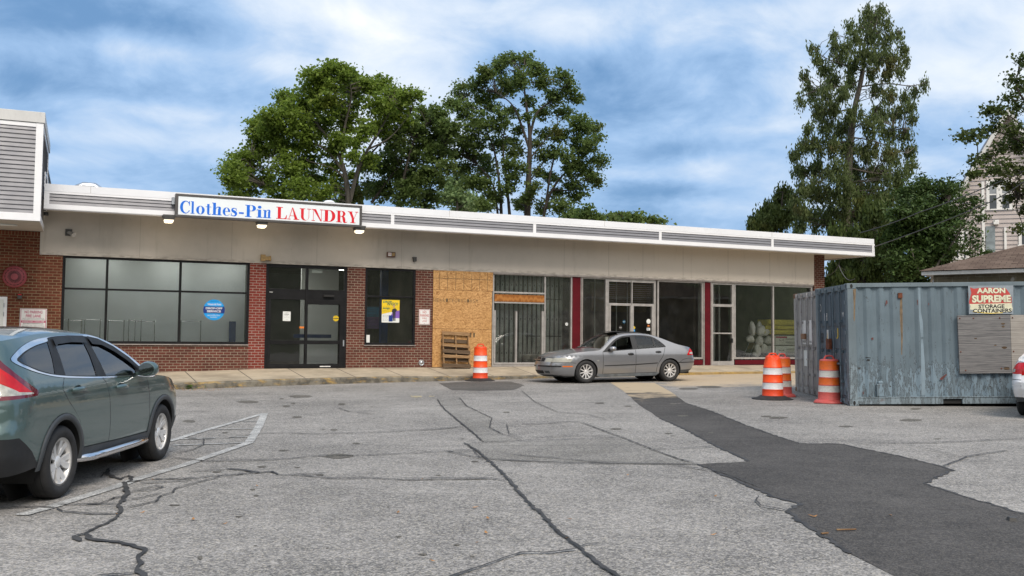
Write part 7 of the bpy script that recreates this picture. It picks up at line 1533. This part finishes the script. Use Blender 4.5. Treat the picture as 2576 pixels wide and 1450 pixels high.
tree('tall ragged cedar with drooping sprays rising over the right end of the roof', 46, T2, bl, gb(2140, 46), M['leaf_cedar'], M['bark'], 38, .075, 1.9, droop=1.2, aspect=2.3, subr=.36, limbs=[([(540, 1400), (560, 1000), (575, 750), (600, 540), (640, 360), (650, 200), (700, 60)], .42, .03), ([(610, 480), (640, 330), (680, 180), (730, 60)], .12, .03), ([(635, 350), (540, 320), (440, 280), (390, 235)], .07, .02), ([(620, 430), (760, 415), (880, 425), (960, 405)], .07, .015), ([(600, 540), (480, 560), (380, 600)], .07, .02), ([(600, 420), (450, 440), (330, 480)], .06, .02), ([(620, 560), (720, 600), (850, 640)], .07, .02), ([(585, 680), (700, 700), (860, 760)], .07, .02), ([(580, 700), (440, 720), (310, 770)], .07, .02), ([(650, 260), (740, 210), (820, 150)], .04, .01), ([(648, 230), (560, 190), (490, 160)], .04, .01), ([(640, 300), (740, 300), (850, 260)], .05, .01), ([(570, 820), (420, 900), (320, 950)], .07, .02), ([(570, 830), (720, 860), (860, 850)], .07, .02)], name='cedar_tree', seed=12, dside=1.0)
tree('small rounded cedar, left of the tall ragged one', 50, T2, [(120,1100,45),(180,1050,50),(230,985,40),(250,940,20),(230,1080,55),(290,1040,40),(280,960,22),(90,1130,25),(160,1110,50)], gb(1955, 50), M['leaf_cedar_green'], M['bark_dark'], 44, .105, 1.0, droop=1.2, aspect=2, limbs=[([(230, 1400), (235, 1100), (245, 950)], .2, .03)], name='cedar_tree', seed=13)
tree('bright green cedar boughs hanging low behind the end of the shops', 43, T2, [(520,1150,50),(620,1160,55),(720,1130,60),(560,1250,50),(640,1010,40),(700,1040,50),(500,1330,45),(600,1330,60),(700,1320,60),(560,1380,50),(680,1390,60),(780,1290,60),(790,1390,60),(480,1400,40),(760,1200,60),(650,1240,60)], gb(2180, 43), M['leaf_cedar_green'], M['bark_dark'], 44, .105, 1.2, droop=1.5, aspect=2.2, limbs=[([(640, 1700), (640, 1400), (660, 1200), (700, 1040)], .2, .04), ([(640, 1400), (540, 1330), (500, 1300)], .06, .02), ([(640, 1380), (760, 1300)], .06, .02)], name='cedar_tree', seed=14)
tree('dark yew mass between the cedar and the pale house', 40, T2, [(880,960,45),(945,945,42),(920,1040,70),(1000,1010,55),(1060,950,34),(1095,925,20),(850,1060,60),(870,1160,80),(980,1130,80),(940,1260,90),(1060,1080,55),(1030,1200,70),(850,1300,80),(880,1390,70),(1000,1290,60),(820,1180,60),(930,900,20),(1040,915,20),(860,1440,70)], gb(2310, 40), M['leaf_yew'], M['bark_dark'], 60, .10, 1.3, aspect=1.7, subr=.40, limbs=[([(930, 1700), (930, 1400), (940, 1150), (930, 980)], .2, .04), ([(930, 1350), (1010, 1200), (1060, 1000)], .1, .03)], name='yew_tree', seed=15)
tree('open dark yew bough leaning right in front of the pale house', 38.5, T2, [(1130,1050,34),(1180,985,24),(1205,1020,28),(1160,1120,38),(1225,1080,20),(1195,1200,30),(1130,1215,38),(1240,1250,20),(1160,1270,26),(1090,1130,40),(1190,1150,24),(1110,1000,26),(1060,1250,40)], gb(2390, 38.5), M['leaf_yew'], M['bark'], 12, .085, .8, aspect=1.7, subr=.30, limbs=[([(960, 1450), (1010, 1310), (1080, 1210), (1140, 1110), (1190, 1010)], .09, .03), ([(1080, 1210), (1160, 1230), (1230, 1250)], .04, .02), ([(1140, 1110), (1220, 1080)], .03, .015), ([(880, 1230), (900, 1300), (930, 1360)], .05, .03)], name='yew_tree', seed=16)
bl = [(1140,668,15),(1180,680,16),(1230,650,24),(1290,620,24),(1258,540,24),(1320,560,34),(1350,480,34),(1395,400,34),(1428,300,28),(1380,630,45),(1420,540,45),(1440,430,45),(1200,798,24),(1262,780,30),(1320,730,38),(1400,720,55),(1270,850,34),(1330,830,44),(1400,830,44),(1375,915,34),(1360,990,20),(1430,950,26),(1440,1050,24),(1430,1130,20),(1190,862,10),(1300,905,18),(1520,350,70),(1550,480,90),(1560,640,100),(1560,800,90),(1530,930,70),(1650,500,110),(1680,700,120),(1660,880,90),(1540,250,40)]
tree('dark maple reaching in from the right edge over the pale house', 30, T2, bl, gb(2700, 30), M['leaf_near'], M['bark_dark'], 23, .11, 1.2, subr=.28, limbs=[([(1680, 1800), (1680, 1200), (1660, 800), (1640, 450)], .3, .06), ([(1660, 900), (1520, 760), (1380, 680), (1250, 640), (1150, 660)], .1, .015), ([(1660, 1000), (1500, 880), (1360, 820), (1210, 790)], .09, .015), ([(1650, 700), (1500, 560), (1400, 430), (1430, 300)], .1, .02), ([(1660, 1050), (1480, 960), (1400, 1000), (1430, 1110)], .07, .015), ([(1520, 760), (1400, 600), (1280, 540)], .06, .015)], name='maple_tree', seed=17)

# ------------------------------------------------------------------ garage with concrete block wall
YG = 27.0
def shingles(name, a, b_, sc=(1, 1, 1)):
    m, nt, b = principled(name, a, .95, spec=.15); tcn = nt.node('ShaderNodeTexCoord'); t = nt.node('ShaderNodeTexBrick'); nt.l.new(tcn.outputs['UV'], t.inputs['Vector']); t.inputs['Scale'].default_value = 1; t.inputs['Brick Width'].default_value = .30; t.inputs['Row Height'].default_value = .14; t.inputs['Mortar Size'].default_value = .008
    nt.set(t.inputs['Color1'], a); nt.set(t.inputs['Color2'], b_); nt.set(t.inputs['Mortar'], tuple(x * .35 for x in a)); co = nt.coord()
    nt.l.new(nt.mix(nt.ramp(nt.noise(co, 1.2, 6, .6), .35, .7, 0, .5), t.outputs[0], tuple(x * 1.3 for x in b_)), b.inputs['Base Color']); return m
M['shingle_brown'] = shingles('brown_shingles', (.095, .066, .052), (.16, .118, .094)); M['shingle_grey'] = shingles('grey_shingles', (.30, .30, .31), (.38, .38, .39))
def cmu():
    m, nt, b = principled('concrete_block', (.2, .18, .13), .95, spec=.15); tcn = nt.node('ShaderNodeTexCoord'); s = nt.node('ShaderNodeSeparateXYZ'); nt.l.new(tcn.outputs['Object'], s.inputs[0]); cb = nt.node('ShaderNodeCombineXYZ'); nt.set(cb.inputs[0], nt.math('ADD', s.outputs[0], s.outputs[1])); nt.l.new(s.outputs[2], cb.inputs[1])
    t = nt.node('ShaderNodeTexBrick'); nt.l.new(cb.outputs[0], t.inputs['Vector']); t.inputs['Scale'].default_value = 1; t.inputs['Brick Width'].default_value = .40; t.inputs['Row Height'].default_value = .2; t.inputs['Mortar Size'].default_value = .009
    nt.set(t.inputs['Color1'], (.19, .165, .12)); nt.set(t.inputs['Color2'], (.15, .135, .10)); nt.set(t.inputs['Mortar'], (.24, .22, .18)); co = tcn.outputs['Object']
    c = nt.mix(nt.ramp(nt.noise(co, 1.6, 6, .7), .45, .6, 0, .6), t.outputs[0], (.10, .085, .055)); c = nt.mix(nt.ramp(nt.noise(co, 1.1, 3, .5, .3), .60, .63, 0, .7), c, (.36, .35, .33)); nt.l.new(c, b.inputs['Base Color']); return m
M['cmu'] = cmu()
gar = empty('garage', Matrix.Translation((0, 0, 0)), 'low concrete block garage with brown shingle roof behind the container', 'garage')
def hs(cx, cy): return T3(cx, cy)
e0 = atY(*hs(15, 1258), YG); GYAW = math.radians(-38); GM = Matrix.Translation((e0.x, YG, 0)) @ Matrix.Rotation(GYAW, 4, 'Z'); gar.matrix_world = GM
ze = e0.z; zw0 = ze - .10
rp_ = GM @ Vector((3.4, 3.4, 0)); rpx = 1288 + FPX * rp_.x / rp_.y; py_ = 682.8 - (rpx - 2318.6) * .252; zr_ = atY(rpx, py_, rp_.y).z
q = MB(); q.box(.25, 12, .25, 7, 0, zw0 + .02); q.build('wall', M['cmu'], gar)
q = MB(); q.box(0, 12.3, -.03, .01, zw0 - .02, ze - .02); q.box(0, .04, .01, 7, zw0 - .02, ze - .02); q.box(.04, 12, .01, 7, zw0 - .015, zw0 + .01); q.build('eave_board', M['coping_old'], gar)
me_v = [(-.06, -.1, ze), (12.4, -.1, ze), (12.4, 3.4, zr_), (3.4, 3.4, zr_), (-.06, 7, ze), (12.4, 7, ze)]
q = MB(); q.add(me_v, [(0, 1, 2, 3), (0, 3, 4), (3, 2, 5, 4)]); o = q.build('roof', M['shingle_brown'], gar); uv = o.data.uv_layers.new(name='UV')
for p in o.data.polygons:
    for li in p.loop_indices: v = o.data.vertices[o.data.loops[li].vertex_index].co; uv.data[li].uv = ((v.x if p.index != 1 else v.y), (v.y * 1.15 if p.index != 1 else v.x * 1.15))
# ------------------------------------------------------------------ pale clapboard house
YH = 45.0; M['clap'] = simple('pale_clapboard', (.47, .42, .405), .75, var=.06, scale=1, dirt=.2, dirtcol=(.3, .27, .24), stretch=(1, 1, .3)); M['clap_line'] = simple('clapboard_shadow_gap', (.16, .14, .13), .9)
hyaw = math.radians(-20)
ho = atY(*hs(640, 500), YH); HM = Matrix.Translation((ho.x, YH, 0)) @ Matrix.Rotation(hyaw, 4, 'Z'); HI = HM.inverted()
house = empty('clapboard_house', HM, 'tall pale pink clapboard house with a steep gable behind the maple at the right', 'house')
def hp_(cx, cy, off=0.0):
    px, py = hs(cx, cy); d = ray(px, py); N_ = HM.to_3x3() @ Vector((0, 1, 0)); P_ = HM @ Vector((0, off, 0)); t = (P_ - EYE).dot(N_) / d.dot(N_); v = HI @ (EYE + d * t); return v.x, v.z
xa, za = hp_(265, 720); xb, zb2 = hp_(610, 135); slope = (zb2 - za) / (xb - xa); apx = hp_(760, 100)[0]; apz = za + (apx - xa) * slope
xl = xa - .35; zl = za - .35 * slope; xr_ = 2 * apx - xl
q = MB(); n = 0; z = .0; lap = .205
while z < apz - .05:
    z1_ = min(z + lap, apz - .02)
    def lim(zz): return (xl, xr_) if zz <= zl else (xl + (zz - zl) / slope, xr_ - (zz - zl) / slope)
    a0, b0_ = lim(z); a1, b1_ = lim(z1_); q.add([(a0, -.022, z), (b0_, -.022, z), (b1_, .0, z1_), (a1, .0, z1_), (a0, .004, z), (b0_, .004, z)], [(0, 1, 2, 3)], 0); q.add([(a0, -.022, z), (b0_, -.022, z), (b0_, -.024, z + .022), (a0, -.024, z + .022)], [(0, 1, 2, 3)], 1); z += lap
q.add([(xl, .02, 0), (xl, 9, 0), (xl, 9, zl), (xl, .02, zl)], [(0, 1, 2, 3)], 0); q.build('wall', [M['clap'], M['clap_line']], house)
q = MB(); ov = .45
for sgn in (-1, 1):
    x0 = apx + sgn * (apx - xl + .5); z0_ = zl - .5 * slope; q.add([(apx, -ov, apz + .25), (x0, -ov, z0_ + .25), (x0, 9, z0_ + .25), (apx, 9, apz + .25)], [(0, 1, 2, 3)], 0)
o = q.build('roof', M['shingle_grey'], house); uv = o.data.uv_layers.new(name='UV')
for p in o.data.polygons:
    for li in p.loop_indices: v = o.data.vertices[o.data.loops[li].vertex_index].co; uv.data[li].uv = (v.y, v.z * 1.2)
q = MB()
for sgn in (-1, 1):
    x0 = apx + sgn * (apx - xl + .5); z0_ = zl - .5 * slope; q.beam((apx, -ov + .02, apz + .13), (x0, -ov + .02, z0_ + .13), .04, .24, up=(0, 1, 0)) if False else q.add([(apx, -ov + .01, apz + .24), (x0, -ov + .01, z0_ + .24), (x0, -ov + .01, z0_ - .12), (apx, -ov + .01, apz - .12), (apx, -.03, apz - .12), (x0, -.03, z0_ - .12)], [(0, 1, 2, 3), (3, 2, 5, 4)])
q.build('bargeboard', M['coping_old'], house)
q = MB(); x, _ = hp_(547, 600); q.box(x - .06, x + .06, -.05, 0, 2, hp_(547, 480)[1]); q.build('downpipe', M['white'], house); q = MB(); x, z = hp_(740, 880); q.box(x - .05, x + .05, -.08, 0, hp_(740, 1070)[1], z); q.build('vent_pipe', M['white'], house)
def hwin(x0p, x1p, y0p, y1p, dbl):
    xa_, z1_ = hp_(x0p, y0p); xb_, _ = hp_(x1p, y0p); z0_ = hp_(x0p, y1p)[1]; q = MB(); t = .13
    q.box(xa_, xa_ + t, -.05, .0, z0_, z1_); q.box(xb_ - t, xb_, -.05, .0, z0_, z1_); q.box(xa_ + t, xb_ - t, -.05, .0, z1_ - t, z1_); q.box(xa_ - .05, xb_ + .05, -.07, .0, z0_ - .06, z0_); xm = (xa_ + xb_) / 2
    if dbl: q.box(xm - .12, xm + .12, -.049, .0, z0_, z1_ - t)
    zm = (z0_ + z1_) / 2; q.box(xa_ + t, xb_ - t, -.035, .0, zm - .03, zm + .03); o = q.build('window', M['white'], house); q = MB(); q.box(xa_ + t, xb_ - t, -.027, -.024, z0_, zm - .03, 0); q.box(xa_ + t, xb_ - t, -.027, -.024, zm + .03, z1_ - t, 1); q.build('pane', [simple('dark_window', (.07, .08, .09), .15), simple('curtained_window', (.26, .28, .30), .2)], o)
hwin(575, 800, 470, 720, True); hwin(855, 1080, 850, 1030, False); hwin(290, 420, 900, 1150, True)
x0_, z1_ = hp_(570, 870); x1_, z0_ = hp_(655, 1115); q = MB(); q.box(x0_, x1_, -.06, 0, z0_, z1_); q.build('tarp_patch', simple('grey_tarp', (.21, .25, .27), .6, var=.3, scale=3, bump=.5, bscale=8), house)
x, z = hp_(660, 835); q = MB(); q.box(x - .12, x + .12, -.15, 0, z - .12, z + .1); q.build('hood_vent', M['white'], house, bevel=.03)
# ------------------------------------------------------------------ overhead cables
def cable(name, P, r_, lab, sag=.0, mat='black'):
    pts = []
    for a, b in zip(P, P[1:]):
        for k in range(12): t = k / 12; p = Vector(a).lerp(Vector(b), t); p.z -= sag * 4 * t * (1 - t); pts.append(p)
    pts.append(Vector(P[-1])); q = MB(); q.tube(pts, r_, 6); tag(q.build(name, M[mat]), lab, 'cable')
M['cable_grey'] = simple('grey_cable', (.09, .09, .09), .6)
pa = FM @ Vector((15.47, FR + .3, 5.3)); cable('overhead_cable', [pa, atY(*T3(560, 680), 33), atY(*T3(905, 480), 27), atY(2700, 420, 24)], .018, 'lower cable running up to the right from the end of the white roof edge', .05, 'cable_grey')
cable('overhead_cable', [atY(2165, 586, 40.5), atY(*T3(0, 745), 36.5), atY(*T3(905, 390), 29), atY(2750, 370, 25)], .018, 'upper cable crossing in front of the cedar and the pale house', .05, 'cable_grey')
cable('hanging_cable', [FM @ Vector((13.84, .2, 4.35)), atY(2110, 668, 37), atY(2150, 702, 33)], .014, 'thin slack cable hanging from the brick pier to the container', .25, 'cable_grey')
# ------------------------------------------------------------------ leaves and litter on the lot
M['dry_leaf'] = simple('dry_leaf', (.30, .15, .05), .8, var=.4); rl = random.Random(5)
q = MB(); spots = [A_((rl.uniform(940, 1140), rl.uniform(116, 126))) for _ in range(60)] + [A_((rl.uniform(1100, 1400), rl.uniform(106, 116))) for _ in range(12)] + [(rl.uniform(500, 2500), rl.uniform(990, 1440)) for _ in range(16)] + [A_((600, 766)), A_((995, 793)), A_((735, 758)), A_((1325, 620)), A_((785, 588)), A_((1160, 817)), B_((940, 452)), B_((700, 635))]
for px, py in spots:
    g = ground_at(px, py); a = rl.uniform(0, 6.3); s_ = rl.uniform(.010, .022); h = .012
    q.add([(g.x + s_ * 1.6 * math.cos(a + t) * (1 if i % 2 == 0 else .45), g.y + s_ * 1.6 * math.sin(a + t) * (1 if i % 2 == 0 else .45), gz(g.x, g.y) + h + .012 * (i == 0)) for i, t in enumerate((0, 1.57, 3.14, 4.71))], [(0, 1, 2, 3)])
tag(q.build('leaf_litter', M['dry_leaf']), 'scattered dry leaves on the asphalt', 'leaves', kind='stuff')
M['weed'] = leafmat('weed_leaves', (.04, .09, .02), (.12, .2, .04), (.1, .15, .03))
for k, (px, py) in enumerate([(977, 962), (505, 978), (470, 980)]):
    g = ground_at(px, py); r_ = empty('weed', Matrix.Translation((g.x, g.y + .05, gz(g.x, g.y))), ['small weed growing at the kerb joint in front of the entrance', 'weed by the kerb in the pile of dry leaves, nearer the entrance', 'weed by the kerb next to the parked suv'][k], 'weed')
    leaves_mesh('foliage', RNG.normal(size=(40, 3)) * np.array([.10, .03, .035]) + np.array([0, 0, .05]), .06, M['weed'], r_)
for k, (cx, cy, L_, a, lab) in enumerate([(1843, 681, .16, .1, 'thin pale splinter of wood on the dark patch'), (1755, 697, .06, .9, 'short chip of wood at the edge of the dark patch')]):
    g = ground_at(*B_((cx, cy))); q = MB(); q.beam((g.x - L_ / 2, g.y, gz(g.x, g.y) + .014), (g.x + L_ / 2, g.y + L_ * a * .3, gz(g.x, g.y) + .018), .018, .008); tag(q.build('wood_splinter', M['pallet']), lab, 'splinter')
g = ground_at(*B_((2528, 638))); q = MB(); q.lathe([(0, 0), (.05, .0), (.04, .03), (0, .035)], 5, c=(g.x, g.y, gz(g.x, g.y) + .004), smooth=False); tag(q.build('stone', M['dkgrey']), 'small dark stone on the asphalt patch at the right', 'stone')
